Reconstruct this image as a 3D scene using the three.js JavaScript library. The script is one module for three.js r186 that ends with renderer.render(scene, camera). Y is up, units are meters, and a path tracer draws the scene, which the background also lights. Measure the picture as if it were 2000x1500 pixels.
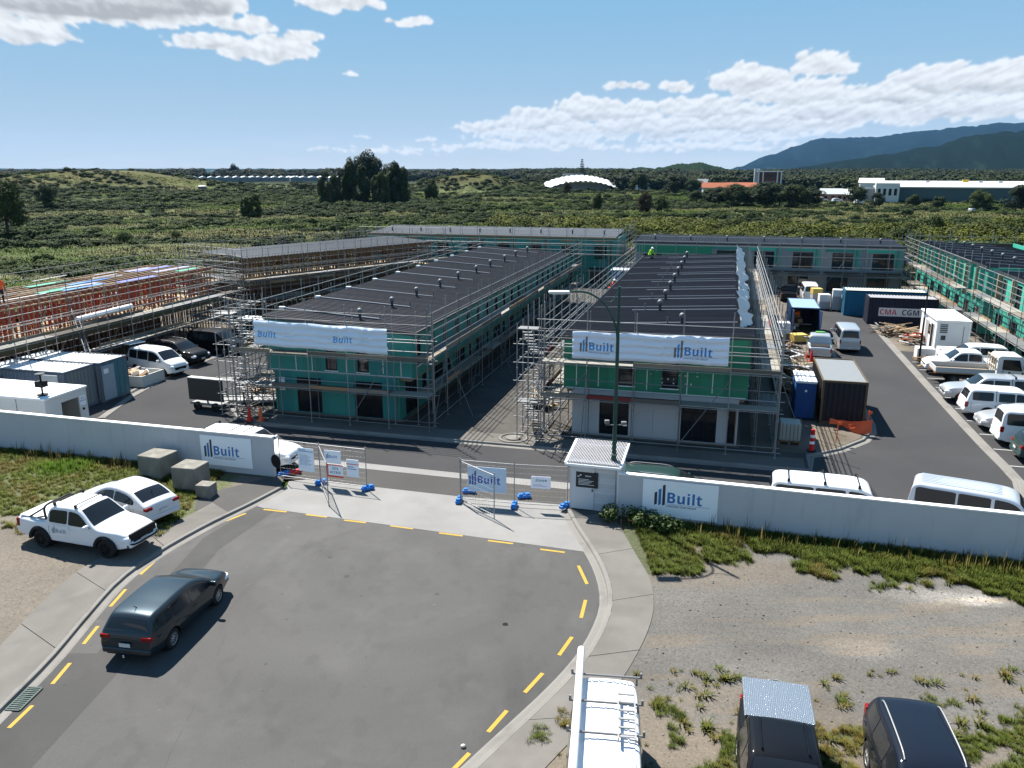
import * as THREE from 'three';
import { mergeGeometries, mergeVertices, toCreasedNormals } from 'three/addons/utils/BufferGeometryUtils.js';
import { RoundedBoxGeometry } from 'three/addons/geometries/RoundedBoxGeometry.js';
import { MarchingCubes } from 'three/addons/objects/MarchingCubes.js';
import { ImprovedNoise } from 'three/addons/math/ImprovedNoise.js';
import { Brush, Evaluator, SUBTRACTION } from 'three-bvh-csg';

// ---------- camera, sky, sun, exposure ----------
const R = Math.PI / 180;
const scene = new THREE.Scene();
const camera = new THREE.PerspectiveCamera(50.506, 4 / 3, 0.5, 30000);
camera.position.set(0, 14.3, 0);
camera.rotation.set(-14.73 * R, 0, 0);
scene.add(camera);
const renderer = new THREE.WebGLRenderer({ antialias: true });
renderer.toneMapping = THREE.LinearToneMapping;
renderer.toneMappingExposure = 2.5;
renderer.shadowMap.enabled = true;
const EXPO = 2.5;
// sun behind the site, to the left: shadows fall towards the camera and to the right
const SUN_AZ = 33 * R, SUN_EL = 54 * R;
const sunDir = new THREE.Vector3(-Math.sin(SUN_AZ) * Math.cos(SUN_EL), Math.sin(SUN_EL), -Math.cos(SUN_AZ) * Math.cos(SUN_EL));
const sun = new THREE.DirectionalLight(new THREE.Color().setRGB(1, 0.95, 0.87), 5);
sun.position.copy(sunDir).multiplyScalar(300).add(new THREE.Vector3(0, 0, -60));
sun.target.position.set(0, 0, -60);
sun.castShadow = true;
sun.shadow.radius = 1;
sun.shadow.mapSize.set(4096, 4096);
Object.assign(sun.shadow.camera, { left: -110, right: 110, top: 110, bottom: -110, near: 10, far: 700 });
scene.add(sun, sun.target);
scene.fog = new THREE.FogExp2(new THREE.Color().setRGB(0.24, 0.54, 1.0), 0.000026);

// ---------- small helpers ----------
function rng(seed) { let a = seed >>> 0; return () => { a |= 0; a = a + 0x6D2B79F5 | 0; let t = Math.imul(a ^ a >>> 15, 1 | a); t = t + Math.imul(t ^ t >>> 7, 61 | t) ^ t; return ((t ^ t >>> 14) >>> 0) / 4294967296; }; }
const clamp = (v, a = 0, b = 1) => v < a ? a : v > b ? b : v;
const lerp = (a, b, t) => a + (b - a) * t;
const smooth = (a, b, v) => { const t = clamp((v - a) / (b - a)); return t * t * (3 - 2 * t); };
// value noise on a hashed lattice, tileable with period p when p > 0
const HT = new Float32Array(65536); { const r = rng(77); for (let i = 0; i < 65536; i++) HT[i] = r(); }
function vn(x, y, p = 0) {
  let xi = Math.floor(x), yi = Math.floor(y); const fx = x - xi, fy = y - yi, u = fx * fx * (3 - 2 * fx), v = fy * fy * (3 - 2 * fy);
  let x1 = xi + 1, y1 = yi + 1;
  if (p) { xi = ((xi % p) + p) % p; x1 = ((x1 % p) + p) % p; yi = ((yi % p) + p) % p; y1 = ((y1 % p) + p) % p; }
  const h = (a, b) => HT[((a * 7919) ^ (b * 104729)) & 65535];
  const a = h(xi, yi), b = h(x1, yi), c = h(xi, y1), d = h(x1, y1);
  return a + (b - a) * u + (c - a) * v + (a - b - c + d) * u * v;
}
function fbm(x, y, o = 4, p = 0) { let s = 0, a = 0.5, n = 0; for (let i = 0; i < o; i++) { s += a * vn(x + i * 17 * (p ? 0 : 1), y + i * 31 * (p ? 0 : 1), p); n += a; x *= 2; y *= 2; p *= 2; a *= 0.5; } return s / n; }

// ---------- the sky: air and cumulus, computed for every direction ----------
{
  const W = 4096, H = 2048, data = new Float32Array(W * H * 4);
  const P = new ImprovedNoise();
  const n3 = (x, y, o) => { let s = 0, a = 1, n = 0; for (let i = 0; i < o; i++) { s += a * P.noise(x, y, 3.7 + i * 9.1); n += a; x *= 2.03; y *= 2.03; a *= 0.52; } return s / n; };
  // clouds: [azimuth, elevation, half width, half height, thickness] in degrees, azimuth to the right of the view axis
  const C = [
    [-24, 9.5, 7, 1.7, 1.7], [-27, 9.2, 5, 1.4, 1.6], [-20, 9.9, 4, 1.2, 1.4], [-29.5, 7.7, 3.2, 1.0, 1.3], [-18.6, 7.6, 3, 0.6, 1], [-16.8, 8.6, 1.6, .6, .9], [-33, 9.4, 5, 1.3, 1.4], [-19.3, 7.7, 2.6, 0.5, 0.9], [-15.6, 7.3, 3.7, 0.85, 1.25], [-13.7, 8.1, 1.5, 0.5, 0.9],
    [-11, 10.3, 3.4, 0.75, 1.1], [-6.6, 9.25, 1.5, 0.33, 0.9], [-10.4, 5.95, 0.7, 0.14, 0.6], [-4.5, 10.9, 2, 0.4, .9],
    [-1.6, 2.7, 2.4, 0.55, 1], [2.4, 3.2, 3.2, 0.8, 1.1], [5, 3.9, 2.4, 0.9, 1.2], [7.5, 5.2, 1.5, 0.35, 0.8], [11, 5.2, 1.2, 0.55, 1], [15.4, 5.5, 2.6, 1.05, 1.25], [19.5, 6.3, 2, 1, 1.25], [18.5, 4.6, 4.2, 1, 1],
    [24, 4.3, 3.2, 0.9, 1.2], [27, 5.1, 3.4, 1.1, 1.3], [31, 5.0, 3.8, 1.3, 1.3], [36, 4.6, 4, 1.2, 1.2], [3, 2.3, 6, 0.8, 1.1], [9.5, 2.75, 5.5, 1.0, 1.2], [8, 3.6, 3, .8, 1], [13, 3.8, 4, .9, 1.1], [17, 2.9, 6, 1.0, 1.2], [14, 2.1, 6, .6, 1], [23, 3.3, 6, 0.9, 1.1], [29, 3.6, 6, 1.0, 1.1], [20, 3.6, 4, .8, 1.1], [0, 1.5, 8, 0.3, 0.6], [12, 1.4, 8, 0.25, 0.55], [-9, 1.2, 3, 0.18, 0.4], [-13, 1.45, 0.8, 0.12, 0.5], [-6, 2.0, 1.0, 0.1, 0.5], [-9.8, 2.05, .7, .08, .5],
  ];
  const r = rng(5);
  for (let i = 0; i < 95; i++) {           // the same kind of cloud goes on all round
    const az = 42 + r() * 276, el = 1.2 + 34 * r() ** 2.2, k = (0.6 + r()) * (1 + el / 14);
    C.push([az > 180 ? az - 360 : az, el, 3.2 * k, 0.75 * k, 0.8 + 0.5 * r()]);
  }
  const bins = Array.from({ length: 72 }, () => []);
  for (const c of C) for (let b = 0; b < 72; b++) { let d = Math.abs(-180 + 5 * b + 2.5 - c[0]); if (d > 180) d = 360 - d; if (d < c[2] * 1.9 + 5) bins[b].push(c); }
  const L = new THREE.Color(), top = [0.085, 0.245, 0.55], mid = [0.19, 0.475, 0.76], low = [0.66, 0.735, 0.775];
  for (let y = 0; y < H; y++) {
    const el = ((y + 0.5) / H - 0.5) * 180, e = Math.max(el, 0);
    const t1 = 1 - Math.exp(-e / 6.0), t2 = smooth(6, 70, e);
    for (let x = 0; x < W; x++) {
      let az = ((x + 0.5) / W - 0.25) * 360; if (az > 180) az -= 360;
      const i = (y * W + x) * 4;
      const col = [0, 1, 2].map((k) => lerp(lerp(low[k], mid[k], t1), top[k], t2));
      if (el > -0.5 && el < 62) {
        // a thin veil low over the horizon, then the heaps
        const veil = smooth(3.2, 0.3, e) * (0.35 + 0.5 * smooth(-0.25, 0.35, n3(az * 0.12, el * 0.9, 3)));
        for (let k = 0; k < 3; k++) col[k] = lerp(col[k], [0.70, 0.78, 0.84][k], veil * 0.75);
        let d = -1, under = 0, core = 0;
        const bin = bins[Math.min(71, Math.floor((az + 180) / 5))];
        if (bin.length) {
          const sc = 1 / (1 + e / 16), wx = n3(az * 0.55 * sc, el * 0.8 * sc, 3) * 1.1, wy = n3(az * 0.6 * sc + 40, el * 0.9 * sc, 3) * 0.55;
          for (const c of bin) {
            let da = az + wx - c[0]; if (da > 180) da -= 360; if (da < -180) da += 360;
            const de = el + wy - c[1], q = (da / c[2]) ** 2 + (de > 0 ? (de / c[3]) ** 2 : (de / (c[3] * 0.75)) ** 2);
            if (q < 2.6) { const v = (1 - q) * c[4]; if (v > d) { d = v; under = clamp(0.5 - de / c[3] * 0.6); } core += Math.max(0, v); }
          }
          if (d > -0.9) {
            const fine = n3(az * 1.9 * sc, el * 2.7 * sc, 7) * 1.15;
            const puff = d + fine * 1.15;
            const a = smooth(0.0, 0.26, puff);
            if (a > 0) {
              const relief = n3((az - 0.1) * 1.9 * sc, (el + 0.17) * 2.7 * sc, 6) * 1.15 - fine;
              const thick = smooth(0.5, 1.6, core + fine * 0.6);
              let b = 0.93 + 0.13 * clamp(-relief * 3.2 + 0.25, -1, 1) - 0.32 * thick * smooth(0.3, 0.95, under) - 0.08 * under;
              if (e > 8.6 && az < -17 && az > -40) b -= 0.22 * thick;
              b = clamp(b, 0.5, 1.04);
              const cc = [b * 0.95, b * 0.975, b * 1.0];
              const air = 0.22 * Math.exp(-e / 3);
              for (let k = 0; k < 3; k++) col[k] = lerp(col[k], lerp(cc[k], col[k], air), a * 0.97);
            }
          }
        }
      }
      for (let k = 0; k < 3; k++) data[i + k] = col[k] / EXPO;
      data[i + 3] = 1;
    }
  }
  const t = new THREE.DataTexture(data, W, H, THREE.RGBAFormat, THREE.FloatType);
  t.mapping = THREE.EquirectangularReflectionMapping; t.magFilter = THREE.LinearFilter; t.needsUpdate = true;
  scene.background = t; scene.environment = t;
}

// ---------- names, things, parts ----------
const TH = 14.7 * R, cT = Math.cos(TH), sT = Math.sin(TH);
// the site's own grid: s runs to the right along the building fronts, t runs away from the road
const ST = (s, t) => [s * cT + t * sT, s * sT - t * cT];
const used = new Map();
function numbered(n) { const k = used.get(n) ?? 0; used.set(n, k + 1); return k ? n + '_' + String(k).padStart(3, '0') : n; }
function tag(o, label, category, group) { o.userData.label = label; o.userData.category = category; if (group) o.userData.group = group; return o; }
function thing(name, label, category, x = 0, y = 0, z = 0, turn = 0, group) {
  const o = new THREE.Group(); o.name = numbered(name); o.position.set(x, y, z); o.rotation.y = turn; scene.add(o); return tag(o, label, category, group);
}
function siteThing(name, label, category, s, t, turn = 0, group, y = 0) { const [x, z] = ST(s, t); return thing(name, label, category, x, y, z, -TH + turn, group); }
function mesh(name, geo, mat, parent) { const m = new THREE.Mesh(geo, mat); m.name = parent ? name : numbered(name); (parent ?? scene).add(m); return m; }
function struct(name, geo, mat, parent) { const m = mesh(name, geo, mat, parent); if (!parent) m.userData.kind = 'structure'; return m; }
function stuff(o) { o.userData.kind = 'stuff'; return o; }
function solo(name, geo, mat, label, category, x, y, z, turn = 0, group) { const m = mesh(name, geo, mat); m.position.set(x, y, z); m.rotation.y = turn; return tag(m, label, category, group); }
function copyOf(o, label, x, y, z, turn, group) {
  const c = o.clone(); c.name = numbered(o.name.replace(/_\d{3}$/, '')); c.userData = { ...o.userData, label }; if (group) c.userData.group = group; c.position.set(x, y, z); c.rotation.y = turn; scene.add(c); return c;
}

// ---------- geometry ----------
const box = (w, h, d, x = 0, y = 0, z = 0) => new THREE.BoxGeometry(w, h, d).translate(x, y, z);
const rbox = (w, h, d, r, x = 0, y = 0, z = 0, seg = 2) => new RoundedBoxGeometry(w, h, d, seg, r).translate(x, y, z);
const V = (x, y, z) => new THREE.Vector3(x, y, z);
function bar(a, b, r, n = 6, r2 = r) {       // a round bar between two points
  a = a.isVector3 ? a : V(...a); b = b.isVector3 ? b : V(...b);
  const d = b.clone().sub(a), g = new THREE.CylinderGeometry(r2, r, d.length(), n);
  g.applyQuaternion(new THREE.Quaternion().setFromUnitVectors(V(0, 1, 0), d.normalize())); return g.translate((a.x + b.x) / 2, (a.y + b.y) / 2, (a.z + b.z) / 2);
}
function beam(a, b, w, h) {                  // a square timber between two points, w across, h upright
  a = V(...a); b = V(...b); const d = b.clone().sub(a), g = new THREE.BoxGeometry(d.length(), h, w);
  const m = new THREE.Matrix4(), xx = d.clone().normalize(), up = Math.abs(xx.y) > 0.98 ? V(1, 0, 0) : V(0, 1, 0), zz = xx.clone().cross(up).normalize(), yy = zz.clone().cross(xx);
  return g.applyMatrix4(m.makeBasis(xx, yy, zz)).translate((a.x + b.x) / 2, (a.y + b.y) / 2, (a.z + b.z) / 2);
}
const cyl = (r, h, x, y, z, n = 16, r2 = r) => new THREE.CylinderGeometry(r2, r, h, n).translate(x, y, z);
const tube = (pts, r, seg = 20, n = 6) => new THREE.TubeGeometry(new THREE.CatmullRomCurve3(pts.map((p) => V(...p))), seg, r, n);
function clean(g) { g = g.index ? g.toNonIndexed() : g; for (const k of Object.keys(g.attributes)) if (!['position', 'normal', 'uv'].includes(k)) g.deleteAttribute(k); if (!g.attributes.uv) g.setAttribute('uv', new THREE.BufferAttribute(new Float32Array(g.attributes.position.count * 2), 2)); return g; }
const join = (list) => mergeGeometries(list.map(clean));
function flat(pts, y = 0, uvs = 1) {         // a level sheet from [x, z] corners, uv in metres
  const sh = new THREE.Shape(pts.map(([x, z]) => new THREE.Vector2(x, -z))); const g = new THREE.ShapeGeometry(sh, 4); g.rotateX(-Math.PI / 2); g.translate(0, y, 0);
  const p = g.attributes.position, uv = g.attributes.uv; for (let i = 0; i < p.count; i++) uv.setXY(i, p.getX(i) * uvs, -p.getZ(i) * uvs); return g;
}
function slab(pts, y0, y1, bev = 0) {        // an upright prism over [x, z] corners
  const sh = new THREE.Shape(pts.map(([x, z]) => new THREE.Vector2(x, -z)));
  const g = new THREE.ExtrudeGeometry(sh, { depth: y1 - y0 - 2 * bev, bevelEnabled: bev > 0, bevelSize: bev, bevelThickness: bev, bevelSegments: 1, bevelOffset: -bev, curveSegments: 4 });
  return g.rotateX(-Math.PI / 2).translate(0, y0 + bev, 0);
}
const stPoly = (list) => list.map(([s, t]) => ST(s, t));
function boxUV(g, k = 1) {                   // uv in metres from the dominant axis of each face
  g = g.index ? g.toNonIndexed() : g; const p = g.attributes.position, n = g.attributes.normal, uv = new Float32Array(p.count * 2);
  for (let i = 0; i < p.count; i++) { const ax = Math.abs(n.getX(i)), ay = Math.abs(n.getY(i)), az = Math.abs(n.getZ(i)); const u = ay > ax && ay > az ? [p.getX(i), p.getZ(i)] : ax > az ? [p.getZ(i), p.getY(i)] : [p.getX(i), p.getY(i)]; uv[2 * i] = u[0] * k; uv[2 * i + 1] = u[1] * k; }
  g.setAttribute('uv', new THREE.BufferAttribute(uv, 2)); return g;
}
function offsetLine(pts, d) {                // a polyline moved sideways by d
  return pts.map((p, i) => { const a = pts[Math.max(0, i - 1)], b = pts[Math.min(pts.length - 1, i + 1)]; let tx = b[0] - a[0], tz = b[1] - a[1]; const l = Math.hypot(tx, tz); return [p[0] - tz / l * d, p[1] + tx / l * d]; });
}
function spline(pts, n) { const c = new THREE.CatmullRomCurve3(pts.map(([x, z]) => V(x, 0, z)), false, 'centripetal'); return c.getSpacedPoints(n).map((p) => [p.x, p.z]); }
function sweep(line, prof) {                 // a profile [[across, up], ...] swept along a polyline [x, z]
  const rows = prof.map(([d]) => offsetLine(line, d)), pos = [], uv = [], idx = []; let len = 0;
  line.forEach((p, i) => { if (i) len += Math.hypot(p[0] - line[i - 1][0], p[1] - line[i - 1][1]); prof.forEach(([d, h], j) => { pos.push(rows[j][i][0], h, rows[j][i][1]); uv.push(len, d + h); }); });
  const m = prof.length; for (let i = 0; i + 1 < line.length; i++) for (let j = 0; j + 1 < m; j++) { const a = i * m + j; idx.push(a, a + m, a + 1, a + 1, a + m, a + m + 1); }
  const g = new THREE.BufferGeometry(); g.setAttribute('position', new THREE.Float32BufferAttribute(pos, 3)); g.setAttribute('uv', new THREE.Float32BufferAttribute(uv, 2)); g.setIndex(idx);
  const f = g.toNonIndexed(); f.computeVertexNormals(); return f;
}

// ---------- materials ----------
const lin = (r, g, b) => new THREE.Color().setRGB(r, g, b);
function M(c, rough = 0.8, o = {}) { return new THREE.MeshPhysicalMaterial({ color: Array.isArray(c) ? lin(...c) : new THREE.Color(c), roughness: rough, specularIntensity: 0.4, ...o }); }
function tex(W, H, fn, srgb = true, wrap = true) {   // fn(x, y, u, v) gives linear rgb 0..1
  const d = new Uint8Array(W * H * 4), enc = (c) => srgb ? (c <= 0.0031308 ? 12.92 * c : 1.055 * c ** (1 / 2.4) - 0.055) : c;
  for (let y = 0; y < H; y++) for (let x = 0; x < W; x++) { const c = fn(x, y, (x + 0.5) / W, (y + 0.5) / H), i = (y * W + x) * 4; for (let k = 0; k < 3; k++) d[i + k] = clamp(Math.round(255 * enc(clamp(c[k]))), 0, 255); d[i + 3] = 255; }
  const t = new THREE.DataTexture(d, W, H); if (srgb) t.colorSpace = THREE.SRGBColorSpace; t.magFilter = THREE.LinearFilter; t.minFilter = THREE.LinearMipmapLinearFilter; t.generateMipmaps = true; if (wrap) t.wrapS = t.wrapT = THREE.RepeatWrapping; t.needsUpdate = true; return t;
}
// a tile of speckled ground: base colour, size in metres, coarse and fine contrast
function ground(base, size, coarse, fine, o = {}) {
  const N = o.N ?? 512, r = rng(o.seed ?? 3), sp = new Float32Array(N * N); for (let i = 0; i < sp.length; i++) sp[i] = r();
  const KA = 0.5; base = base.map((q) => q * KA);
  const tint = (o.tint ?? base.map((q) => q / KA)).map((q) => q * KA);
  const t = tex(N, N, (x, y, u, v) => {
    const c = fbm(u * 4, v * 4, 5, 4) - 0.5, c2 = fbm(u * 7 + 0.5, v * 7, 4, 7), s = sp[y * N + x] * 0.5 + sp[(y >> 1 << 1) * N + (x >> 1 << 1)] * 0.5 - 0.5;
    const k = 1 + coarse * 2 * c + fine * 2 * s, m = smooth(0.35, 0.7, c2) * (o.mix ?? 0.5); return [0, 1, 2].map((i) => lerp(base[i], tint[i], m) * k);
  });
  t.repeat.set(1 / size, 1 / size);
  return new THREE.MeshPhysicalMaterial({ map: t, roughness: o.rough ?? 0.92, specularIntensity: 0.15, ...(o.bump ? { bumpMap: t, bumpScale: o.bump } : {}) });
}
const MAT = {
  white: M([0.78, 0.79, 0.8], 0.35), whiteMatt: M([0.74, 0.75, 0.76], 0.7), black: M([0.012, 0.012, 0.014], 0.45), rubber: M([0.018, 0.018, 0.019], 0.85),
  steel: M([0.27, 0.275, 0.28], 0.5, { metalness: 0.5 }), steelDull: M([0.17, 0.175, 0.18], 0.6, { metalness: 0.4 }), darkSteel: M([0.05, 0.055, 0.06], 0.5, { metalness: 0.3 }),
  glassDark: new THREE.MeshPhysicalMaterial({ color: lin(0.012, 0.014, 0.017), roughness: 0.1, specularIntensity: 0.4, clearcoat: 0.45, clearcoatRoughness: 0.03 }),
  chrome: M([0.62, 0.63, 0.65], 0.18, { metalness: 1 }), red: M([0.35, 0.02, 0.015], 0.3), orange: M([0.7, 0.11, 0.02], 0.6), blue: M([0.02, 0.16, 0.5], 0.45),
  pine: M([0.25, 0.16, 0.085], 0.75), pineDark: M([0.13, 0.075, 0.042], 0.8), pinePale: M([0.34, 0.265, 0.17], 0.75), ply: M([0.26, 0.19, 0.115], 0.8),
  lamp: M([0.75, 0.77, 0.8], 0.1), tail: M([0.2, 0.008, 0.008], 0.15),
};

// ---------- ground ----------
const inSite = (s, t) => Math.min(smooth(-66, -57, s), smooth(52, 44, s), smooth(118, 112, t), 1);
const humps = [[-26.3, 560, 12.5, 75, 34], [-22.5, 600, 8, 40, 30], [-1.6, 520, 8.5, 30, 30], [-4.6, 540, 7.5, 30, 30], [-31, 500, 7, 50, 40], [4.5, 640, 8, 60, 30], [26, 480, 4, 60, 40]];
function landY(x, z) {
  const s = x * cT + z * sT, t = x * sT - z * cT, k = inSite(s, t), r = Math.hypot(x, z);
  const az = Math.atan2(x, -z) / R;
  let h = (fbm(x / 42, z / 42, 4) - 0.42) * 3.2 * smooth(112, 170, r) + (fbm(x / 190 + 9, z / 190, 3) - 0.5) * 7 * smooth(160, 420, r);
  for (const [a, rr, hh, wa, wr] of humps) { const da = (az - a) * R * rr, dr = r - rr; h += hh * Math.exp(-((da / wa) ** 2) - (dr / wr) ** 2); }
  h *= lerp(1, 0.35, smooth(700, 1500, r));
  return lerp(h, -0.12, k);
}
// what grows where on the open land: 0 pale grass .. 1 dark scrub, and a bright green share
const scrubAt = (x, z) => { return fbm(x / 34 + 3, z / 15 + 8, 5) * 0.75 + fbm(x / 110, z / 60 + 20, 3) * 0.35 + 0.06 * smooth(300, 620, -z); };
const brightAt = (x, z) => fbm(x / 50 + 31, z / 18 + 7, 4);
{
  const az = []; for (let a = -180; a < -46; a += 4) az.push(a); for (let a = -46; a < 46; a += 0.2) az.push(a); for (let a = 46; a <= 180; a += 4) az.push(a); az[az.length - 1] = 180;
  const rs = [0, 12]; while (rs.at(-1) < 9600) rs.push(rs.at(-1) * (rs.at(-1) < 900 ? 1.035 : 1.09));
  const pos = [], col = [], uv = [], idx = [], n = az.length;
  for (const r of rs) for (const a of az) {
    const x = Math.sin(a * R) * r, z = -Math.cos(a * R) * r; pos.push(x, landY(x, z), z); uv.push(x, z);
    const k = scrubAt(x, z), b = brightAt(x, z), dry = smooth(0.5, 0.7, fbm(x / 70 + 50, z / 40, 3));
    const pale = [0.2 + 0.03 * dry, 0.235, 0.1], green = [0.095, 0.16, 0.024], dark = [0.038, 0.062, 0.018];
    const g = smooth(0.46, 0.6, b), d = smooth(0.5, 0.66, k); const hump = smooth(3.5, 9, landY(x, z)) * (r > 300 && r < 760 ? 1 : 0);
    for (let i = 0; i < 3; i++) { let c = lerp(lerp(pale[i], green[i], g), dark[i], d); c = lerp(c, [0.17, 0.15, 0.065][i], hump * 0.65); c = lerp(c, [0.05, 0.068, 0.034][i], smooth(0, 260, -z - 760 + 500 * (fbm(x / 300, z / 300, 3) - 0.5))); col.push(c * (0.85 + 0.3 * fbm(x / 6, z / 6, 2))); }
  }
  for (let j = 0; j + 1 < rs.length; j++) for (let i = 0; i + 1 < n; i++) { const a = j * n + i; idx.push(a, a + 1, a + n, a + 1, a + n + 1, a + n); }
  const g = new THREE.BufferGeometry(); g.setAttribute('position', new THREE.Float32BufferAttribute(pos, 3)); g.setAttribute('color', new THREE.Float32BufferAttribute(col, 3)); g.setAttribute('uv', new THREE.Float32BufferAttribute(uv, 2)); g.setIndex(idx); g.computeVertexNormals();
  const m = ground([0.85, 0.85, 0.85], 9, 0.35, 0.45, { seed: 8, bump: 0.12, tint: [1, 0.98, 0.9] }); m.vertexColors = true; m.side = THREE.DoubleSide; m.roughness = 1;
  struct('terrain', g, m);
}

// the road's turning head and what lies round it
const kerbL = spline([[-10.6, -35.3], [-11.4, -33.5], [-12.7, -30.9], [-13.65, -28.3], [-14.0, -26.4], [-13.95, -24], [-13.82, -21.5], [-13.9, -19.1], [-14, -16], [-14.1, -8], [-14.1, 14]], 60);
const kerbR = spline([[2.3, -33.2], [2.6, -31.1], [3.02, -29], [3.25, -27.5], [3.33, -26], [3.2, -24.6], [2.72, -23], [2.1, -21.6], [1.2, -20.1], [0.15, -18.6], [-0.95, -17.05], [-3.4, -13.4], [-4.8, -10], [-5.4, -5], [-5.4, 14]], 70);
const MG = {};
{
  const N = 1536, r = rng(21), spots = Array.from({ length: 150 }, () => [r(), r(), r() ** 2 * 0.005 + 0.0006, r()]);
  const sp = new Float32Array(N * N); for (let i = 0; i < sp.length; i++) sp[i] = r();
  const x0 = -15, w = 20, z0 = -37, d = 50;
  const EDGE = [[-33.2, -10.15], [-29, -11.44], [-20.6, -11.63], [-17, -11.9], [10, -13.2]], LEFT = [[-33.2, -11.25], [-30.1, -12.4], [-22, -12.7]];
  const arcs = Array.from({ length: 11 }, () => [-5 + (r() - 0.5) * 14, -24 + (r() - 0.5) * 14, 5 + 11 * r(), 0.16 + 0.14 * r(), 0.04 + 0.07 * r()]), cracks = [[-9.4, -27, -8.6, -17], [-7.5, -21, -3.2, -20.2]];
  const t = tex(N, N, (x, y, u, v) => {
    const X = x0 + u * w, Z = z0 + v * d;
    // the newer dark strip of seal along the left side
    const pl = (q) => { let i = 1; while (i < q.length - 1 && q[i][0] < Z) i++; const [p, x1] = q[i - 1], [p2, x2] = q[i]; return lerp(x1, x2, clamp((Z - p) / (p2 - p))); }, edge = pl(EDGE), left = Z < -22 ? pl(LEFT) : -15;
    const strip = (X < edge - 0.02 && X > left && Z > -33.2) ? 1 : 0;
    const swirl = fbm(Math.hypot(X + 5, Z + 27) * 1.3, Math.atan2(Z + 27, X + 5) * 1.2, 3), big = fbm(X / 3.2, Z / 3.2, 5), fine = sp[y * N + x];
    let k = strip ? 0.64 : 1; k *= 0.9 + 0.3 * (big - 0.5) + 0.2 * (swirl - 0.5); k *= 1 + 0.2 * (fine - 0.5);
    k *= 1 + 0.12 * smooth(0.55, 0.8, fbm(X / 1.1 + 7, Z / 1.1, 4)) - 0.1 * smooth(0.58, 0.75, fbm(X / 0.5 + 3, Z / 0.8 + 9, 4));
    // tyre arcs where cars swing round the head, and dust carried out of the gate
    for (const [cx, cz, q, wd, am] of arcs) { const e = Math.abs(Math.hypot(X - cx, Z - cz) - q); if (e < wd) k *= 1 - am * (1 - e / wd) * smooth(0.3, 0.7, fbm(X * 1.7 + q, Z * 1.7, 3)); }
    k *= 1 + 0.16 * smooth(0.45, 0.75, fbm(X * 0.8 + 60, Z * 0.5, 4)) * smooth(-24, -31, Z);
    if (!strip) k *= 1 - 0.22 * smooth(0.5, 0.8, fbm(X * 1.2 + 30, Z * 0.25, 3)) * smooth(0.8, 2.9, X - (Z < -26 ? 0 : (Z + 26) * -0.42));
    for (const [a, b, q, c] of spots) { const e = Math.hypot((u - a) * w, (v - b) * d) / w; if (e < q) k *= c > 0.5 ? 1.28 : 0.62; }
    for (const [ax, az, bx, bz] of cracks) { const t = clamp(((X - ax) * (bx - ax) + (Z - az) * (bz - az)) / ((bx - ax) ** 2 + (bz - az) ** 2)), e = Math.hypot(X - lerp(ax, bx, t) + 0.25 * (fbm(t * 9, ax, 3) - 0.5), Z - lerp(az, bz, t) + 0.25 * (fbm(t * 9 + 5, az, 3) - 0.5)); if (e < 0.018) k *= 0.8; }
    if (Math.abs(X - edge) < 0.03 && Z > -33.2) k *= 0.7;
    return [0.0595 * k, 0.058 * k, 0.0565 * k];
  }, true, false);
  MG.road = new THREE.MeshStandardMaterial({ map: t, roughness: 0.9 });
  const pts = [...kerbL.slice().reverse(), ...kerbR]; const g = flat(pts, 0); const uv = g.attributes.uv, p = g.attributes.position;
  for (let i = 0; i < p.count; i++) uv.setXY(i, (p.getX(i) - x0) / w, (p.getZ(i) - z0) / d);
  struct('road', g, MG.road);
}
MG.asphalt = ground([0.088, 0.088, 0.092], 14, 0.16, 0.12, { N: 1024, seed: 5, tint: [0.1, 0.1, 0.102] });
MG.concrete = ground([0.235, 0.222, 0.2], 6, 0.14, 0.07, { seed: 9, tint: [0.2, 0.185, 0.165], rough: 0.85 });
MG.path = ground([0.272, 0.256, 0.236], 5, 0.2, 0.08, { N: 1024, seed: 19, tint: [0.225, 0.21, 0.192], rough: 0.88 });
MG.apron = ground([0.405, 0.4, 0.39], 7, 0.12, 0.06, { seed: 12, tint: [0.36, 0.35, 0.335], rough: 0.85 });
MG.gravel = ground([0.15, 0.142, 0.13], 6, 0.22, 0.4, { N: 1024, seed: 15, tint: [0.11, 0.106, 0.1], bump: 0.02 });
MG.dirt = ground([0.22, 0.185, 0.145], 8, 0.25, 0.35, { N: 1024, seed: 17, tint: [0.28, 0.25, 0.21], bump: 0.02 });
MG.kerb = ground([0.36, 0.345, 0.32], 4, 0.2, 0.08, { seed: 23, tint: [0.27, 0.255, 0.235], rough: 0.85 });
MG.yellow = M([0.36, 0.235, 0.04], 0.8); MG.lineWhite = M([0.36, 0.36, 0.35], 0.8);
struct('site_ground', flat(stPoly([[-57, 32.6], [44, 32.6], [44, 113], [-57, 113]]), -0.02), MG.dirt);
struct('site_road', flat(stPoly([[-44, 32.8], [14, 32.8], [20.6, 33.4], [20.6, 70], [14, 71], [14, 101], [-44, 101]]), 0.0), MG.asphalt);
struct('entry_apron', flat([[-11.6, -33.5], [-10.9, -33.06], [2.9, -28.8], [2.55, -31.2], [2.25, -33.4], [-2.55, -34.4], [-9.8, -36.45], [-10.6, -36.2], [-10.5, -35.2]], 0.008), MG.apron);
struct('entry_seal', flat([[-9.8, -36.47], [-2.55, -34.42], [2.25, -33.42], [2.8, -35.1], [-2.7, -36.6], [-7.6, -37.95], [-11.7, -38.7], [-10.9, -36.5]], 0.006), ground([0.125, 0.122, 0.117], 8, 0.12, 0.1, { seed: 31 }));
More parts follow.
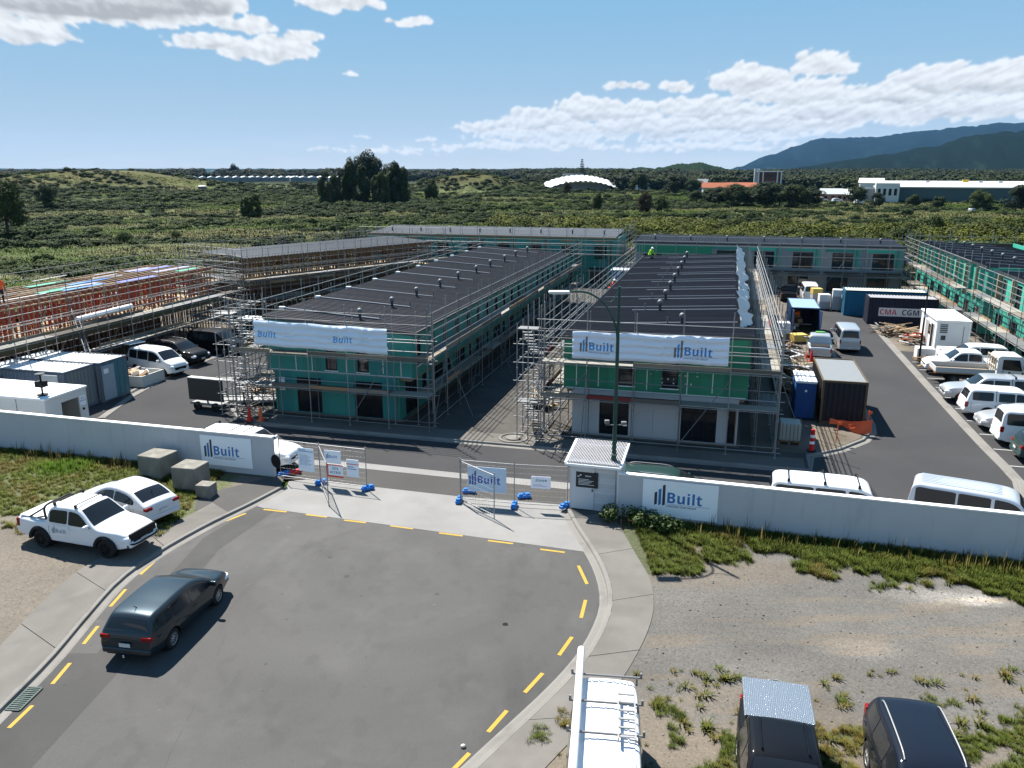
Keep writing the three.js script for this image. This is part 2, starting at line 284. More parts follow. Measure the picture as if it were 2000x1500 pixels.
struct('dish_channel', flat([[-11.7, -38.72], [-7.6, -37.97], [-2.7, -36.62], [2.8, -35.12], [2.9, -35.95], [-2.6, -37.3], [-7.7, -38.75], [-12, -39.5]], 0.009), MG.apron);
// broken yellow lines
{
  const dash = (a, b) => { const dx = b[0] - a[0], dz = b[1] - a[1], l = Math.hypot(dx, dz), nx = -dz / l * 0.06, nz = dx / l * 0.06; return flat([[a[0] + nx, a[1] + nz], [b[0] + nx, b[1] + nz], [b[0] - nx, b[1] - nz], [a[0] - nx, a[1] - nz]], 0.006); };
  const T = [[-10.82, -32.9], [-9.74, -32.63], [-8.85, -32.36], [-7.87, -32.09], [-7.09, -31.78], [-6.12, -31.52], [-5.06, -31.22], [-4.07, -30.92], [-2.98, -30.53], [-1.99, -30.24], [-0.96, -29.82], [0.04, -29.54], [1.1, -29.05], [2.04, -28.78],
    [2.48, -27.69], [2.68, -26.29], [2.53, -25.18], [2.28, -24.02], [1.9, -22.89], [1.43, -21.88], [0.9, -20.97], [0.36, -20.05], [-0.14, -19.26], [-0.63, -18.38], [-1.08, -17.58], [-1.6, -16.75],
    [-11.46, -32.47], [-12.05, -31.68], [-12.69, -30.72], [-13.12, -29.63], [-13.5, -28.0], [-13.58, -27.0], [-13.62, -25.92], [-13.6, -24.74], [-13.42, -23.52], [-13.36, -22.49], [-13.25, -21.48], [-13.22, -20.45], [-13.24, -19.48], [-13.33, -18.54], [-13.4, -17.5], [-13.4, -16.5]];
  const set = new THREE.Group(); set.name = 'road_markings'; set.userData.kind = 'structure'; scene.add(set);
  for (let i = 0; i < T.length; i += 2) mesh('dash', dash(T[i], T[i + 1]), MG.yellow, set);
  const bays = new THREE.Group(); bays.name = 'bay_markings'; bays.userData.kind = 'structure'; scene.add(bays);
  for (let t = 43.3; t < 68; t += 2.62) mesh('bay_line', flat(stPoly([[14.3, t], [19.4, t], [19.4, t + 0.1], [14.3, t + 0.1]]), 0.006), MG.lineWhite, bays);
  for (const t of [46.6, 49.3, 52.2, 54.9, 57.6]) mesh('bay_line', flat(stPoly([[-43.2, t], [-38.3, t], [-38.3, t + 0.1], [-43.2, t + 0.1]]), 0.006), MG.lineWhite, bays);
}
// kerb and channel with a real step, then the footpath in slabs with open joints
const KP = [[-0.27, 0.004], [-0.2, 0.018], [-0.02, 0.012], [0.0, 0.02], [0.03, 0.105], [0.05, 0.118], [0.17, 0.12], [0.17, -0.02]];
struct('kerb', sweep(kerbR, KP.map(([d, h]) => [-d, h]).reverse()), MG.kerb);
struct('kerb', sweep(kerbL, KP), MG.kerb);
{
  function slabs(name, inner, outer, n) {
    const root = new THREE.Group(); root.name = numbered(name); root.userData.kind = 'structure'; scene.add(root);
    const A = spline(inner, n * 6), B = spline(outer, n * 6);
    for (let i = 0; i < n; i++) {
      const a = A.slice(i * 6, i * 6 + 7), b = B.slice(i * 6, i * 6 + 7), e = 0.012; const pull = (p, q, k) => [lerp(p[0], q[0], k), lerp(p[1], q[1], k)];
      a[0] = pull(a[0], a[1], e * 2); a[6] = pull(a[6], a[5], e * 2); b[0] = pull(b[0], b[1], e * 2); b[6] = pull(b[6], b[5], e * 2);
      const g = slab([...a, ...b.slice().reverse()], 0.0, 0.118 + (i % 3) * 0.002); mesh('path_slab', g, MG.path, root);
    }
  }
  const inR = offsetLine(kerbR, -0.175), inL = offsetLine(kerbL, 0.175);
  slabs('footpath', inR.slice(2, 62), spline([[4.25, -32.4], [4.5, -30.4], [4.75, -28.2], [4.95, -26.4], [4.75, -24.5], [4.3, -23], [3.7, -21.6], [3.1, -20.4], [2.0, -18.6], [0.6, -16.6], [-1.6, -13], [-3, -9.5], [-3.6, -4], [-3.6, 8]], 59), 12);
  slabs('footpath', inL.slice(4, 56), spline([[-13.2, -33.4], [-13.9, -31.6], [-15.0, -29.4], [-15.85, -27.2], [-15.95, -25], [-15.8, -22.4], [-15.75, -19], [-15.8, -12], [-15.9, 8]], 51), 12);
}
// the lots either side of the road: gravel, bare earth and grass
const wallRz = (x) => -32 + (x - 4.5) * 0.2945, wallLz = (x) => -36.5 + (x + 11.3) * 0.274;
function grassAt(x, z) {
  const n = fbm(x / 1.6, z / 1.6, 4), n2 = fbm(x / 0.45 + 9, z / 0.45, 3);
  if (x > 0) {
    const d = z - wallRz(x);
    let g = smooth(4.6, 2.2, d + (n - 0.5) * 5.5 + (x < 9 ? -0.6 : 0.9));
    if (x > 7.0 && x < 9.3 && d > 1.2) g *= smooth(0.5, 0.62, n);
    g = Math.max(g, smooth(0.52, 0.66, fbm(x / 0.9 + 5, z / 0.9, 3)) * smooth(-18.9, -17.3, z) * smooth(0.5, 2, x) * 0.95, smooth(0.6, 0.7, fbm(x / 0.7, z / 0.7, 3)) * smooth(-20.5, -19, z) * 0.6, smooth(11, 13, x) * smooth(-19.4, -18.3, z) * smooth(0.36, 0.5, n));
    return clamp(g * (0.55 + 0.9 * n2));
  }
  const d = z - wallLz(x);
  return clamp(smooth(9.4, 5.6, d + (n - 0.5) * 4.5) * smooth(-12.2, -14, x) * (0.62 + 0.75 * n2) + smooth(0.62, 0.72, fbm(x / 0.9, z / 0.9, 3)) * 0.5 * smooth(-29, -20, z));
}
function lot(name, pts, x0, z0, w, d, right) {
  const N = Math.floor(2040 * Math.min(1, w / d)), H = Math.round(N * d / w), r = rng(right ? 41 : 43), sp = new Float32Array(N * H); for (let i = 0; i < sp.length; i++) sp[i] = r();
  const t = tex(N, H, (x, y, u, v) => {
    const X = x0 + u * w, Z = z0 + v * d, s = sp[y * N + x], s2 = sp[(y >> 1 << 1) * N + (x >> 1 << 1)], g = grassAt(X, Z), big = fbm(X / 2.5, Z / 1.3, 5), streak = fbm(X / 3.5 + 4, Z * 1.6, 4);
    let grav = [0.086, 0.081, 0.073], earth = [0.108, 0.09, 0.069], c;
    let e = right ? smooth(0.5, 0.66, streak) * 0.75 : 0.8;
    if (right) { e = Math.max(e, smooth(0.2, -1.0, (-20 + (X - 4) * 0.22) - Z + (big - 0.5) * 3) * 0.95, smooth(2.2, 0.6, Math.abs(Z + 27.2) + Math.abs(X - 7) * 0.25 + (big - .5)) * 0.8); }
    c = grav.map((q, i) => lerp(q, earth[i], e));
    let k = (1 + 0.28 * (big - 0.5) * 2) * (1 + (0.3 - 0.12 * e) * (s - 0.5) * 2 * 0.8 + 0.25 * (s2 - 0.5));
    if (s2 > 0.985) k *= 0.55; else if (s2 < 0.012) k *= 1.5;
    if (right) for (const [px, pz, q, a] of [[14.9, -25.3, 1.2, 0.3], [16.1, -25.0, 0.7, 0.25], [11, -22.1, 0.9, 0.12], [6.5, -21.1, 0.4, 0.1]]) { const q2 = Math.hypot((X - px) / 1.5, (Z - pz) * 1.3) / q; if (q2 < 1.5) k *= 1 + a * 3.2 * smooth(1.2, 0.2, q2 + (big - 0.5) * 2.4) * (0.6 + 0.8 * s); }
    const gr = right ? [0.04, 0.05, 0.014] : [0.056, 0.07, 0.017], gd = smooth(0.3, 0.7, g);
    return c.map((q, i) => lerp(q * k, gr[i] * (0.6 + 0.9 * s2), gd * 0.85));
  }, true, false);
  const g = flat(pts, 0.1), uv = g.attributes.uv, p = g.attributes.position; for (let i = 0; i < p.count; i++) uv.setXY(i, (p.getX(i) - x0) / w, (p.getZ(i) - z0) / d);
  struct(name, g, new THREE.MeshStandardMaterial({ map: t, roughness: 0.95 }));
}
lot('gravel_lot', [[4.1, -32.3], [4.5, -32], [48, -19.2], [48, 14], [-3.8, 14], [-3.75, 8], [-3.7, -4], [-3.1, -9.5], [-1.7, -13], [0.5, -16.6], [1.9, -18.6], [3.0, -20.4], [3.6, -21.6], [4.2, -23], [4.65, -24.5], [4.85, -26.4], [4.65, -28.2], [4.4, -30.4]], -4, -33, 52, 47, true);
lot('grass_lot', [[-11.35, -36.3], [-60, -49.6], [-60, 14], [-15.75, 14], [-15.65, -12], [-15.6, -19], [-15.65, -22.4], [-15.8, -25], [-15.7, -27.2], [-14.85, -29.4], [-13.75, -31.6], [-13.05, -33.4]], -60, -50, 50, 64, false);
struct('gate_path', flat([[2.35, -33.3], [2.66, -31.1], [2.75, -30.6], [4.5, -30.3], [4.2, -32.6], [4.6, -35.3], [2.5, -35.0]], 0.112), ground([0.15, 0.146, 0.14], 5, 0.15, 0.12, { seed: 33 }));
struct('gate_path', flat([[-11.2, -34.2], [-10.7, -35.3], [-10.9, -36.6], [-11.4, -36.6], [-14.2, -34.2], [-13.7, -32.6], [-12.15, -32.3]], 0.112), ground([0.15, 0.146, 0.14], 5, 0.15, 0.12, { seed: 34 }));
// raised ground round the buildings, edged with kerb
const padEdge = [[-29.5, 60], [-29.4, 44.4], [-29.2, 42.8], [-27.5, 41.0], [-25.4, 39.95], [-20, 39.9], [-13, 39.9], [-6, 39.9], [4.6, 39.9], [4.75, 42.2], [5.4, 42.7], [6.5, 43.7], [7.9, 45.6], [8.5, 47.2], [8.7, 49], [8.7, 60], [8.7, 92]];
struct('building_yard', slab(stPoly([[-29.5, 60], [-29.4, 44.4], [-29.2, 42.8], [-27.5, 41.0], [-25.4, 40], [4.55, 40], [4.7, 42.3], [6.5, 43.8], [7.9, 45.7], [8.6, 49], [8.6, 100], [-29.5, 100]]), -0.02, 0.11), MG.gravel);
struct('kerb', sweep(offsetLine(stPoly(padEdge), 0), KP.map(([d, h]) => [-d, h]).reverse()), MG.kerb);
struct('front_path', flat(stPoly([[-25.4, 40.12], [4.4, 40.12], [4.4, 41.5], [-25.4, 41.5]]), 0.116), MG.concrete);
struct('side_earth', flat(stPoly([[1.9, 42.3], [4.7, 42.4], [6.4, 43.9], [7.7, 45.8], [8.4, 49], [8.4, 98], [1.9, 98]]), 0.117), MG.dirt);
{
  const strip = (pts, w) => struct('kerb_strip', sweep(stPoly(pts), [[-w, 0.0], [-w, 0.025], [0, 0.04], [0.05, 0.03], [0.1, 0.04], [w, 0.03], [w, 0]]), MG.kerb);
  strip([[13.85, 90], [13.85, 70], [13.85, 60], [13.9, 50], [13.95, 46], [14.05, 43], [14.05, 41], [13.75, 39.6], [13.0, 38.4]], 0.28);
  strip([[-35.4, 38.6], [-37.0, 43.1], [-38.0, 47.7], [-38.5, 51], [-38.7, 57]], 0.22); strip([[-37.6, 43.0], [-38.7, 47.7], [-43, 48.2]], 0.12);
  { const root = thing('drain_grate', 'dark green drain grate in the left kerb channel', 'drain', -13.62, 0.012, -19.75, 1.5); mesh('frame', join([box(1.0, 0.03, 0.05, 0, 0.012, 0.2), box(1.0, 0.03, 0.05, 0, 0.012, -0.2), box(0.05, 0.03, 0.4, -0.5, 0.012, 0), box(0.05, 0.03, 0.4, 0.5, 0.012, 0)]), M([0.035, 0.055, 0.05], 0.6), root); for (let i = 0; i < 11; i++) mesh('grate_bar', box(0.035, 0.025, 0.38, -0.42 + i * 0.084, 0.014, 0), M([0.05, 0.085, 0.075], 0.6), root); }
  const peb = new THREE.IcosahedronGeometry(0.07, 1), pp = peb.attributes.position; for (let i = 0; i < pp.count; i++) pp.setY(i, pp.getY(i) * 0.6 + 0.03); solo('pale_stone', peb, M([0.4, 0.39, 0.36], 0.8), 'small pale stone on the road near the bottom kerb', 'stone', -1.25, 0.01, -17.8); solo('dead_leaf', new THREE.CircleGeometry(0.07, 7).rotateX(-1.2).scale(1.4, 1, 0.8), M([0.03, 0.02, 0.015], 0.9, { side: THREE.DoubleSide }), 'dark dead leaf lying on the middle of the road', 'leaf', -0.22, 0.03, -23.6);
  const mh = solo('manhole_cover', join([cyl(0.42, 0.06, 0, 0.03, 0, 24), new THREE.TorusGeometry(0.75, 0.08, 5, 28).rotateX(Math.PI / 2).scale(1, 0.5, 1).translate(0, 0.02, 0)]), MG.kerb, 'round concrete manhole in the gravel between the two teal blocks', 'manhole', 0.08, 0.115, -42.3);
}

// ---------- print on boards and cloth ----------
function print(W, H, draw, o = {}) {
  const c = document.createElement('canvas'); c.width = W; c.height = H; const x = c.getContext('2d'); x.fillStyle = o.ground ?? '#ffffff'; x.fillRect(0, 0, W, H); draw(x, W, H);
  const t = new THREE.CanvasTexture(c); t.colorSpace = THREE.SRGBColorSpace; return new THREE.MeshStandardMaterial({ map: t, roughness: o.rough ?? 0.6, side: THREE.DoubleSide, ...o.mat });
}
function logo(x, px, py, w, o = {}) {        // three slanted bars, a blue word, a line and a small line of capitals
  const h = w * 0.42, dark = o.dark ?? '#2b3440', blue = o.blue ?? '#2f6fb0', bw = w * 0.05;
  const bars = [[0, 0.36, dark], [1.45, 0.2, blue], [2.9, 0, dark]];
  for (const [i, top, c] of bars) { x.fillStyle = c; x.beginPath(); x.moveTo(px + i * bw, py + h * (top + 0.06)); x.lineTo(px + (i + 1) * bw, py + h * top); x.lineTo(px + (i + 1) * bw, py + h * 0.94); x.lineTo(px + i * bw, py + h); x.fill(); }
  x.fillStyle = blue; x.font = `bold ${h * 0.68}px sans-serif`; x.textBaseline = 'alphabetic'; x.textAlign = 'left'; x.fillText('Built', px + 4.2 * bw, py + h * 0.84, w - 4.2 * bw);
  if (o.small !== false) { x.fillStyle = blue; x.fillRect(px + 4.2 * bw, py + h * 0.89, w - 4.4 * bw, h * 0.015); x.fillStyle = dark; x.font = `bold ${h * 0.115}px sans-serif`; x.fillText('CONSTRUCTION GROUP', px + 4.2 * bw, py + h * 1.03, w - 4.4 * bw); }
}

// ---------- wall panels with real openings ----------
function rectsMinus(x0, x1, y0, y1, holes) {
  let list = [[x0, x1, y0, y1]];
  for (const [a, b, c, d] of holes) list = list.flatMap(([p, q, r, s]) => {
    if (b <= p || a >= q || d <= r || c >= s) return [[p, q, r, s]]; const out = [];
    if (a > p) out.push([p, a, r, s]); if (b < q) out.push([b, q, r, s]); const l = Math.max(a, p), m = Math.min(b, q);
    if (c > r) out.push([l, m, r, c]); if (d < s) out.push([l, m, d, s]); return out;
  });
  return list.filter(([a, b, c, d]) => b - a > 0.01 && d - c > 0.01);
}
function pieces(rects) {                   // rectangles that touch stay one piece
  const left = rects.slice(), out = []; while (left.length) { const grp = [left.pop()]; for (let i = 0; i < grp.length; i++) for (let j = left.length - 1; j >= 0; j--) { const [a, b, c, d] = grp[i], [p, q, r, s] = left[j]; if (p <= b + 1e-6 && q >= a - 1e-6 && r <= d + 1e-6 && s >= c - 1e-6) grp.push(left.splice(j, 1)[0]); } out.push(grp); } return out;
}
function wallOf(root, name, at, turn, L, y0, y1, step, holes, mats, thick = 0.1, seed = 1, gap = 0.008) {
  const g = new THREE.Group(); g.name = name; g.position.set(...at); g.rotation.y = turn; root.add(g); const r = rng(seed);
  const back = rectsMinus(0, L, y0, y1, holes).map(([a, b, c, d]) => box(b - a, d - c, 0.05, (a + b) / 2, (c + d) / 2, -thick - 0.03));
  mesh('lining', join(back), MAT.pineDark, g);
  const n = Math.max(1, Math.round(L / step));
  for (let i = 0; i < n; i++) {
    const a = i * L / n + gap / 2, b = (i + 1) * L / n - gap / 2, m = mats[Math.floor(r() * mats.length)], out = 0.004 * r();
    const parts = pieces(rectsMinus(a, b, y0, y1, holes)).map((list) => join(list.map(([p, q, c, d]) => box(q - p, d - c, thick, (p + q) / 2, (c + d) / 2, -thick / 2 + out)))); for (const p of parts) mesh('panel', p, m, g);
  }
  return g;
}
function windowOf(root, at, turn, w, h, o = {}) {   // set back in its opening
  const g = new THREE.Group(); g.name = o.name ?? 'window'; g.position.set(...at); g.rotation.y = turn; root.add(g); const f = o.f ?? 0.05, d = -0.06;
  mesh('frame', join([box(f, h, 0.07, -w / 2 + f / 2, 0, d), box(f, h, 0.07, w / 2 - f / 2, 0, d), box(w - 2 * f, f, 0.07, 0, h / 2 - f / 2, d), box(w - 2 * f, f, 0.07, 0, -h / 2 + f / 2, d), ...(o.bars ?? []).map(([x, y, ww, hh]) => box(ww, hh, 0.05, x, y, d))]), o.mat ?? MAT.black, g);
  const n = o.panes ?? 1, pw = (w - 2 * f - (n - 1) * f) / n;
  for (let i = 0; i < n; i++) mesh('pane', box(pw, h - 2 * f, 0.012, -w / 2 + f + pw / 2 + i * (pw + f), 0, d - 0.015), MAT.glassDark, g);
  if (n > 1) mesh('mullion', join(Array.from({ length: n - 1 }, (_, i) => box(f, h - 2 * f, 0.06, -w / 2 + f + (i + 1) * (pw + f) - f / 2, 0, d))), o.mat ?? MAT.black, g);
  if (o.sill) mesh('sill', box(w + 0.16, 0.05, 0.05, 0, -h / 2 - 0.03, 0.03), MAT.whiteMatt, g);
  return g;
}
const TEAL = [[0.034, 0.21, 0.19], [0.031, 0.195, 0.19], [0.038, 0.23, 0.2], [0.034, 0.215, 0.175]].map((c) => M(c, 0.55));
const TEALG = [[0.028, 0.2, 0.115], [0.03, 0.22, 0.13], [0.026, 0.185, 0.11]].map((c) => M(c, 0.5));
const SEA = [[0.05, 0.36, 0.27], [0.045, 0.29, 0.225], [0.035, 0.21, 0.18]].map((c) => M(c, 0.5));
const GREY = [[0.23, 0.24, 0.255], [0.26, 0.265, 0.275], [0.21, 0.22, 0.24]].map((c) => M(c, 0.7));
const PLAST = [[0.4, 0.41, 0.42], [0.42, 0.425, 0.43]].map((c) => M(c, 0.75));
const TAPE = M([0.6, 0.62, 0.62], 0.5);
const ROOF = [[0.0085, 0.012, 0.0195], [0.0095, 0.0132, 0.021], [0.0078, 0.011, 0.018]].map((c) => M(c, 0.6, { specularIntensity: 0.12 }));
const ROOFB = [[0.021, 0.022, 0.029], [0.0235, 0.0245, 0.031], [0.019, 0.02, 0.0265]].map((c) => M(c, 0.55, { specularIntensity: 0.2 }));
const FLASH = M([0.15, 0.165, 0.19], 0.45);

// ribbed roofing sheets laid side by side; the sheet runs along local x over width W
const sheetGeo = new Map();
function sheet(W, pitch = 0.76) {
  const key = W.toFixed(2); if (sheetGeo.has(key)) return sheetGeo.get(key); const pr = []; const n = 2, s = pitch / n;
  for (let i = 0; i < n; i++) { const z = i * s; pr.push([z, 0.0], [z + s * 0.6, 0.0], [z + s * 0.68, 0.045], [z + s * 0.92, 0.045]); } pr.push([pitch, 0]);
  const pos = [], idx = []; for (const [z, y] of pr) pos.push(0, y, -z, W, y, -z); for (let i = 0; i + 1 < pr.length; i++) { const a = 2 * i; idx.push(a, a + 1, a + 2, a + 1, a + 3, a + 2); }
  const g = new THREE.BufferGeometry(); g.setAttribute('position', new THREE.Float32BufferAttribute(pos, 3)); g.setIndex(idx); const f = g.toNonIndexed(); f.computeVertexNormals(); f.setAttribute('uv', new THREE.BufferAttribute(new Float32Array(f.attributes.position.count * 2), 2)); sheetGeo.set(key, f); return f;
}
const ventGeo = join([cyl(0.09, 0.5, 0, 0.25, 0, 12), cyl(0.13, 0.1, 0, 0.03, 0, 12)]), cowlGeo = join([new THREE.SphereGeometry(0.17, 14, 8, 0, Math.PI * 2, 0, Math.PI * 0.62).translate(0, 0.56, 0), cyl(0.13, 0.12, 0, 0.5, 0, 12)]), pipeGeo = join([cyl(0.035, 0.5, 0, 0.25, 0, 8), cyl(0.06, 0.05, 0, 0.02, 0, 8)]);
function ventAt(root, x, y, z) { const v = mesh('roof_vent', ventGeo, MAT.darkSteel, root); v.position.set(x, y, z); mesh('cowl', cowlGeo, MAT.steelDull, v); }
function roofOn(root, W, D, y0, y1, o = {}) {   // a single slope from y0 at x = 0 to y1 at x = W
  const a = Math.atan2(y1 - y0, W), Ls = Math.hypot(W, y1 - y0) + 0.3, n = Math.floor(D / 0.76), r = rng(o.seed ?? 4);
  for (let i = 0; i < n; i++) { const m = mesh('roof_sheet', sheet(Ls), (o.mats ?? ROOF)[Math.floor(r() * 3)], root); m.rotation.z = a; m.position.set(-0.15, y0 + 0.06 + (i % 2) * 0.004, -i * 0.76 - (o.front ?? 0)); }
  mesh('fascia', join([beam([-0.16, y0 - 0.06, 0.04], [W + 0.14, y1 - 0.06, 0.04], 0.03, 0.2), beam([-0.16, y0 - 0.06, -D - 0.02], [W + 0.14, y1 - 0.06, -D - 0.02], 0.03, 0.2)]), MAT.darkSteel, root);
  mesh('gutter', box(0.13, 0.12, D, (y0 < y1 ? -0.22 : W + 0.22), Math.min(y0, y1) - 0.03, -D / 2), MAT.darkSteel, root);
  return (x) => y0 + (y1 - y0) * x / W + 0.1;
}

function tealBlock(o) {
  const { W, D, yL, yR, mats, gW, seed } = o, root = siteThing(o.name, o.label, 'building', o.s, o.t);
  const top = Math.min(yL, yR) - 0.12, mid = 2.75;
  const fx = o.front, x0 = o.gx0, x1 = o.gx1;
  mesh('slab', box(x1 - x0 + 0.4, 0.16, D, (x0 + x1) / 2, 0.12, -D / 2), MG.concrete, root);
  // upper floor
  wallOf(root, 'front_wall', [0, 0, 0], 0, W, mid, top, 1.18, fx.up.map(([c, w, b, t]) => [c - w / 2, c + w / 2, b, t]), mats, 0.1, seed);
  wallOf(root, 'front_wall', [x0, 0, o.gset ?? -0.02], 0, x1 - x0, 0.2, mid - 0.012, o.gstep ?? 1.2, fx.down.map(([c, w, b, t]) => [c - w / 2 - x0, c + w / 2 - x0, b, t]), gW, 0.1, seed + 1);
  mesh('gable_strip', new THREE.ExtrudeGeometry(new THREE.Shape([[0.01, top + 0.004], [W - 0.01, top + 0.004], [W - 0.01, yR], [0.01, yL]].map((p) => new THREE.Vector2(...p))), { depth: 0.09, bevelEnabled: false }).translate(0, 0, -0.095), mats[0], root);
  // long sides: a narrow window to every house
  const side = (right) => {
    const up = [], down = [], n = o.units, u = D / n;
    for (let i = 0; i < n; i++) { const z = (i + 0.5) * u; up.push([z - u * 0.28, 0.75, 3.35, 5.0], [z + u * 0.22, 0.75, 3.35, 5.0]); down.push([z - u * 0.1, 1.9, 0.24, 2.35], [z + u * 0.36, 0.7, 1.1, 2.35]); }
    const turn = right ? Math.PI / 2 : -Math.PI / 2;
    const conv = ([c, w, b, t]) => [c - w / 2, c + w / 2, b, t];
    wallOf(root, 'side_wall', right ? [W, 0, 0] : [0, 0, -D], turn, D, mid, (right ? yR : yL) - 0.12, 1.18, up.map(conv), mats, 0.1, seed + 5);
    wallOf(root, 'side_wall', right ? [x1, 0, 0] : [x0, 0, -D], turn, D, 0.2, mid - 0.012, 1.2, down.map(conv), o.sideLow ?? mats, 0.1, seed + 6);
    for (const [c, w, b, t] of up) { const z = right ? -c : -D + c; windowOf(root, [right ? W : 0, (b + t) / 2, z], turn, w - 0.02, t - b - 0.02, { panes: 1, bars: [[0, -0.35, w - 0.1, 0.05]], sill: true }); }
    for (const [c, w, b, t] of down) { const z = right ? -c : -D + c; windowOf(root, [right ? x1 : x0, (b + t) / 2, z], turn, w - 0.02, t - b - 0.02, { panes: w > 1 ? 2 : 1 }); }
  };
  side(true); side(false);
  mesh('back_wall', box(W, Math.min(yL, yR) - 0.3, 0.1, W / 2, (Math.min(yL, yR) - 0.3) / 2 + 0.15, -D + 0.05), mats[0], root);
  mesh('floor', box(W - 0.3, 0.2, D - 0.4, W / 2, mid - 0.1, -D / 2), MAT.ply, root);
  for (const [c, w, b, t] of fx.up) windowOf(root, [c, (b + t) / 2, 0], 0, w - 0.02, t - b - 0.02, { bars: [[0, -0.12, w - 0.1, 0.05]], sill: true });
  for (const [c, w, b, t] of fx.down) windowOf(root, [c, (b + t) / 2, o.gset ?? -0.02], 0, w - 0.02, t - b - 0.02, { name: 'sliding_door', panes: w > 1.7 ? 3 : 2, bars: [[0, t - b > 2 ? 0.5 : 0, w - 0.1, 0.04]] });
  const tr = rng(seed + 9);
  for (const x of fx.tape) { mesh('seam_tape', box(0.05, 1.05 + 0.3 * tr(), 0.006, x, 3.4 + 0.15 * tr(), 0.006), TAPE, root); }
  mesh('seam_tape', box(W - 0.2, 0.05, 0.006, W / 2, 2.82, 0.009), TAPE, root);
  const Y = roofOn(root, W, D, yL, yR, { seed: seed + 3, mats: o.roofMats });
  return { root, Y };
}
{
  // left teal block with the long ribbed roof
  const W = 9.2, D = 47, n = 10;
  const { root, Y } = tealBlock({ name: 'teal_block', label: 'long teal wrapped two storey block with dark ribbed roof, left of the gravel lane', s: -26.1, t: 42.1, W, D, yL: 6.0, yR: 5.42, gx0: 0.35, gx1: 8.35, units: n, mats: TEAL, gW: TEAL, seed: 11, roofMats: ROOFB,
    front: { up: [[4.14, 0.72, 2.95, 4.9], [6.15, 0.72, 2.95, 4.9]], down: [[2.6, 1.6, 0.3, 2.4], [6.4, 1.75, 0.25, 2.4]], tape: [0.75, 1.85, 2.9, 5.1, 7.4, 8.5] } });
  for (let i = 0; i < n; i++) {
    const z = -2.2 - i * 4.62, x1 = 5.5 + (i % 2) * 0.1; mesh('roof_flashing', beam([0, Y(0) + 0.02, z], [x1 + 0.9, Y(x1 + 0.9) + 0.02, z], 0.14, 0.06), FLASH, root);
    ventAt(root, x1 - 0.2, Y(x1) - 0.06, z + 0.5); const p = mesh('vent_pipe', pipeGeo, MAT.steelDull, root); p.position.set(x1 + 0.9, Y(x1 + 1) - 0.05, z + 0.1);
    mesh('parapet_nib', box(0.35, 0.5, 0.22, -0.1, 5.95, z), MAT.whiteMatt, root);
  }
  mesh('notice', box(0.36, 0.8, 0.02, 0.85, 1.95, 0.02), MAT.whiteMatt, root);
}
{
  const W = 9.7, D = 44, n = 9;
  const { root, Y } = tealBlock({ name: 'teal_block', label: 'green wrapped block with pale ground floor and navy roof, right of the lane', s: -8.2, t: 42.4, W, D, yL: 5.6, yR: 6.1, gx0: 0.5, gx1: 9.3, units: n, mats: TEALG, gW: PLAST, sideLow: PLAST, gstep: 2.4, gset: 0.0, seed: 31,
    front: { up: [[3.4, 0.85, 3.1, 4.6], [5.7, 0.85, 3.1, 4.6]], down: [[2.8, 1.6, 0.3, 2.3], [7.3, 1.85, 0.28, 2.4], [9.0, 0.5, 0.3, 2.3]], tape: [0.7, 1.9, 4.5, 6.6, 7.9] } });
  for (let i = 0; i < n; i++) {
    const z = -4.4 - i * 4.55; mesh('roof_flashing', beam([2.6 + (i % 2) * 0.1, Y(2.7) + 0.02, z + 0.9], [9.0, Y(9.0) + 0.02, z + 0.9], 0.1, 0.06), FLASH, root); if (i) mesh('roof_flashing', beam([0.1, Y(0.1) + 0.02, z - 0.35], [8.9, Y(8.9) + 0.02, z - 0.35], 0.07, 0.05), FLASH, root);
    ventAt(root, 4.4 - (i ? 0 : -1.6), Y(4.4) - 0.05, z + 0.95); const p = mesh('vent_pipe', pipeGeo, MAT.steelDull, root); p.position.set(3.5 - (i ? 0 : -1.7), Y(3.6) - 0.05, z + 1.0);
    // unfinished wrap hanging loose along the high side
    const wr = new THREE.PlaneGeometry(1.9, 1.3, 6, 5), pp = wr.attributes.position, rr = rng(70 + i); for (let k = 0; k < pp.count; k++) pp.setZ(k, 0.22 * Math.sin(pp.getX(k) * 3 + rr() * 1.2) + 0.15 * (rr() - 0.5)); wr.computeVertexNormals();
    const w = mesh('loose_wrap', wr, M([0.6, 0.62, 0.63], 0.5, { side: THREE.DoubleSide }), root); w.rotation.set(-1.15 + 0.3 * rr(), Math.PI / 2 - 0.3, 0.3 * (rr() - 0.5)); w.position.set(9.35 + 0.2 * rr(), Y(9.6) + 0.14, z + 1 + rr());
  }
  const dr = rng(3); for (let k = 0; k < 20; k++) mesh('fixing_pad', box(0.07, 0.07, 0.008, 5.9 + Math.floor(dr() * 5) * 0.3 + (k % 2 ? 0 : -1.5) * (k > 12 ? 0 : 1), 3.4 + Math.floor(dr() * 4) * 0.22, 0.01), TAPE, root);
}
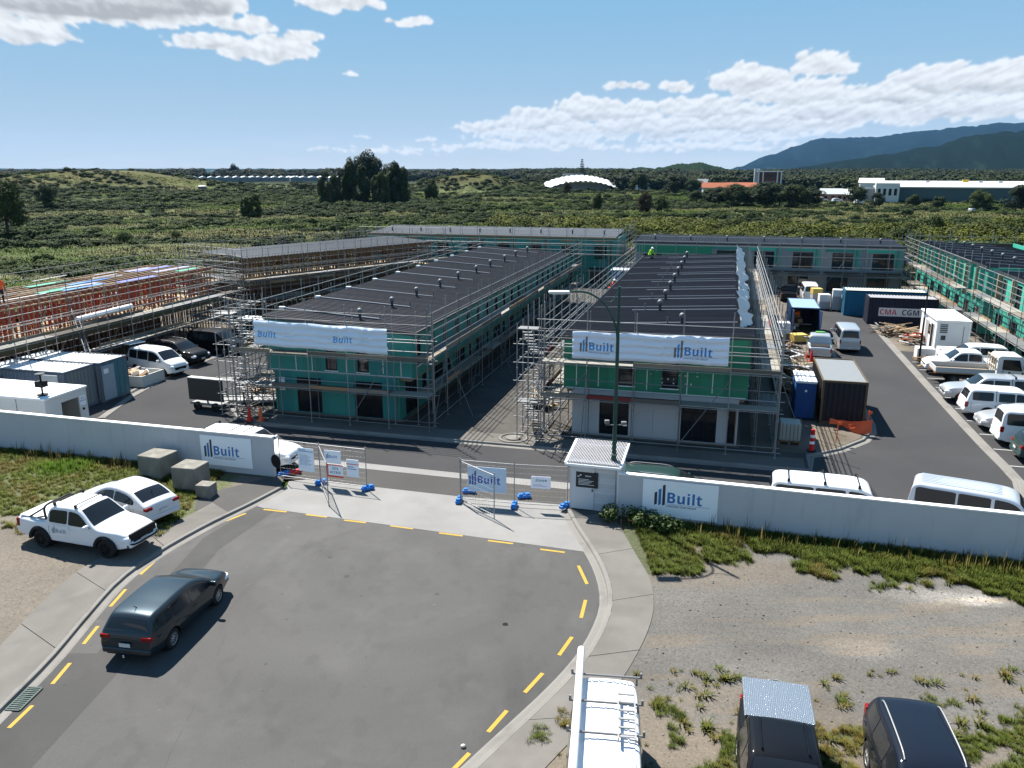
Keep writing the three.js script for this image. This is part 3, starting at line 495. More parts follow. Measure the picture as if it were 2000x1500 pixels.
// the rows at the back and on the right
function rowBlock(o) {
  const { W, D, H, bays } = o, root = siteThing(o.name, o.label, 'building', o.s, o.t, o.turn ?? 0), u = W / bays, up = [], down = [];
  for (let i = 0; i < bays; i++) { const c = (i + 0.5) * u + (o.shift ?? 0); up.push([c, o.ww ?? u * 0.42, o.b ?? 3.3, o.tp ?? H - 0.9]); down.push([c - u * 0.08, u * 0.52, 0.2, 2.3]); }
  const hole = ([c, w, b, t]) => [c - w / 2, c + w / 2, b, t];
  wallOf(root, 'front_wall', [0, 0, 0], 0, W, 2.75, H, o.step ?? 1.2, up.map(hole), o.mats, 0.12, o.seed);
  wallOf(root, 'front_wall', [0, 0, -0.03], 0, W, 0.1, 2.74, o.step ?? 1.2, down.map(hole), o.low ?? o.mats, 0.12, o.seed + 1);
  for (const [c, w, b, t] of up) windowOf(root, [c, (b + t) / 2, 0], 0, w - 0.02, t - b - 0.02, { panes: o.panes ?? 2, bars: [[0, -(t - b) * 0.22, w - 0.1, 0.05]] });
  for (const [c, w, b, t] of down) windowOf(root, [c, (b + t) / 2, -0.03], 0, w - 0.02, t - b - 0.02, { name: 'doorway', panes: 2 });
  for (const x of [0, W]) wallOf(root, 'end_wall', x ? [W, 0, 0] : [0, 0, -D], x ? Math.PI / 2 : -Math.PI / 2, D, 0.1, H, 1.2, [], o.mats, 0.12, o.seed + 7);
  mesh('back_wall', box(W, H, 0.1, W / 2, H / 2, -D + 0.05), o.mats[0], root);
  mesh('floor', box(W - 0.3, 0.22, D - 0.3, W / 2, 2.72, -D / 2), MAT.ply, root);
  // roof rising or falling away from the front
  const hb = o.Hb ?? H - 0.4, a = Math.atan2(hb - H, D), n = Math.floor((W + 0.2) / 0.76), r = rng(o.seed + 3);
  for (let i = 0; i < n; i++) { const m = mesh('roof_sheet', sheet(Math.hypot(D, hb - H) + 0.3), o.roof ?? ROOF[Math.floor(r() * 3)], root); m.rotation.order = 'YXZ'; m.rotation.set(0, Math.PI / 2, a, 'YXZ'); m.position.set((i + 1) * 0.76 - 0.1, H + 0.05 + (i % 2) * 0.004, 0.15); }
  mesh('fascia', box(W + 0.2, 0.2, 0.03, W / 2, H + 0.02, 0.17), o.fascia ?? MAT.darkSteel, root);
  for (let i = 0; i < bays; i++) { ventAt(root, (i + 0.5) * u, H + (hb - H) * 0.35, -D * 0.35); }
  (o.extra ?? (() => {}))(root, u, up);
  return root;
}
const greyRoof = M([0.055, 0.063, 0.075], 0.55);
rowBlock({ name: 'row_block', label: 'teal wrapped row of flats with dark windows closing the back of the site', s: -47, t: 103, W: 33.6, D: 9, H: 6.0, Hb: 6.5, bays: 8, mats: TEAL, seed: 51, ww: 1.6, b: 3.4, tp: 5.1, roof: greyRoof, fascia: MAT.pine,
  extra(root, u) { for (let i = 0; i < 8; i++) { mesh('timber_post', box(0.2, 2.9, 0.06, i * u + 3.4, 4.2, 0.04), MAT.pineDark, root); mesh('timber_lintel', box(1.7, 0.16, 0.05, (i + 0.5) * u, 5.6, 0.04), MAT.pine, root); } } });
rowBlock({ name: 'row_block', label: 'grey clad row of houses with wide black windows behind the parked vans', s: -11.2, t: 103, W: 31, D: 9, H: 5.6, Hb: 5.9, bays: 7, mats: GREY, seed: 61, ww: 2.3, b: 2.95, tp: 4.85, panes: 3, low: GREY,
  extra(root, u) { for (let i = 0; i < 7; i++) { for (let k = 0; k < 4; k++) mesh('teal_strip', box(0.12, 2.6 - 0.2 * k, 0.05, (i + 1) * u - 0.35 - k * 0.2, 4.2 + 0.1 * k, 0.035), SEA[k % 3], root); mesh('teal_strip', box(u * 0.72, 0.5, 0.05, (i + 0.42) * u, 5.22, 0.035), SEA[i % 3], root); mesh('canopy', box(u * 0.9, 0.1, 0.7, (i + 0.5) * u, 2.62, 0.36), MAT.darkSteel, root); } mesh('eave_trim', box(31.1, 0.3, 0.04, 15.5, 5.46, 0.05), PLAST[0], root); mesh('green_wrap', box(9.2, 1.2, 0.04, 4.8, 4.85, 0.045), TEALG[1], root); } });
rowBlock({ name: 'terrace_block', label: 'bright teal terrace of narrow bays along the right side, farther of the two', s: 22.3, t: 108, turn: -Math.PI / 2, W: 28, D: 10, H: 6.0, Hb: 5.5, bays: 8, mats: SEA, seed: 71, ww: 0.95, b: 2.9, tp: 5.6, panes: 1,
  extra(root, u) { for (let i = 0; i < 8; i++) { mesh('reveal', box(0.07, 2.9, 0.3, (i + 0.5) * u - 0.75, 4.3, 0.2), MAT.pinePale, root); mesh('reveal', box(0.06, 2.9, 0.3, (i + 0.5) * u + 0.62, 4.3, 0.16), SEA[0], root); } for (let i = 0; i < 8; i++) mesh('roof_flashing', beam([(i + 0.2) * u, 6.14, -0.5], [(i + 0.2) * u, 5.72, -8], 0.1, 0.06), FLASH, root); } });
rowBlock({ name: 'terrace_block', label: 'bright teal terrace at the right edge, nearer of the two, behind the parked utes', s: 22.9, t: 79, turn: -Math.PI / 2, W: 34, D: 10, H: 5.8, Hb: 5.4, bays: 9, mats: SEA, seed: 81, ww: 1.2, b: 3.0, tp: 5.3, panes: 1,
  extra(root, u) { for (let i = 0; i < 9; i++) { mesh('reveal', box(0.14, 2.9, 0.36, (i + 0.5) * u - 0.85, 4.2, 0.17), MAT.pinePale, root); mesh('roof_flashing', beam([(i + 0.2) * u, 5.94, -0.5], [(i + 0.2) * u, 5.6, -8], 0.1, 0.06), FLASH, root); } } });

// ---------- timber frames still without cladding ----------
const PINK = [[0.25, 0.12, 0.075], [0.3, 0.16, 0.1], [0.2, 0.085, 0.055]].map((c) => M(c, 0.75)), BROWN = [[0.2, 0.11, 0.06], [0.25, 0.145, 0.085], [0.16, 0.085, 0.05]].map((c) => M(c, 0.8));
function frameBlock(o) {
  const { L, D, H } = o, root = thing(o.name, o.label, 'house frame', ...[ST(o.s, o.t)].map(([x, z]) => [x, 0, z])[0], -TH + Math.PI / 2 + (o.turn ?? 0)), r = rng(o.seed);
  // local x runs along the face from the near end (0) to the far end (L); local z = 0 is the face that looks to the right
  const stud = (h) => box(0.05, h, 0.09), gLow = stud(2.5), gUp = stud(2.3);
  mesh('slab', box(L + 0.4, 0.16, D + 0.3, L / 2, 0.1, -D / 2), MG.concrete, root);
  const face = (name, z, y, geo, hgt, mats, gapEvery) => { for (let x = 0.05, i = 0; x < L; x += 0.4, i++) { if (gapEvery && i % gapEvery > gapEvery - 4 && y > 2) continue; const m = mesh('stud', geo, mats[Math.floor(r() * mats.length)], root); m.position.set(x, y + hgt / 2, z); } };
  face('low', 0, 0.2, gLow, 2.5, o.low); face('up', 0, 3.25, gUp, 2.3, o.up, 12);
  const line = (y, z, w, h, m, n) => mesh(n, box(L + 0.1, h, w, L / 2, y, z), m, root);
  for (const z of [0, -D]) { line(0.22, z, 0.1, 0.06, BROWN[0], 'plate'); line(2.73, z, 0.1, 0.05, BROWN[0], 'plate'); line(5.6, z, 0.1, 0.08, o.top, 'plate'); line(4.4, z, 0.08, 0.05, o.up[0], 'nogging'); line(1.45, z, 0.08, 0.05, o.low[0], 'nogging'); }
  line(2.98, 0.0, 0.08, 0.44, o.band, 'floor_band'); mesh('floor', box(L, 0.06, D, L / 2, 3.2, -D / 2), MAT.pinePale, root);
  // cross walls and the rear wall, seen through the studs
  const inner = []; for (let x = 1.2; x < L; x += 2.35) for (let z = -0.4; z > -D; z -= 0.45) if (r() > 0.1) inner.push(box(0.09, 2.3, 0.05, x + (r() - 0.5) * 0.05, 4.4, z)); for (let x = 0.2; x < L; x += 0.5) for (const z of [-D * 0.34, -D * 0.66, -D]) if (r() > 0.22) inner.push(box(0.05, 2.3, 0.09, x, 4.4, z));
  for (let x = 1.2; x < L; x += 2.35) inner.push(box(0.09, 0.09, D, x, 5.5, -D / 2), box(0.07, 0.05, D, x, 4.0, -D / 2), box(0.07, 0.05, D, x, 4.75, -D / 2)); stuff(mesh('inner_framing', join(inner), o.inner, root));
  const lowIn = []; for (let x = 0.3; x < L; x += 0.6) for (const z of [-D * 0.3, -D * 0.62, -D]) lowIn.push(box(0.05, 2.4, 0.09, x, 1.45, z)); stuff(mesh('inner_framing', join(lowIn), BROWN[2], root)); mesh('rear_sheeting', box(L, 2.6, 0.02, L / 2, 1.5, -D - 0.07), BROWN[2], root);
  for (let x = 2; x < L - 2; x += 5.3) { mesh('brace', beam([x, 3.3, 0.1], [x + 1.5, 5.4, 0.1], 0.05, 0.09), MAT.pine, root); mesh('brace', beam([x + 1, 0.3, 0.12], [x + 2.4, 2.6, 0.12], 0.05, 0.09), MAT.pine, root); }
  return { root, r };
}
{
  const L = 28, D = 6.4; const { root, r } = frameBlock({ name: 'unclad_house', label: 'open pink timber frame with bare rafters at the left edge', s: -44.6, t: 36.3, L, D, H: 5.7, seed: 91, low: BROWN, up: PINK, inner: M([0.34, 0.065, 0.042], 0.75), top: MAT.pinePale, band: M([0.1, 0.09, 0.05], 0.8) });
  for (let x = 0.1; x < L; x += 0.62) mesh('rafter', box(0.05, 0.2, D + 0.3, x, 5.76 + 0.01 * r(), -D / 2), PINK[Math.floor(r() * 3)], root);
  for (let z = -0.3; z > -D; z -= 0.75) mesh('purlin', box(L, 0.045, 0.09, L / 2, 5.89, z), MAT.pinePale, root);
  const under = [[0.1, 0.12, 0.42], [0.04, 0.25, 0.17], [0.22, 0.23, 0.36], [0.06, 0.19, 0.48]].map((c) => M(c, 0.6));
  for (let i = 0; i < 15; i++) { const a = r() * (L - 5), b = -0.4 - r() * (D - 1.2); mesh('roofing_underlay', box(2.5 + 2.4 * r(), 0.01, 0.7, a + 2.2, 5.925 + 0.012 * (i % 5), b), under[i % 4], root); }
  for (let i = 0; i < 14; i++) { const m = mesh('loose_batten', box(2 + 3 * r(), 0.045, 0.09, 2 + r() * (L - 5), 5.99 + 0.01 * (i % 3), -0.5 - r() * (D - 1)), r() > 0.5 ? MAT.pinePale : MAT.whiteMatt, root); m.rotation.y = (r() - 0.5) * 0.3; }
}
{
  const L = 26, D = 7.5; const { root } = frameBlock({ name: 'unclad_house', label: 'brown timber frame already under a grey roof, beyond the bare frame', s: -45.7, t: 70.8, turn: -25 * R, L, D, H: 5.8, seed: 95, low: BROWN, up: BROWN, inner: BROWN[1], top: MAT.pine, band: MAT.pineDark });
  const n = Math.floor(L / 0.76); for (let i = 0; i < n; i++) { const m = mesh('roof_sheet', sheet(D + 0.4), greyRoof, root); m.rotation.set(0, Math.PI / 2, 0.03, 'YXZ'); m.position.set((i + 1) * 0.76, 5.95, 0.2); }
  mesh('eave_beam', box(L, 0.24, 0.05, L / 2, 5.78, 0.12), MAT.pineDark, root); for (const x of [4, 9, 15, 21]) mesh('board_stack', box(2.6, 0.18, 0.6, x, 3.4, 0.5), MAT.pinePale, root);
}

// ---------- tube scaffolding ----------
const stdGeo = new Map();
function standardGeo(h) { const k = h.toFixed(2); if (!stdGeo.has(k)) stdGeo.set(k, join([cyl(0.026, h, 0, h / 2, 0, 6), cyl(0.05, 0.06, 0, 2.0, 0, 6), cyl(0.05, 0.06, 0, 4.0, 0, 6), box(0.15, 0.02, 0.15, 0, 0.01, 0)])); return stdGeo.get(k); }
const DECKS = [MAT.steelDull, M([0.25, 0.24, 0.215], 0.8), M([0.18, 0.16, 0.13], 0.8), M([0.1, 0.092, 0.08], 0.85)];
// runs: [[s0, t0, s1, t1, outward sign], ...]; the outer row stands on the line, the inner row 1.0 m towards the building
function scaffold(label, runs, o = {}) {
  const s0 = runs[0][0], t0 = runs[0][1], root = siteThing('scaffold', label, 'scaffold', s0, t0, 0, 'scaffolding round the buildings'), r = rng(o.seed ?? 6);
  const base = o.base ?? 0.1;
  for (const [sa, ta, sb, tb, side, h = o.h ?? 7.2, decks = o.decks ?? [2.1, 4.1], rails = o.rails ?? [5.1, 5.6, 6.1, 6.6]] of runs) {
    const A = [sa - s0, -(ta - t0)], B = [sb - s0, -(tb - t0)], L = Math.hypot(B[0] - A[0], B[1] - A[1]), dx = (B[0] - A[0]) / L, dz = (B[1] - A[1]) / L, nx = -dz * side, nz = dx * side, n = Math.max(1, Math.round(L / 2.4)), w = 0.95;
    const at = (k, off, y) => [A[0] + dx * k + nx * off, y, A[1] + dz * k + nz * off];
    for (let i = 0; i <= n; i++) for (const off of [0, w]) { const hh = off ? h - 0.5 : h + 0.35 * r() - 0.1, m = mesh('standard', standardGeo(Math.round(hh * 5) / 5), r() > 0.3 ? MAT.steel : MAT.steelDull, root), p = at(i * L / n, off, base); m.position.set(...p); }
    const run = (y, off) => mesh('ledger', bar(at(-0.25, off, y), at(L + 0.25, off, y + 0.015 * (r() - 0.5)), 0.024, 6), r() > 0.4 ? MAT.steel : MAT.steelDull, root);
    for (const y of [0.35, ...decks.flatMap((d) => [d - 0.12, d + 0.5, d + 1.0]), ...rails]) run(y + 0.02, 0.05);
    for (const y of [0.35, ...decks.map((d) => d - 0.12), rails[0]]) run(y, w - 0.05);
    for (let i = 0; i <= n; i++) for (const d of decks) mesh('transom', bar(at(i * L / n, -0.15, d - 0.07), at(i * L / n, w + 0.15, d - 0.07), 0.024, 5), MAT.steelDull, root);
    for (const d of decks) for (let i = 0; i < n; i++) { const m = DECKS[Math.floor(r() * 4)]; for (let k = 0; k < 4; k++) { const a = at(i * L / n + 0.02, 0.12 + k * 0.23, d), b = at((i + 1) * L / n - 0.02, 0.12 + k * 0.23, d); mesh('deck_plank', beam(a, b, 0.215, 0.05), m, root); } }
    if (o.toe !== false) for (const d of decks) for (let i = 0; i < n; i++) if (r() > 0.35) mesh('toe_board', beam(at(i * L / n, 0.02, d + 0.12), at((i + 1) * L / n, 0.02, d + 0.12), 0.03, 0.19), r() > 0.75 ? (o.toeMat ?? MAT.pine) : DECKS[2 + (r() > 0.5)], root);
    for (let i = 0; i < n; i += 3) { const k = i * L / n, e = Math.min(L, k + 2.4); mesh('brace', bar(at(k, -0.04, 0.4), at(e, -0.04, 4.0), 0.024, 5), MAT.steelDull, root); }
    if (o.outrig) for (let i = 1; i < n; i += 4) mesh('outrigger', bar(at(i * L / n, -0.05, 3.9), at(i * L / n, -1.6, 0.05), 0.024, 5), MAT.steelDull, root);
  }
  return root;
}
const redToe = M([0.16, 0.025, 0.025], 0.7);
scaffold('grey tube scaffold wrapped round the left teal block with its long roof', [[-27.6, 40.85, -15.5, 40.85, -1], [-15.6, 41.9, -15.6, 90, -1], [-27.5, 41.9, -27.5, 90, 1]], { seed: 101, outrig: true, h: 7.0 });
scaffold('grey tube scaffold round the green block with the navy roof', [[-9.2, 41.2, 3.0, 41.2, -1], [-9.3, 42.3, -9.3, 86, 1], [3.0, 42.3, 3.0, 87.5, -1]], { seed: 103, outrig: true, h: 7.4, decks: [2.55, 4.45], rails: [5.3, 5.75, 6.2, 6.7], toeMat: redToe });
scaffold('grey tube scaffold in front of the teal row of flats at the back', [[-47.5, 101.5, -12.6, 101.5, -1], [-12.2, 102, -12.2, 112, -1]], { seed: 105, h: 7.6, toe: false, rails: [5.3, 5.8, 6.4, 7.0] });
scaffold('grey tube scaffold in front of the grey row of houses at the back', [[-10.9, 101.6, 20.4, 101.6, -1]], { seed: 107, h: 6.9, toe: false, decks: [2.3], rails: [4.4, 5.9, 6.5] });
scaffold('grey tube scaffold along the farther bright teal terrace on the right', [[20.9, 80.2, 20.9, 108.6, -1], [21.2, 110, 33, 110, 1]], { seed: 109, h: 7.2, rails: [5.1, 5.55, 6.0, 6.5] });
scaffold('grey tube scaffold along the nearer bright teal terrace at the right edge', [[21.5, 45, 21.5, 79.4, -1], [33.4, 60, 33.4, 108, 1, 7.6, [2.1, 4.1], [5.6, 6.2, 6.8]]], { seed: 111, h: 7.0, rails: [5.1, 5.6, 6.1] });
scaffold('grey tube scaffold along the bare pink timber frame at the left edge', [[-43.2, 36, -43.2, 64.6, 1], [-43.2, 65.6, -51.4, 65.6, 1], [-51.6, 36, -51.6, 65, -1]], { seed: 113, h: 7.1, decks: [2.0, 3.75], rails: [4.9, 5.4, 6.2, 6.8] });
{
  const a = 25 * R, P = (k, off) => [-45.7 + Math.sin(a) * k + Math.cos(a) * off, 70.8 + Math.cos(a) * k - Math.sin(a) * off], q = [P(-1.2, 1.6), P(26.5, 1.6), P(-1.2, -9), P(26, -9)];
  scaffold('grey tube scaffold along the brown timber frame with the grey roof', [[...q[0], ...q[1], 1], [...q[0], ...q[2], -1], [...q[2], ...q[3], -1]], { seed: 115, h: 7.4, rails: [5.0, 5.6, 6.3, 6.9] });
}
// stair tower and racks of loose tube at the left front corner
{
  const root = siteThing('scaffold_stair_tower', 'dense scaffold stair tower at the left front corner of the left teal block', 'scaffold', -28.7, 40.9);
  for (const x of [0, 0.5, 1.0]) for (const z of [0, -1.2, -2.4, -3.6]) { const m = mesh('standard', standardGeo(6.8), MAT.steel, root); m.position.set(x, 0.1, z); }
  for (let y = 0.4; y < 6.8; y += 1.0) { for (const z of [0, -1.2, -2.4, -3.6]) mesh('ledger', bar([-0.2, y, z], [1.3, y, z], 0.022, 5), MAT.steel, root); for (const x of [0, 1.1]) mesh('ledger', bar([x, y + 0.05, 0.2], [x, y + 0.05, -3.8], 0.022, 5), MAT.steelDull, root); }
  for (let k = 0; k < 3; k++) { for (let i = 0; i < 9; i++) mesh('stair_tread', box(0.5, 0.04, 0.24, 0.3 + (k % 2) * 0.5, 0.3 + k * 2 + i * 0.22, k % 2 ? -0.5 - i * 0.28 : -3.0 + i * 0.28), MAT.steelDull, root); mesh('landing', box(1.1, 0.05, 0.8, 0.55, 2.2 + k * 2, k % 2 ? -3.2 : -0.4), MAT.steelDull, root); }
}
{
  const root = siteThing('scaffold_stair_tower', 'dense scaffold stair tower at the left front corner of the green block', 'scaffold', -10.45, 40.9);
  for (const x of [0, 0.6, 1.2]) for (const z of [0, -1.3, -2.6, -3.9]) { const m = mesh('standard', standardGeo(x === 0 ? 6.4 : 7.4), MAT.steel, root); m.position.set(x, 0.1, z); }
  for (let y = 0.4; y < 6.4; y += 1.0) { for (const z of [0, -1.3, -2.6, -3.9]) mesh('ledger', bar([-0.2, y, z], [1.3, y, z], 0.022, 5), MAT.steel, root); for (const x of [0, 1.1]) mesh('ledger', bar([x, y + 0.05, 0.2], [x, y + 0.05, -4.1], 0.022, 5), MAT.steelDull, root); }
  for (let k = 0; k < 3; k++) { for (let i = 0; i < 9; i++) mesh('stair_tread', box(0.5, 0.04, 0.24, 0.3 + (k % 2) * 0.5, 0.3 + k * 2 + i * 0.22, k % 2 ? -0.5 - i * 0.28 : -3.0 + i * 0.28), MAT.steelDull, root); mesh('landing', box(1.1, 0.05, 0.8, 0.55, 2.2 + k * 2, k % 2 ? -3.4 : -0.4), MAT.steelDull, root); }
  for (const z of [-1.3, -3.9]) mesh('brace', bar([0, 0.4, z], [1.2, 4, z], 0.022, 5), MAT.steelDull, root);
}
// banners tied to the front rails: cloth that bellies between the tubes
function banner(label, s0, s1, t, y0, y1, drop, draw) {
  const W = s1 - s0, H = y1 - y0, g = new THREE.PlaneGeometry(W, H, 90, 36), p = g.attributes.position, k = 4;
  for (let i = 0; i < p.count; i++) {
    const x = p.getX(i), y = p.getY(i), v = y / H + 0.5, u = x / W + 0.5;
    let z = 0.10 * Math.abs(Math.sin(v * Math.PI * k)) * (0.7 + 0.6 * fbm(u * 5, v * 3, 3)) + 0.05 * (fbm(u * 12, v * 7, 4) - 0.5);
    for (const c of [0.26, 0.62, 0.83]) z += 0.035 * Math.sin(Math.atan2((v - 0.5) * H, (u - c) * W) * 9) * Math.exp(-(((u - c) * W) ** 2 + ((v - 0.5) * H) ** 2) * 1.2);
    p.setZ(i, z); p.setY(i, y - drop * u + 0.02 * Math.sin(u * 19));
  }
  g.computeVertexNormals(); const [x, z] = ST((s0 + s1) / 2, t); const m = print(2048, Math.round(2048 * H / W), draw, { ground: '#d3dbe4', rough: 0.55 });
  return solo('banner', g, m, label, 'banner', x, (y0 + y1) / 2, z, -TH, 'banners on the scaffold fronts');
}
banner('faded white banner with two pale blue words across the left teal block front', -25.95, -17.75, 40.7, 4.55, 6.0, 0.12, (x, W, H) => {
  x.fillStyle = '#cbd8e4'; x.fillRect(0, 0, W, H); x.fillStyle = '#4a94cf'; x.textBaseline = 'alphabetic'; x.font = `bold ${H * 0.36}px sans-serif`; x.fillText('Built', W * 0.025, H * 0.66); x.fillText('Built', W * 0.6, H * 0.66);
});
banner('white banner with two barred blue logos across the green block front', -7.5, 0.4, 41.05, 4.75, 6.2, -0.05, (x, W, H) => { x.fillStyle = '#d6dce6'; x.fillRect(0, 0, W, H); logo(x, W * 0.05, H * 0.16, W * 0.26, { dark: '#6e6a68', blue: '#3f86c4' }); logo(x, W * 0.66, H * 0.16, W * 0.28, { dark: '#6e6a68', blue: '#3a80c0' }); });

// ---------- vehicles: a body lofted from its side profile, with real wheel arches cut out ----------
const paint = (c, o = {}) => new THREE.MeshPhysicalMaterial({ color: lin(...c), roughness: o.rough ?? 0.35, metalness: o.metal ?? 0, specularIntensity: 0.1, clearcoat: o.coat ?? 0.85, clearcoatRoughness: 0.06 });
const PAINT = { white: paint([0.7, 0.71, 0.72]), pearl: paint([0.52, 0.54, 0.57]), silver: paint([0.42, 0.44, 0.46], { metal: 0.45 }), grey: paint([0.2, 0.21, 0.22], { metal: 0.4 }), black: paint([0.0025, 0.003, 0.0045], { rough: 0.6, coat: 0.5 }), navy: paint([0.005, 0.008, 0.016], { rough: 0.6, coat: 0.6 }), slate: paint([0.02, 0.03, 0.038], { metal: 0.5 }), green: paint([0.022, 0.05, 0.048], { metal: 0.2 }) };
const wheelGeo = new Map();
function wheelOf(r, w) {
  const k = r + '_' + w; if (wheelGeo.has(k)) return wheelGeo.get(k);
  const tyre = new THREE.LatheGeometry([[r * 0.62, -w / 2], [r * 0.9, -w / 2], [r * 0.98, -w * 0.4], [r, -w * 0.25], [r, w * 0.25], [r * 0.98, w * 0.4], [r * 0.9, w / 2], [r * 0.62, w / 2]].map((p) => new THREE.Vector2(...p)), 28).rotateX(Math.PI / 2);
  const sp = []; for (let i = 0; i < 10; i++) sp.push(box(r * 0.56, r * 0.08, 0.02, r * 0.33, 0, w * 0.38).rotateZ(i * Math.PI / 5));
  const rim = join([...sp, new THREE.TorusGeometry(r * 0.62, r * 0.035, 6, 28).translate(0, 0, w * 0.4), cyl(r * 0.12, 0.05, 0, 0, 0, 12).rotateX(Math.PI / 2).translate(0, 0, w * 0.38)]);
  const disc = cyl(r * 0.61, 0.02, 0, 0, 0, 24).rotateX(Math.PI / 2).translate(0, 0, w * 0.2);
  const v = { tyre: join([tyre, disc]), rim }; wheelGeo.set(k, v); return v;
}
const TYPES = {
  ute: { W: 1.85, prof: [[-2.66, 0.55], [-2.655, 0.95], [-2.6, 1.1], [-2.4, 1.13], [-1.15, 1.15], [-1.08, 1.2], [-0.98, 1.6], [-0.86, 1.75], [-0.5, 1.79], [0.2, 1.79], [0.48, 1.72], [1.15, 1.2], [1.35, 1.14], [2.2, 1.05], [2.48, 0.95], [2.6, 0.78], [2.63, 0.5]], belt: 1.1, tum: 0.26, wheels: [-1.46, 1.62], wr: 0.38, yb: 0.36, glass: [[-0.93, -0.08, 1.16], [-0.02, 1.05, 1.14]], wind: [0.5, 1.13], rear: null },
  canopy: { W: 1.85, prof: [[-2.66, 0.55], [-2.655, 0.95], [-2.6, 1.12], [-2.4, 1.66], [-2.28, 1.78], [-1.9, 1.82], [-1.1, 1.82], [-0.9, 1.8], [-0.5, 1.8], [0.2, 1.79], [0.48, 1.72], [1.15, 1.2], [1.35, 1.14], [2.2, 1.05], [2.48, 0.95], [2.6, 0.78], [2.63, 0.5]], belt: 1.1, tum: 0.24, wheels: [-1.46, 1.62], wr: 0.38, yb: 0.36, glass: [[-2.3, -1.2, 1.18], [-0.93, -0.08, 1.16], [-0.02, 1.05, 1.14]], wind: [0.5, 1.13], rear: [-2.575, -2.41], seamAt: -1.06 },
  hatch: { W: 1.8, prof: [[-2.24, 0.45], [-2.23, 0.78], [-2.16, 0.98], [-1.95, 1.06], [-1.25, 1.38], [-0.7, 1.47], [-0.1, 1.48], [0.25, 1.44], [0.55, 1.34], [1.2, 0.99], [1.4, 0.94], [2.0, 0.82], [2.18, 0.68], [2.24, 0.42]], belt: 0.9, tum: 0.4, wheels: [-1.32, 1.36], wr: 0.33, yb: 0.24, glass: [[-1.5, -0.3, 0.97], [-0.24, 1.05, 0.94]], wind: [0.6, 1.17], rear: [-1.88, -1.27] },
  wagon: { W: 1.84, prof: [[-2.34, 0.42], [-2.335, 0.8], [-2.27, 1.0], [-2.0, 1.36], [-1.86, 1.43], [-1.1, 1.48], [-0.3, 1.49], [0.2, 1.46], [0.5, 1.38], [1.2, 1.02], [1.4, 0.97], [2.05, 0.85], [2.26, 0.7], [2.33, 0.42]], belt: 0.92, tum: 0.38, wheels: [-1.32, 1.36], wr: 0.33, yb: 0.24, glass: [[-2.0, -1.2, 1.0], [-1.14, -0.26, 0.97], [-0.2, 1.05, 0.95]], wind: [0.55, 1.17], rear: [-2.23, -2.03] },
  suv: { W: 1.9, prof: [[-2.34, 0.5], [-2.335, 0.9], [-2.27, 1.12], [-2.05, 1.58], [-1.9, 1.67], [-1.1, 1.73], [-0.3, 1.74], [0.2, 1.71], [0.48, 1.63], [1.15, 1.2], [1.35, 1.14], [2.05, 1.03], [2.26, 0.86], [2.34, 0.5]], belt: 1.08, tum: 0.34, wheels: [-1.36, 1.4], wr: 0.36, yb: 0.3, glass: [[-1.95, -1.2, 1.16], [-1.14, -0.22, 1.13], [-0.16, 1.0, 1.11]], wind: [0.53, 1.12], rear: [-2.24, -2.08] },
  mpv: { W: 1.74, prof: [[-2.34, 0.5], [-2.335, 0.95], [-2.28, 1.2], [-2.16, 1.68], [-2.0, 1.8], [-1.2, 1.85], [-0.2, 1.86], [0.5, 1.83], [0.82, 1.74], [1.6, 1.2], [1.78, 1.13], [2.15, 0.98], [2.3, 0.78], [2.35, 0.45]], belt: 1.08, tum: 0.2, wheels: [-1.4, 1.45], wr: 0.32, yb: 0.24, glass: [[-2.05, -1.15, 1.12], [-1.1, 0.0, 1.1], [0.05, 1.35, 1.05]], wind: [0.86, 1.57], rear: [-2.25, -2.15] },
  van: { W: 1.78, prof: [[-2.44, 0.5], [-2.435, 1.0], [-2.4, 1.2], [-2.3, 1.82], [-2.16, 1.95], [-1.6, 1.985], [-0.3, 2.0], [0.8, 1.985], [1.2, 1.93], [1.45, 1.8], [1.95, 1.2], [2.12, 1.07], [2.34, 0.9], [2.42, 0.7], [2.44, 0.42]], belt: 1.14, tum: 0.13, wheels: [-1.22, 1.36], wr: 0.34, yb: 0.24, glass: [[-2.18, -0.72, 1.22], [-0.64, 0.5, 1.22], [0.62, 1.62, 1.14]], wind: [1.47, 1.92], rear: [-2.39, -2.305] },
};
const ev = new Evaluator(); ev.useGroups = false; ev.attributes = ['position', 'normal', 'uv'];
const bodyCache = new Map();
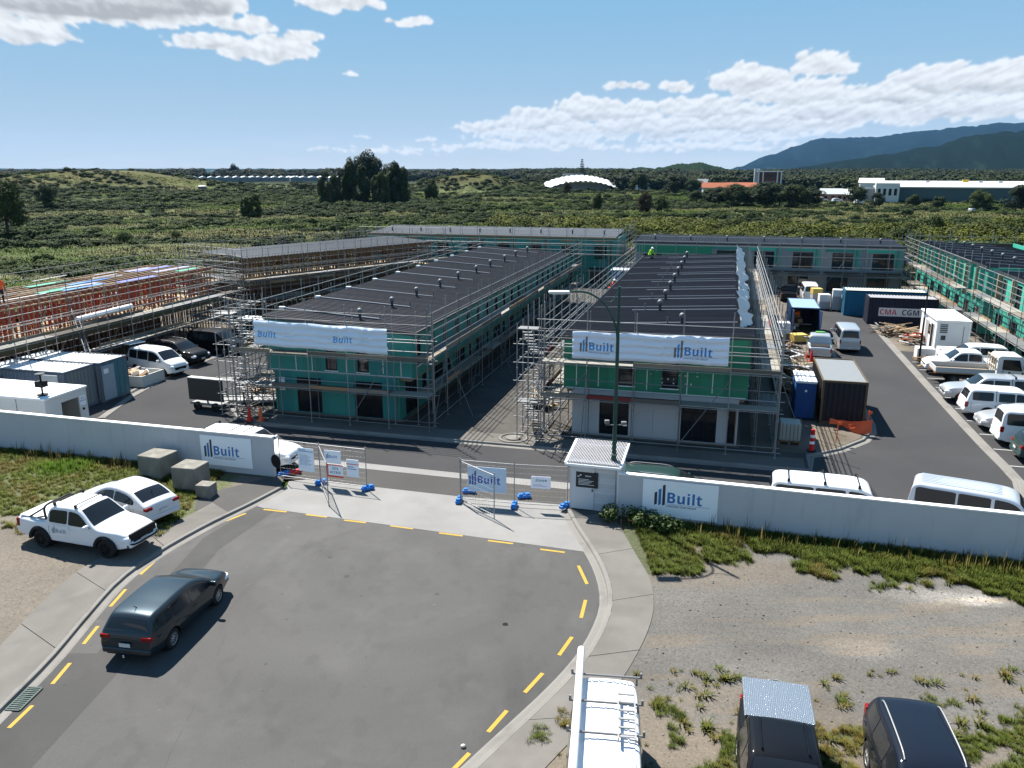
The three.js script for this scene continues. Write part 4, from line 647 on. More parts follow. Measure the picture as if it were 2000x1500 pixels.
function bodyOf(kind) {
  if (bodyCache.has(kind)) return bodyCache.get(kind);
  const T = TYPES[kind], cv = new THREE.CatmullRomCurve3(T.prof.map(([x, y]) => V(x, y, 0)), false, 'centripetal'), P = cv.getSpacedPoints(110).map((p) => [p.x, p.y]);
  for (let i = 1; i < P.length; i++) if (P[i][0] <= P[i - 1][0]) P[i][0] = P[i - 1][0] + 1e-4;
  const xA = P[0][0], xB = P.at(-1)[0], L = xB - xA;
  const top = (x) => { let i = 1; while (i < P.length - 1 && P[i][0] < x) i++; const [a, b] = P[i - 1], [c, d] = P[i]; return lerp(b, d, clamp((x - a) / (c - a))); };
  const plan = (x) => { const u = (x - xA) / L * 2 - 1, f = u > 0 ? smooth(0.55, 1.05, u) * 0.16 : smooth(0.6, 1.05, -u) * 0.1; return 1 - f - 0.02 * u * u; };
  const hw = (x, y) => { const k = y < T.belt ? 1 - 0.05 * ((y - 0.72) / 0.45) ** 2 * (y < 0.72 ? 1 : 0.5) : 1 - 0.05 * ((T.belt - 0.72) / 0.45) ** 2 * 0.5; return T.W / 2 * plan(x) * k - Math.max(0, y - T.belt) * T.tum; };
  const ring = (x, yt) => {
    const yb = T.yb + 0.1 * (smooth(0.8, 1, Math.abs((x - xA) / L * 2 - 1))), rc = Math.min(0.13, (yt - yb) * 0.3), h = [];
    h.push([yb, 0], [yb, hw(x, yb) * 0.85]); const n = 9, ye = yt - rc; for (let i = 0; i <= n; i++) { const y = lerp(yb + 0.05, ye, i / n); h.push([y, hw(x, y)]); }
    const z1 = hw(x, ye), z0 = z1 - rc * 1.15; for (let i = 1; i <= 5; i++) { const a = i / 5 * Math.PI / 2; h.push([ye + rc * Math.sin(a), z0 + (z1 - z0) * Math.cos(a)]); }
    for (const k of [0.66, 0.33, 0]) h.push([yt + 0.03 * (1 - k * k), z0 * k]);
    return h;
  };
  const pos = [], rows = [];
  for (const [x, y] of P) { const h = ring(x, Math.max(y, T.yb + 0.2)), row = []; const full = [...h.map(([a, b]) => [a, b]), ...h.slice(1, -1).reverse().map(([a, b]) => [a, -b])]; for (const [a, b] of full) { row.push(pos.length / 3); pos.push(x, a, b); } rows.push(row); }
  const idx = [], m = rows[0].length; for (let i = 0; i + 1 < rows.length; i++) for (let j = 0; j < m; j++) { const a = rows[i][j], b = rows[i][(j + 1) % m], c = rows[i + 1][j], d = rows[i + 1][(j + 1) % m]; idx.push(a, b, c, b, d, c); }
  for (const [row, f] of [[rows[0], 1], [rows.at(-1), -1]]) { const c = pos.length / 3; let sy = 0; for (const k of row) sy += pos[3 * k + 1]; pos.push(pos[3 * row[0]], sy / m, 0); for (let j = 0; j < m; j++) { const a = row[j], b = row[(j + 1) % m]; f > 0 ? idx.push(c, b, a) : idx.push(c, a, b); } }
  let g = new THREE.BufferGeometry(); g.setAttribute('position', new THREE.Float32BufferAttribute(pos, 3)); g.setIndex(idx); g = toCreasedNormals(g, 0.7); g.setAttribute('uv', new THREE.BufferAttribute(new Float32Array(g.attributes.position.count * 2), 2));
  let A = new Brush(g); A.updateMatrixWorld();
  for (const wx of T.wheels) for (const s of [-1, 1]) { const B = new Brush(clean(cyl(T.wr * 1.17, 0.5, 0, 0, 0, 36).rotateX(Math.PI / 2).translate(wx, T.wr, s * (T.W / 2 + 0.0)))); B.updateMatrixWorld(); A = ev.evaluate(A, B, SUBTRACTION); A.updateMatrixWorld(); }
  const side = (x0, x1, lo, s, marg = 0.15, off = 0.007) => {   // a sheet that follows the flank between lo and the roof edge
    const n = 14, k = 4, q = [], id = []; for (let i = 0; i <= n; i++) { const x = lerp(x0, x1, i / n), e = Math.min(i, n - i), hi = Math.max(lo, top(x) - marg - (e === 0 ? 0.03 : 0)), l = Math.min(hi, lo + (e === 0 ? 0.03 : 0)); for (let j = 0; j <= k; j++) { const y = lerp(l, hi, j / k); q.push(x, y, s * (hw(x, y) + off)); } }
    for (let i = 0; i < n; i++) for (let j = 0; j < k; j++) { const a = i * (k + 1) + j; s > 0 ? id.push(a, a + k + 1, a + 1, a + 1, a + k + 1, a + k + 2) : id.push(a, a + 1, a + k + 1, a + 1, a + k + 2, a + k + 1); }
    const f = new THREE.BufferGeometry(); f.setAttribute('position', new THREE.Float32BufferAttribute(q, 3)); f.setIndex(id); f.computeVertexNormals(); return f;
  };
  const over = (x0, x1, inset, off = 0.008) => {                // a sheet that follows the top profile between two stations
    const pts = P.filter(([x]) => x > x0 && x < x1), q = [], id = [], k = 10; const all = [[x0, top(x0)], ...pts, [x1, top(x1)]];
    all.forEach(([x, y], i) => { const a = all[Math.max(0, i - 1)], b = all[Math.min(all.length - 1, i + 1)]; let nx = -(b[1] - a[1]), ny = b[0] - a[0]; const l = Math.hypot(nx, ny) || 1; const rc = Math.min(0.13, (y - T.yb) * 0.3), w = hw(x, y - rc) - rc * 1.15 - inset; for (let j = 0; j <= k; j++) { const z = lerp(-w, w, j / k), c = z / (w + inset); q.push(x + nx / l * off, y + 0.03 * (1 - c * c) + ny / l * off, z); } });
    for (let i = 0; i + 1 < all.length; i++) for (let j = 0; j < k; j++) { const a = i * (k + 1) + j; id.push(a, a + 1, a + k + 1, a + 1, a + k + 2, a + k + 1); }
    const f = new THREE.BufferGeometry(); f.setAttribute('position', new THREE.Float32BufferAttribute(q, 3)); f.setIndex(id); f.computeVertexNormals(); return f;
  };
  const out = { T, g: A.geometry, side, over, hw, top, xA, xB, L }; bodyCache.set(kind, out); return out;
}
const plateMat = M([0.55, 0.55, 0.53], 0.4), seamMat = M([0.03, 0.03, 0.032], 0.6);
function vehicle(kind, name, label, category, pm, x, z, turn, o = {}) {
  const B = bodyOf(kind), T = B.T, root = thing(name, label, category, x, o.y ?? 0, z, turn, o.group), { hw, top, xA, xB } = B;
  const body = mesh('body', B.g, pm, root);
  for (const wx of T.wheels) for (const s of [-1, 1]) {
    const w = new THREE.Group(); w.name = 'wheel'; w.position.set(wx, T.wr, s * (T.W / 2 - 0.13)); if (s < 0) w.rotation.y = Math.PI; root.add(w); const q = wheelOf(T.wr, 0.22); mesh('tyre', q.tyre, MAT.rubber, w); mesh('rim', q.rim, o.rim ?? MAT.steel, w);
    mesh('arch_liner', cyl(T.wr * 1.15, 0.03, 0, 0, 0, 28).rotateX(Math.PI / 2).translate(wx, T.wr, s * (T.W / 2 - 0.26)), MAT.rubber, root);
    if (o.flares) mesh('arch_flare', new THREE.TorusGeometry(T.wr * 1.22, 0.075, 6, 26, Math.PI).scale(1, 1, 1.1).translate(wx, T.wr, s * (hw(wx, T.wr * 1.6) + 0.0)), MAT.rubber, root);
  }
  for (const s of [-1, 1]) for (const [a, b, lo] of T.glass) mesh('side_window', B.side(a, b, lo, s), MAT.glassDark, root);
  mesh('windscreen', B.over(T.wind[0], T.wind[1], -0.03), MAT.glassDark, root);
  if (T.rear) mesh('rear_window', B.over(T.rear[0], T.rear[1], 0.0), MAT.glassDark, root);
  if (T.seamAt) for (const s of [-1, 1]) mesh('canopy_seam', B.side(T.seamAt - 0.02, T.seamAt + 0.02, 0.6, s, 0.02, 0.004), seamMat, root);
  const fy = top(xB - 0.12) - 0.12, hl = Math.min(0.14, fy * 0.2);
  for (const s of [-1, 1]) {
    const a = mesh('headlight', new THREE.SphereGeometry(1, 14, 8).scale(0.26, hl, 0.17).translate(xB - 0.24, fy - 0.02, s * (hw(xB - 0.24, fy) - 0.12)), MAT.lamp, root);
    const ty = kind === 'van' || kind === 'mpv' ? 0.95 : kind === 'suv' ? 1.02 : kind === 'canopy' || kind === 'ute' ? 0.9 : 0.86, tv = kind === 'hatch' || kind === 'wagon' ? 0.085 : 0.2;
    mesh('taillight', rbox(0.2, tv * 1.7, kind === 'hatch' || kind === 'wagon' ? 0.34 : 0.12, 0.04, xA + 0.095, ty, s * (hw(xA + 0.1, ty) - (kind === 'hatch' || kind === 'wagon' ? 0.15 : 0.05))), MAT.tail, root);
    const mx = T.glass.at(-1)[1] - 0.12, my = T.belt + 0.1; const mr = mesh('mirror', rbox(0.13, 0.17, 0.24, 0.05, mx, my, s * (hw(mx, my) + 0.14)), o.mirror ?? pm, root);
    for (const [ga, gb] of T.glass) if (kind !== 'van' || ga > 0) { mesh('door_handle', rbox(0.2, 0.03, 0.03, 0.012, ga + 0.12, T.belt - 0.14, s * (hw(ga + 0.12, T.belt - 0.14) + 0.012)), o.handle ?? pm, root); mesh('door_seam', B.side(ga - 0.045, ga - 0.03, T.yb + 0.3, s, top(ga) - T.belt + 0.02, 0.002), seamMat, root); }
  }
  mesh('grille', rbox(0.08, Math.max(0.13, fy * 0.26), T.W * 0.56, 0.02, xB - 0.02, fy - 0.17, 0), MAT.black, root);
  mesh('front_bumper', rbox(0.14, 0.2, T.W * 0.78, 0.06, xB - 0.03, T.yb + 0.2, 0), o.bumper ?? pm, root);
  mesh('rear_bumper', rbox(0.16, 0.2, T.W * 0.86, 0.06, xA + 0.03, T.yb + 0.2, 0), o.rearBumper ?? o.bumper ?? pm, root);
  mesh('number_plate', box(0.015, 0.12, 0.36, xB + 0.045, T.yb + 0.27, 0), plateMat, root); mesh('number_plate', box(0.015, 0.12, 0.36, xA - 0.055, T.yb + (kind === 'hatch' || kind === 'wagon' ? 0.42 : 0.24), 0), plateMat, root);
  mesh('underside', box(B.L * 0.8, 0.12, T.W * 0.66, 0, T.yb - 0.02, 0), MAT.rubber, root);
  const ry = (x) => top(x) + 0.02;
  for (const bx of o.bars ?? []) { const w = hw(bx, top(bx) - 0.1) - 0.04, m = mesh('roof_bar', join([bar([bx, ry(bx) + 0.09, -w], [bx, ry(bx) + 0.09, w], 0.022, 6), box(0.1, 0.12, 0.06, bx, ry(bx) + 0.03, -w + 0.03), box(0.1, 0.12, 0.06, bx, ry(bx) + 0.03, w - 0.03)]), o.barMat ?? MAT.black, root); }
  if (o.rails) for (const s of [-1, 1]) { const [a, b] = o.rails, w = hw((a + b) / 2, top(0) - 0.1) - 0.12; mesh('roof_rail', tube([[a, ry(a) + 0.0, s * w], [a + 0.12, ry(a) + 0.06, s * w], [(a + b) / 2, ry(0) + 0.06, s * w], [b - 0.12, ry(b) + 0.05, s * w], [b, ry(b) - 0.01, s * w]], 0.02, 24, 6), MAT.steel, root); }
  if (o.ribs) for (let i = -3; i <= 3; i++) mesh('roof_rib', box(2.9, 0.012, 0.03, -0.6, ry(-0.6) + 0.012 - Math.abs(i) * 0.003, i * 0.17), pm, root);
  if (o.aerial) mesh('aerial', bar([xA + 0.7, ry(xA + 0.7), 0.0], [xA + 0.55, ry(xA + 0.7) + 0.14, 0.0], 0.018, 6, 0.006), MAT.black, root);
  (o.extra ?? (() => {}))(root, B, ry);
  return root;
}
const sv = (kind, name, label, cat, pm, s, t, turn, o) => { const [x, z] = ST(s, t); return vehicle(kind, name, label, cat, pm, x, z, -TH + turn, o); };
const A180 = Math.PI, A90 = Math.PI / 2;
// the foreground
vehicle('ute', 'pickup_truck', 'white double cab ute with black sports bar and blue door logo on the left footpath', 'ute', PAINT.white, -16.58, -29.39, -17.5 * R, { y: 0.11, flares: true, rim: MAT.black, bars: [-0.75, 0.25], barMat: MAT.black, bumper: PAINT.white, rearBumper: MAT.black, extra(root, B) {
  mesh('grille_panel', rbox(0.1, 0.3, 1.35, 0.04, 2.6, 0.86, 0), MAT.black, root); for (const s of [-1, 1]) mesh('fog_lamp', rbox(0.1, 0.13, 0.22, 0.03, 2.56, 0.56, s * 0.66), MAT.black, root);
  mesh('sports_bar', join([tube([[-1.15, 1.18, -0.8], [-1.3, 1.62, -0.66], [-1.3, 1.68, 0], [-1.3, 1.62, 0.66], [-1.15, 1.18, 0.8]], 0.045, 26, 8), ...[-1, 1].flatMap((s) => [bar([-1.3, 1.6, s * 0.68], [-2.0, 1.18, s * 0.76], 0.035, 8), bar([-1.2, 1.3, s * 0.74], [-1.6, 1.2, s * 0.76], 0.03, 8)])]), MAT.black, root);
  mesh('bed_cover', rbox(1.42, 0.05, 1.5, 0.02, -1.82, 1.175, 0), PAINT.white, root);
  mesh('bull_bar', tube([[2.5, 0.62, -0.72], [2.74, 0.62, -0.6], [2.78, 0.62, 0], [2.74, 0.62, 0.6], [2.5, 0.62, 0.72]], 0.035, 24, 8), MAT.black, root);
  mesh('tow_step', rbox(0.2, 0.1, 1.3, 0.03, -2.72, 0.5, 0), MAT.black, root);
  for (const s of [-1, 1]) { const m = print(512, 256, (x, W, H) => logo(x, W * 0.06, H * 0.12, W * 0.88, { small: false, dark: '#2d6a84', blue: '#2d6a84' }), { ground: '#d9dadb', rough: 0.3 }); const q = mesh('door_print', new THREE.PlaneGeometry(0.9, 0.44), m, root); q.position.set(-0.42, 0.88, s * (B.hw(-0.42, 0.88) + 0.006)); q.rotation.y = s > 0 ? 0 : Math.PI; }
} });
vehicle('hatch', 'car', 'pearl white five door hatchback parked behind the white ute', 'car', PAINT.pearl, -16.35, -32.3, 151 * R, { y: 0.1, aerial: true });
vehicle('wagon', 'car', 'dark slate grey estate car alone on the turning head', 'car', PAINT.slate, -11.08, -23.74, 80 * R, { aerial: true, rim: M([0.5, 0.51, 0.52], 0.35, { metalness: 0.7 }), extra(root) { mesh('tow_ball', join([bar([-2.38, 0.3, 0], [-2.5, 0.34, 0], 0.025), new THREE.SphereGeometry(0.03, 8, 6).translate(-2.5, 0.38, 0)]), MAT.chrome, root); mesh('lower_trim', rbox(0.1, 0.22, 1.3, 0.04, -2.33, 0.42, 0), MAT.black, root); } });
vehicle('van', 'van', 'white van with long conduit tube and ladder on its roof at the bottom edge', 'van', PAINT.white, 2.08, -15.55, -97 * R, { y: 0.1, ribs: true, mirror: MAT.black, extra(root) {
  for (const x of [-2.05, -1.0, 0.1]) mesh('rack_bar', join([bar([x, 2.14, -0.86], [x, 2.14, 0.86], 0.028, 8), ...[-1, 1].map((s) => box(0.09, 0.2, 0.05, x, 2.04, s * 0.74)), ...[-1, 1].map((s) => cyl(0.03, 0.14, x, 2.2, s * 0.84, 8))]), MAT.steelDull, root);
  mesh('conduit_tube', bar([-2.95, 2.26, 0.66], [2.0, 2.26, 0.66], 0.09, 16), MAT.white, root);
  const l = mesh('ladder', join([-0.28, -0.66].map((z) => box(1.75, 0.09, 0.035, -0.5, 2.22, z))), MAT.steel, root); for (let i = 0; i < 6; i++) mesh('rung', box(0.05, 0.03, 0.35, -1.25 + i * 0.3, 2.22, -0.47), MAT.steel, l);
  mesh('roof_cap', rbox(0.9, 0.02, 1.3, 0.008, 0.75, 2.015, 0), PAINT.white, root);
} });
{
  const chk = tex(512, 512, (x, y, u, v) => { const i = Math.floor(u * 16), j = Math.floor(v * 16), a = u * 16 - i - 0.5, b = v * 16 - j - 0.5, e = (i + j) % 2 ? Math.hypot(a * 2.4, b * 1.1) : Math.hypot(a * 1.1, b * 2.4); const k = e < 0.45 ? 1 : 0.35; return [k, k, k]; }, false); chk.repeat.set(1.4, 1.4);
  const plate = new THREE.MeshStandardMaterial({ color: lin(0.55, 0.56, 0.57), metalness: 0.85, roughness: 0.38, bumpMap: chk, bumpScale: 0.006, roughnessMap: chk });
  vehicle('ute', 'pickup_truck', 'black ute with bright checker plate tray lid at the bottom edge', 'ute', PAINT.black, 6.1, -15.6, -103.5 * R, { y: 0.1, extra(root) {
    mesh('tray_lid', boxUV(rbox(1.56, 0.08, 1.62, 0.02, -1.86, 1.56, 0)), plate, root); mesh('tray_box', box(1.5, 0.4, 1.56, -1.86, 1.33, 0), MAT.black, root); mesh('lid_handle', tube([[-2.64, 1.52, -0.25], [-2.72, 1.55, -0.12], [-2.72, 1.55, 0.12], [-2.64, 1.52, 0.25]], 0.02, 14, 6), MAT.steel, root);
    for (const s of [-1, 1]) mesh('roof_rib', box(1.1, 0.02, 0.04, -0.2, 1.83, s * 0.5), PAINT.black, root);
  } });
}
vehicle('suv', 'car', 'dark navy wagon with silver roof rails at the bottom right', 'car', PAINT.navy, 9.3, -15.4, -101 * R, { y: 0.1, rails: [-1.7, 0.35], rim: M([0.5, 0.51, 0.52], 0.35, { metalness: 0.7 }) });
// just inside the wall
sv('canopy', 'pickup_truck', 'white canopied ute with three roof bars behind the left wall', 'ute', PAINT.white, -22.5, 33.95, 0, { bars: [-2.0, -0.55, 0.15] });
sv('wagon', 'car', 'dark green car half hidden behind the right wall beside the kiosk', 'car', PAINT.green, -1.95, 34.3, 0, { rails: [-1.7, 0.2] });
sv('van', 'van', 'white van with three black roof bars behind the right wall', 'van', PAINT.white, 4.75, 33.7, -2 * R, { bars: [-1.7, -0.3, 1.0] });
sv('van', 'van', 'pale silver long van with ribbed roof behind the right wall end', 'van', paint([0.5, 0.54, 0.6], { metal: 0.3 }), 10.35, 34.35, -15 * R, { ribs: true });
// left yard
sv('mpv', 'car', 'white people carrier with its tailgate up beside the planter bin', 'people carrier', PAINT.white, -39.55, 49.25, -13 * R, { extra(root) { const m = mesh('tailgate', rbox(1.15, 0.07, 1.4, 0.03, -2.55, 2.0, 0), PAINT.white, root); m.rotation.z = 0; } });
sv('suv', 'car', 'black four wheel drive with roof rails between the white people carrier and a black car', 'car', PAINT.black, -40.1, 52.4, -8 * R, { rails: [-1.7, 0.35] });
sv('mpv', 'car', 'black people carrier farthest of the three parked by the pink frame', 'car', PAINT.black, -39.5, 56.3, -6 * R);
sv('van', 'van', 'black van with white roof boards behind the left scaffold tower', 'van', PAINT.black, -37.6, 60.6, 0, { extra(root) { mesh('roof_boards', rbox(3.6, 0.14, 1.5, 0.03, -0.4, 2.1, 0), MAT.white, root); } });
// right lane
sv('van', 'van', 'silver van parked in the right lane seen from behind', 'van', PAINT.silver, 10.0, 71.15, A90, {});
sv('ute', 'pickup_truck', 'silver ute beside the cones seen from behind in the right lane', 'ute', PAINT.silver, 7.55, 67.6, A90 - 4 * R, { extra(root) { mesh('roof_light', rbox(0.2, 0.1, 0.7, 0.03, 0, 1.87, 0), M([0.15, 0.5, 0.1], 0.4), root); mesh('bed_well', box(1.3, 0.03, 1.4, -1.85, 1.19, 0), MAT.rubber, root); } });
sv('van', 'van', 'white van at the far end of the right lane', 'van', PAINT.white, 9.25, 97.4, A90, {});
sv('ute', 'pickup_truck', 'black ute at the far end of the right lane', 'ute', PAINT.black, 6.9, 96.9, A90, { extra(root) { mesh('tray_hoop', tube([[-1.2, 1.15, -0.75], [-1.2, 1.75, -0.7], [-1.2, 1.75, 0.7], [-1.2, 1.15, 0.75]], 0.03, 24, 6), MAT.black, root); } });
// the parking row on the right
sv('ute', 'pickup_truck', 'white ute nose out behind the flatbed truck', 'ute', PAINT.white, 17.0, 63.6, A180, { flares: false });
sv('suv', 'car', 'white wagon behind the cab of the flatbed truck', 'car', PAINT.white, 18.3, 66.3, A180, {});
sv('canopy', 'pickup_truck', 'silver ute with grey canopy and roof bars, nose to the lane', 'ute', PAINT.silver, 16.5, 55.7, A180, { bars: [-2.0, -1.25], bumper: PAINT.silver });
sv('canopy', 'pickup_truck', 'white ute with white canopy, tail to the lane', 'ute', PAINT.white, 16.85, 52.4, 0, {});
sv('hatch', 'car', 'silver car nose out between the white canopied ute and the white van', 'car', PAINT.silver, 16.7, 49.85, A180, {});
sv('van', 'van', 'small white van tail out at the right edge', 'van', PAINT.white, 17.1, 47.3, 0, {});
sv('wagon', 'car', 'dark green black car tail out at the right edge, nearest of the row', 'car', PAINT.green, 17.2, 44.6, 0, {});
{ // flatbed truck, cab to the right
  const root = siteThing('flatbed_truck', 'white flatbed truck with low grey tray sides and timber inside', 'truck', 16.9, 60.9);
  const cab = new THREE.Shape([[1.3, 0.55], [3.0, 0.55], [3.02, 1.2], [2.75, 2.05], [2.6, 2.14], [1.42, 2.14], [1.3, 2.05]].map((p) => new THREE.Vector2(...p))); mesh('cab', new THREE.ExtrudeGeometry(cab, { depth: 1.6, bevelEnabled: true, bevelSize: 0.06, bevelThickness: 0.06, bevelSegments: 3 }).translate(0, 0, -0.8), PAINT.white, root);
  for (const s of [-1, 1]) { const w = new THREE.Shape([[1.55, 1.25], [2.78, 1.2], [2.55, 1.95], [1.55, 1.95]].map((p) => new THREE.Vector2(...p))); mesh('side_window', new THREE.ExtrudeGeometry(w, { depth: 0.012, bevelEnabled: false }).translate(0, 0, s > 0 ? 0.862 : -0.874), MAT.glassDark, root); mesh('mirror', rbox(0.1, 0.3, 0.16, 0.03, 2.85, 1.5, s * 1.02), MAT.black, root); mesh('door_handle', box(0.14, 0.03, 0.03, 1.6, 1.15, s * 0.875), MAT.black, root); }
  mesh('windscreen', box(0.02, 0.78, 1.45).rotateZ(0.31).translate(2.95, 1.66, 0), MAT.glassDark, root); mesh('rear_window', box(0.02, 0.5, 1.1, 1.235, 1.7, 0), MAT.glassDark, root);
  mesh('chassis', join([box(5.2, 0.16, 0.1, -0.2, 0.62, 0.38), box(5.2, 0.16, 0.1, -0.2, 0.62, -0.38), box(0.5, 0.3, 0.5, 0.2, 0.55, 0.6)]), MAT.rubber, root); mesh('tray_floor', box(3.6, 0.1, 1.9, -0.72, 0.85, 0), MAT.ply, root);
  for (const s of [-1, 1]) mesh('tray_side', box(3.6, 0.34, 0.04, -0.72, 1.06, s * 0.95), M([0.42, 0.43, 0.44], 0.5), root); mesh('tray_gate', box(0.04, 0.34, 1.86, -2.52, 1.06, 0), M([0.5, 0.5, 0.5], 0.5), root);
  mesh('headboard', join([box(0.05, 0.06, 1.9, 1.1, 2.05, 0), box(0.05, 0.06, 1.9, 1.1, 1.5, 0), ...[-0.9, -0.45, 0, 0.45, 0.9].map((z) => box(0.05, 1.2, 0.05, 1.1, 1.5, z))]), M([0.5, 0.45, 0.36], 0.6), root);
  for (const wx of [-1.3, 2.25]) for (const s of [-1, 1]) { const w = new THREE.Group(); w.name = 'wheel'; w.position.set(wx, 0.36, s * 0.75); if (s < 0) w.rotation.y = Math.PI; root.add(w); const q = wheelOf(0.36, 0.22); mesh('tyre', q.tyre, MAT.rubber, w); mesh('rim', q.rim, MAT.steelDull, w); }
  for (const s of [-1, 1]) mesh('headlight', rbox(0.06, 0.16, 0.3, 0.03, 3.08, 0.85, s * 0.6), MAT.lamp, root), mesh('taillight', box(0.04, 0.1, 0.24, -2.56, 0.75, s * 0.7), MAT.tail, root);
  mesh('bumper', rbox(0.12, 0.18, 1.7, 0.04, 3.06, 0.5, 0), MAT.rubber, root);
}

// ---------- boundary walls, gate, kiosk, street lamp ----------
{
  const wallTex = tex(1024, 256, (x, y, u, v) => { const a = 1 + 0.05 * (fbm(u * 20, v * 4, 4) - 0.5) * 2 - 0.07 * smooth(0.6, 0.8, fbm(u * 60, v * 1.5, 3)); return [0.47 * a, 0.475 * a, 0.49 * a]; });
  wallTex.repeat.set(1 / 12, 1 / 2.1); const plaster = new THREE.MeshStandardMaterial({ map: wallTex, roughness: 0.8 }), cap = M([0.75, 0.75, 0.74], 0.7);
  const wall = (a, b, h, label) => {
    const L = Math.hypot(b[0] - a[0], b[1] - a[1]), root = thing('boundary_wall', label, 'wall', a[0], 0, a[1], -Math.atan2(b[1] - a[1], b[0] - a[0]));
    mesh('wall_face', boxUV(box(L, h, 0.2, L / 2, h / 2, 0)), plaster, root); mesh('coping', rbox(L + 0.06, 0.07, 0.27, 0.015, L / 2, h + 0.037, 0), cap, root); mesh('footing', box(L, 0.12, 0.3, L / 2, 0.1, 0), MG.concrete, root); return root;
  };
  wall([-60, -49.85], [-11.3, -36.5], 2.08, 'long white rendered wall left of the gate'); wall([4.5, -32], [48, -19.19], 2.0, 'long white rendered wall right of the gate beside the kiosk');
  const board = (label, x, y, z, turn, w, h, draw, o = {}) => solo('sign_board', new RoundedBoxGeometry(w, h, 0.025, 1, 0.005), print(1024, Math.round(1024 * h / w), draw, o), label, 'sign', x, y, z, turn, o.group);
  const aL = Math.atan2(13.35, 48.7), aR = Math.atan2(12.81, 43.5);
  board('white board with barred blue logo on the left wall', -13.75, 1.2, -36.5 - 2.45 * 0.274 + 0.13, -aL, 2.8, 1.5, (x, W, H) => { x.fillStyle = '#eef0f2'; x.fillRect(0, 0, W, H); logo(x, W * 0.07, H * 0.12, W * 0.8); });
  board('white board with barred blue logo on the right wall', 6.9, 1.16, wallRz(6.9) + 0.13, -aR, 3.05, 1.58, (x, W, H) => { x.fillStyle = '#eef0f2'; x.fillRect(0, 0, W, H); logo(x, W * 0.16, H * 0.1, W * 0.74); });

  // temporary mesh fence panels
  const tubeM = MAT.steel, meshWire = M([0.35, 0.36, 0.37], 0.5, { metalness: 0.5 });
  function fence(a, b, label, h = 1.95) {
    const L = Math.hypot(b[0] - a[0], b[1] - a[1]), root = thing('mesh_barrier', label, 'fence', a[0], 0.02, a[1], -Math.atan2(b[1] - a[1], b[0] - a[0]), 'temporary fence panels at the gate');
    for (const x of [0, L]) mesh('post', bar([x, 0.0, 0], [x, h + 0.12, 0], 0.021, 8), tubeM, root); for (const y of [0.15, h]) mesh('rail', bar([0, y, 0], [L, y, 0], 0.021, 8), tubeM, root);
    const w = []; for (let x = 0.1; x < L; x += 0.15) w.push(bar([x, 0.15, 0], [x, h, 0], 0.0025, 3)); for (let y = 0.3; y < h; y += 0.25) w.push(bar([0, y, 0], [L, y, 0], 0.0025, 3)); stuff(mesh('wire_mesh', join(w), meshWire, root)); return { root, L };
  }
  const foot = (label, x, z, turn, m = MAT.blue, y = 0.02) => { const f = solo('fence_weight', join([rbox(0.62, 0.14, 0.24, 0.05, 0, 0.08, 0), rbox(0.2, 0.1, 0.2, 0.04, -0.16, 0.18, 0), rbox(0.2, 0.1, 0.2, 0.04, 0.16, 0.18, 0), cyl(0.035, 0.1, 0, 0.2, 0, 10)]), m, label, 'fence weight', x, y, z, turn, 'blue weights under the fence panels'); return f; };
  const P = [[-11.05, -36.55], [-9.0, -35.85], [-6.7, -35.15]], Q = [[-2.3, -33.75], [0.1, -33.2], [2.4, -32.85]];
  const f1 = fence(P[0], P[1], 'mesh fence panel beside the left wall end'), f2 = fence(P[1], P[2], 'mesh fence panel at the left gatepost opening with site notices');
  fence([-8.95, -35.7], [-6.9, -32.6].map((v, i) => [-8.05, -33.25][i]), 'mesh gate leaf swung forward on the left, open into the driveway');
  fence(Q[0], Q[1], 'mesh fence panel with the large blue lettered board'), fence(Q[1], Q[2], 'mesh fence panel with the small white notice beside the kiosk'); fence([-2.25, -33.6], [-0.75, -31.9], 'mesh gate leaf swung forward on the right side of the driveway');
  const tilt = 35 * R; foot('blue fence weight nearest the left wall', -11.0, -36.9, tilt); foot('blue fence weight at the middle post of the left fence', -8.95, -35.8, tilt); foot('blue fence weight at the driveway end of the left fence', -6.65, -35.1, tilt);
  foot('blue fence weight at the driveway end of the right fence', -2.35, -33.7, 80 * R); foot('blue fence weight at the middle post of the right fence', 0.1, -33.1, 80 * R); foot('blue fence weight beside the white kiosk', 2.3, -32.85, 50 * R, MAT.blue, 0.115);
  foot('spare blue weight behind the driveway end of the right fence', -1.95, -34.75, 0); foot('spare blue weight behind the middle post of the right fence', 0.55, -34.15, 0.2); foot('red weight lying beside the left wall end', -10.55, -37.15, 0.5, M([0.45, 0.03, 0.03], 0.5));
  const dir = (a, b) => -Math.atan2(b[1] - a[1], b[0] - a[0]), on = (a, b, k) => [lerp(a[0], b[0], k), lerp(a[1], b[1], k) + 0.05];
  const lines = (x, W, y, n, h, c = '#345') => { x.fillStyle = c; for (let i = 0; i < n; i++) x.fillRect(W * 0.1, y + i * h * 2, W * (0.5 + 0.3 * ((i * 37) % 10) / 10), h * 0.8); };
  let p = on(P[0], P[1], 0.68); board('tall white hazard notice on the fence panel beside the left wall', p[0], 1.15, p[1], dir(P[0], P[1]), 0.85, 1.15, (x, W, H) => { x.fillStyle = '#e3ebf2'; x.fillRect(0, 0, W, H); x.fillStyle = '#3b78b4'; x.fillRect(W * 0.05, H * 0.12, W * 0.9, H * 0.03); x.font = `bold ${H * 0.08}px sans-serif`; x.fillText('HAZARD', W * 0.08, H * 0.1); x.strokeStyle = '#4a7ba8'; x.lineWidth = 6; x.strokeRect(W * 0.12, H * 0.22, W * 0.35, H * 0.6); lines(x, W, H * 0.3, 9, H * 0.025, '#7f9cb8'); });
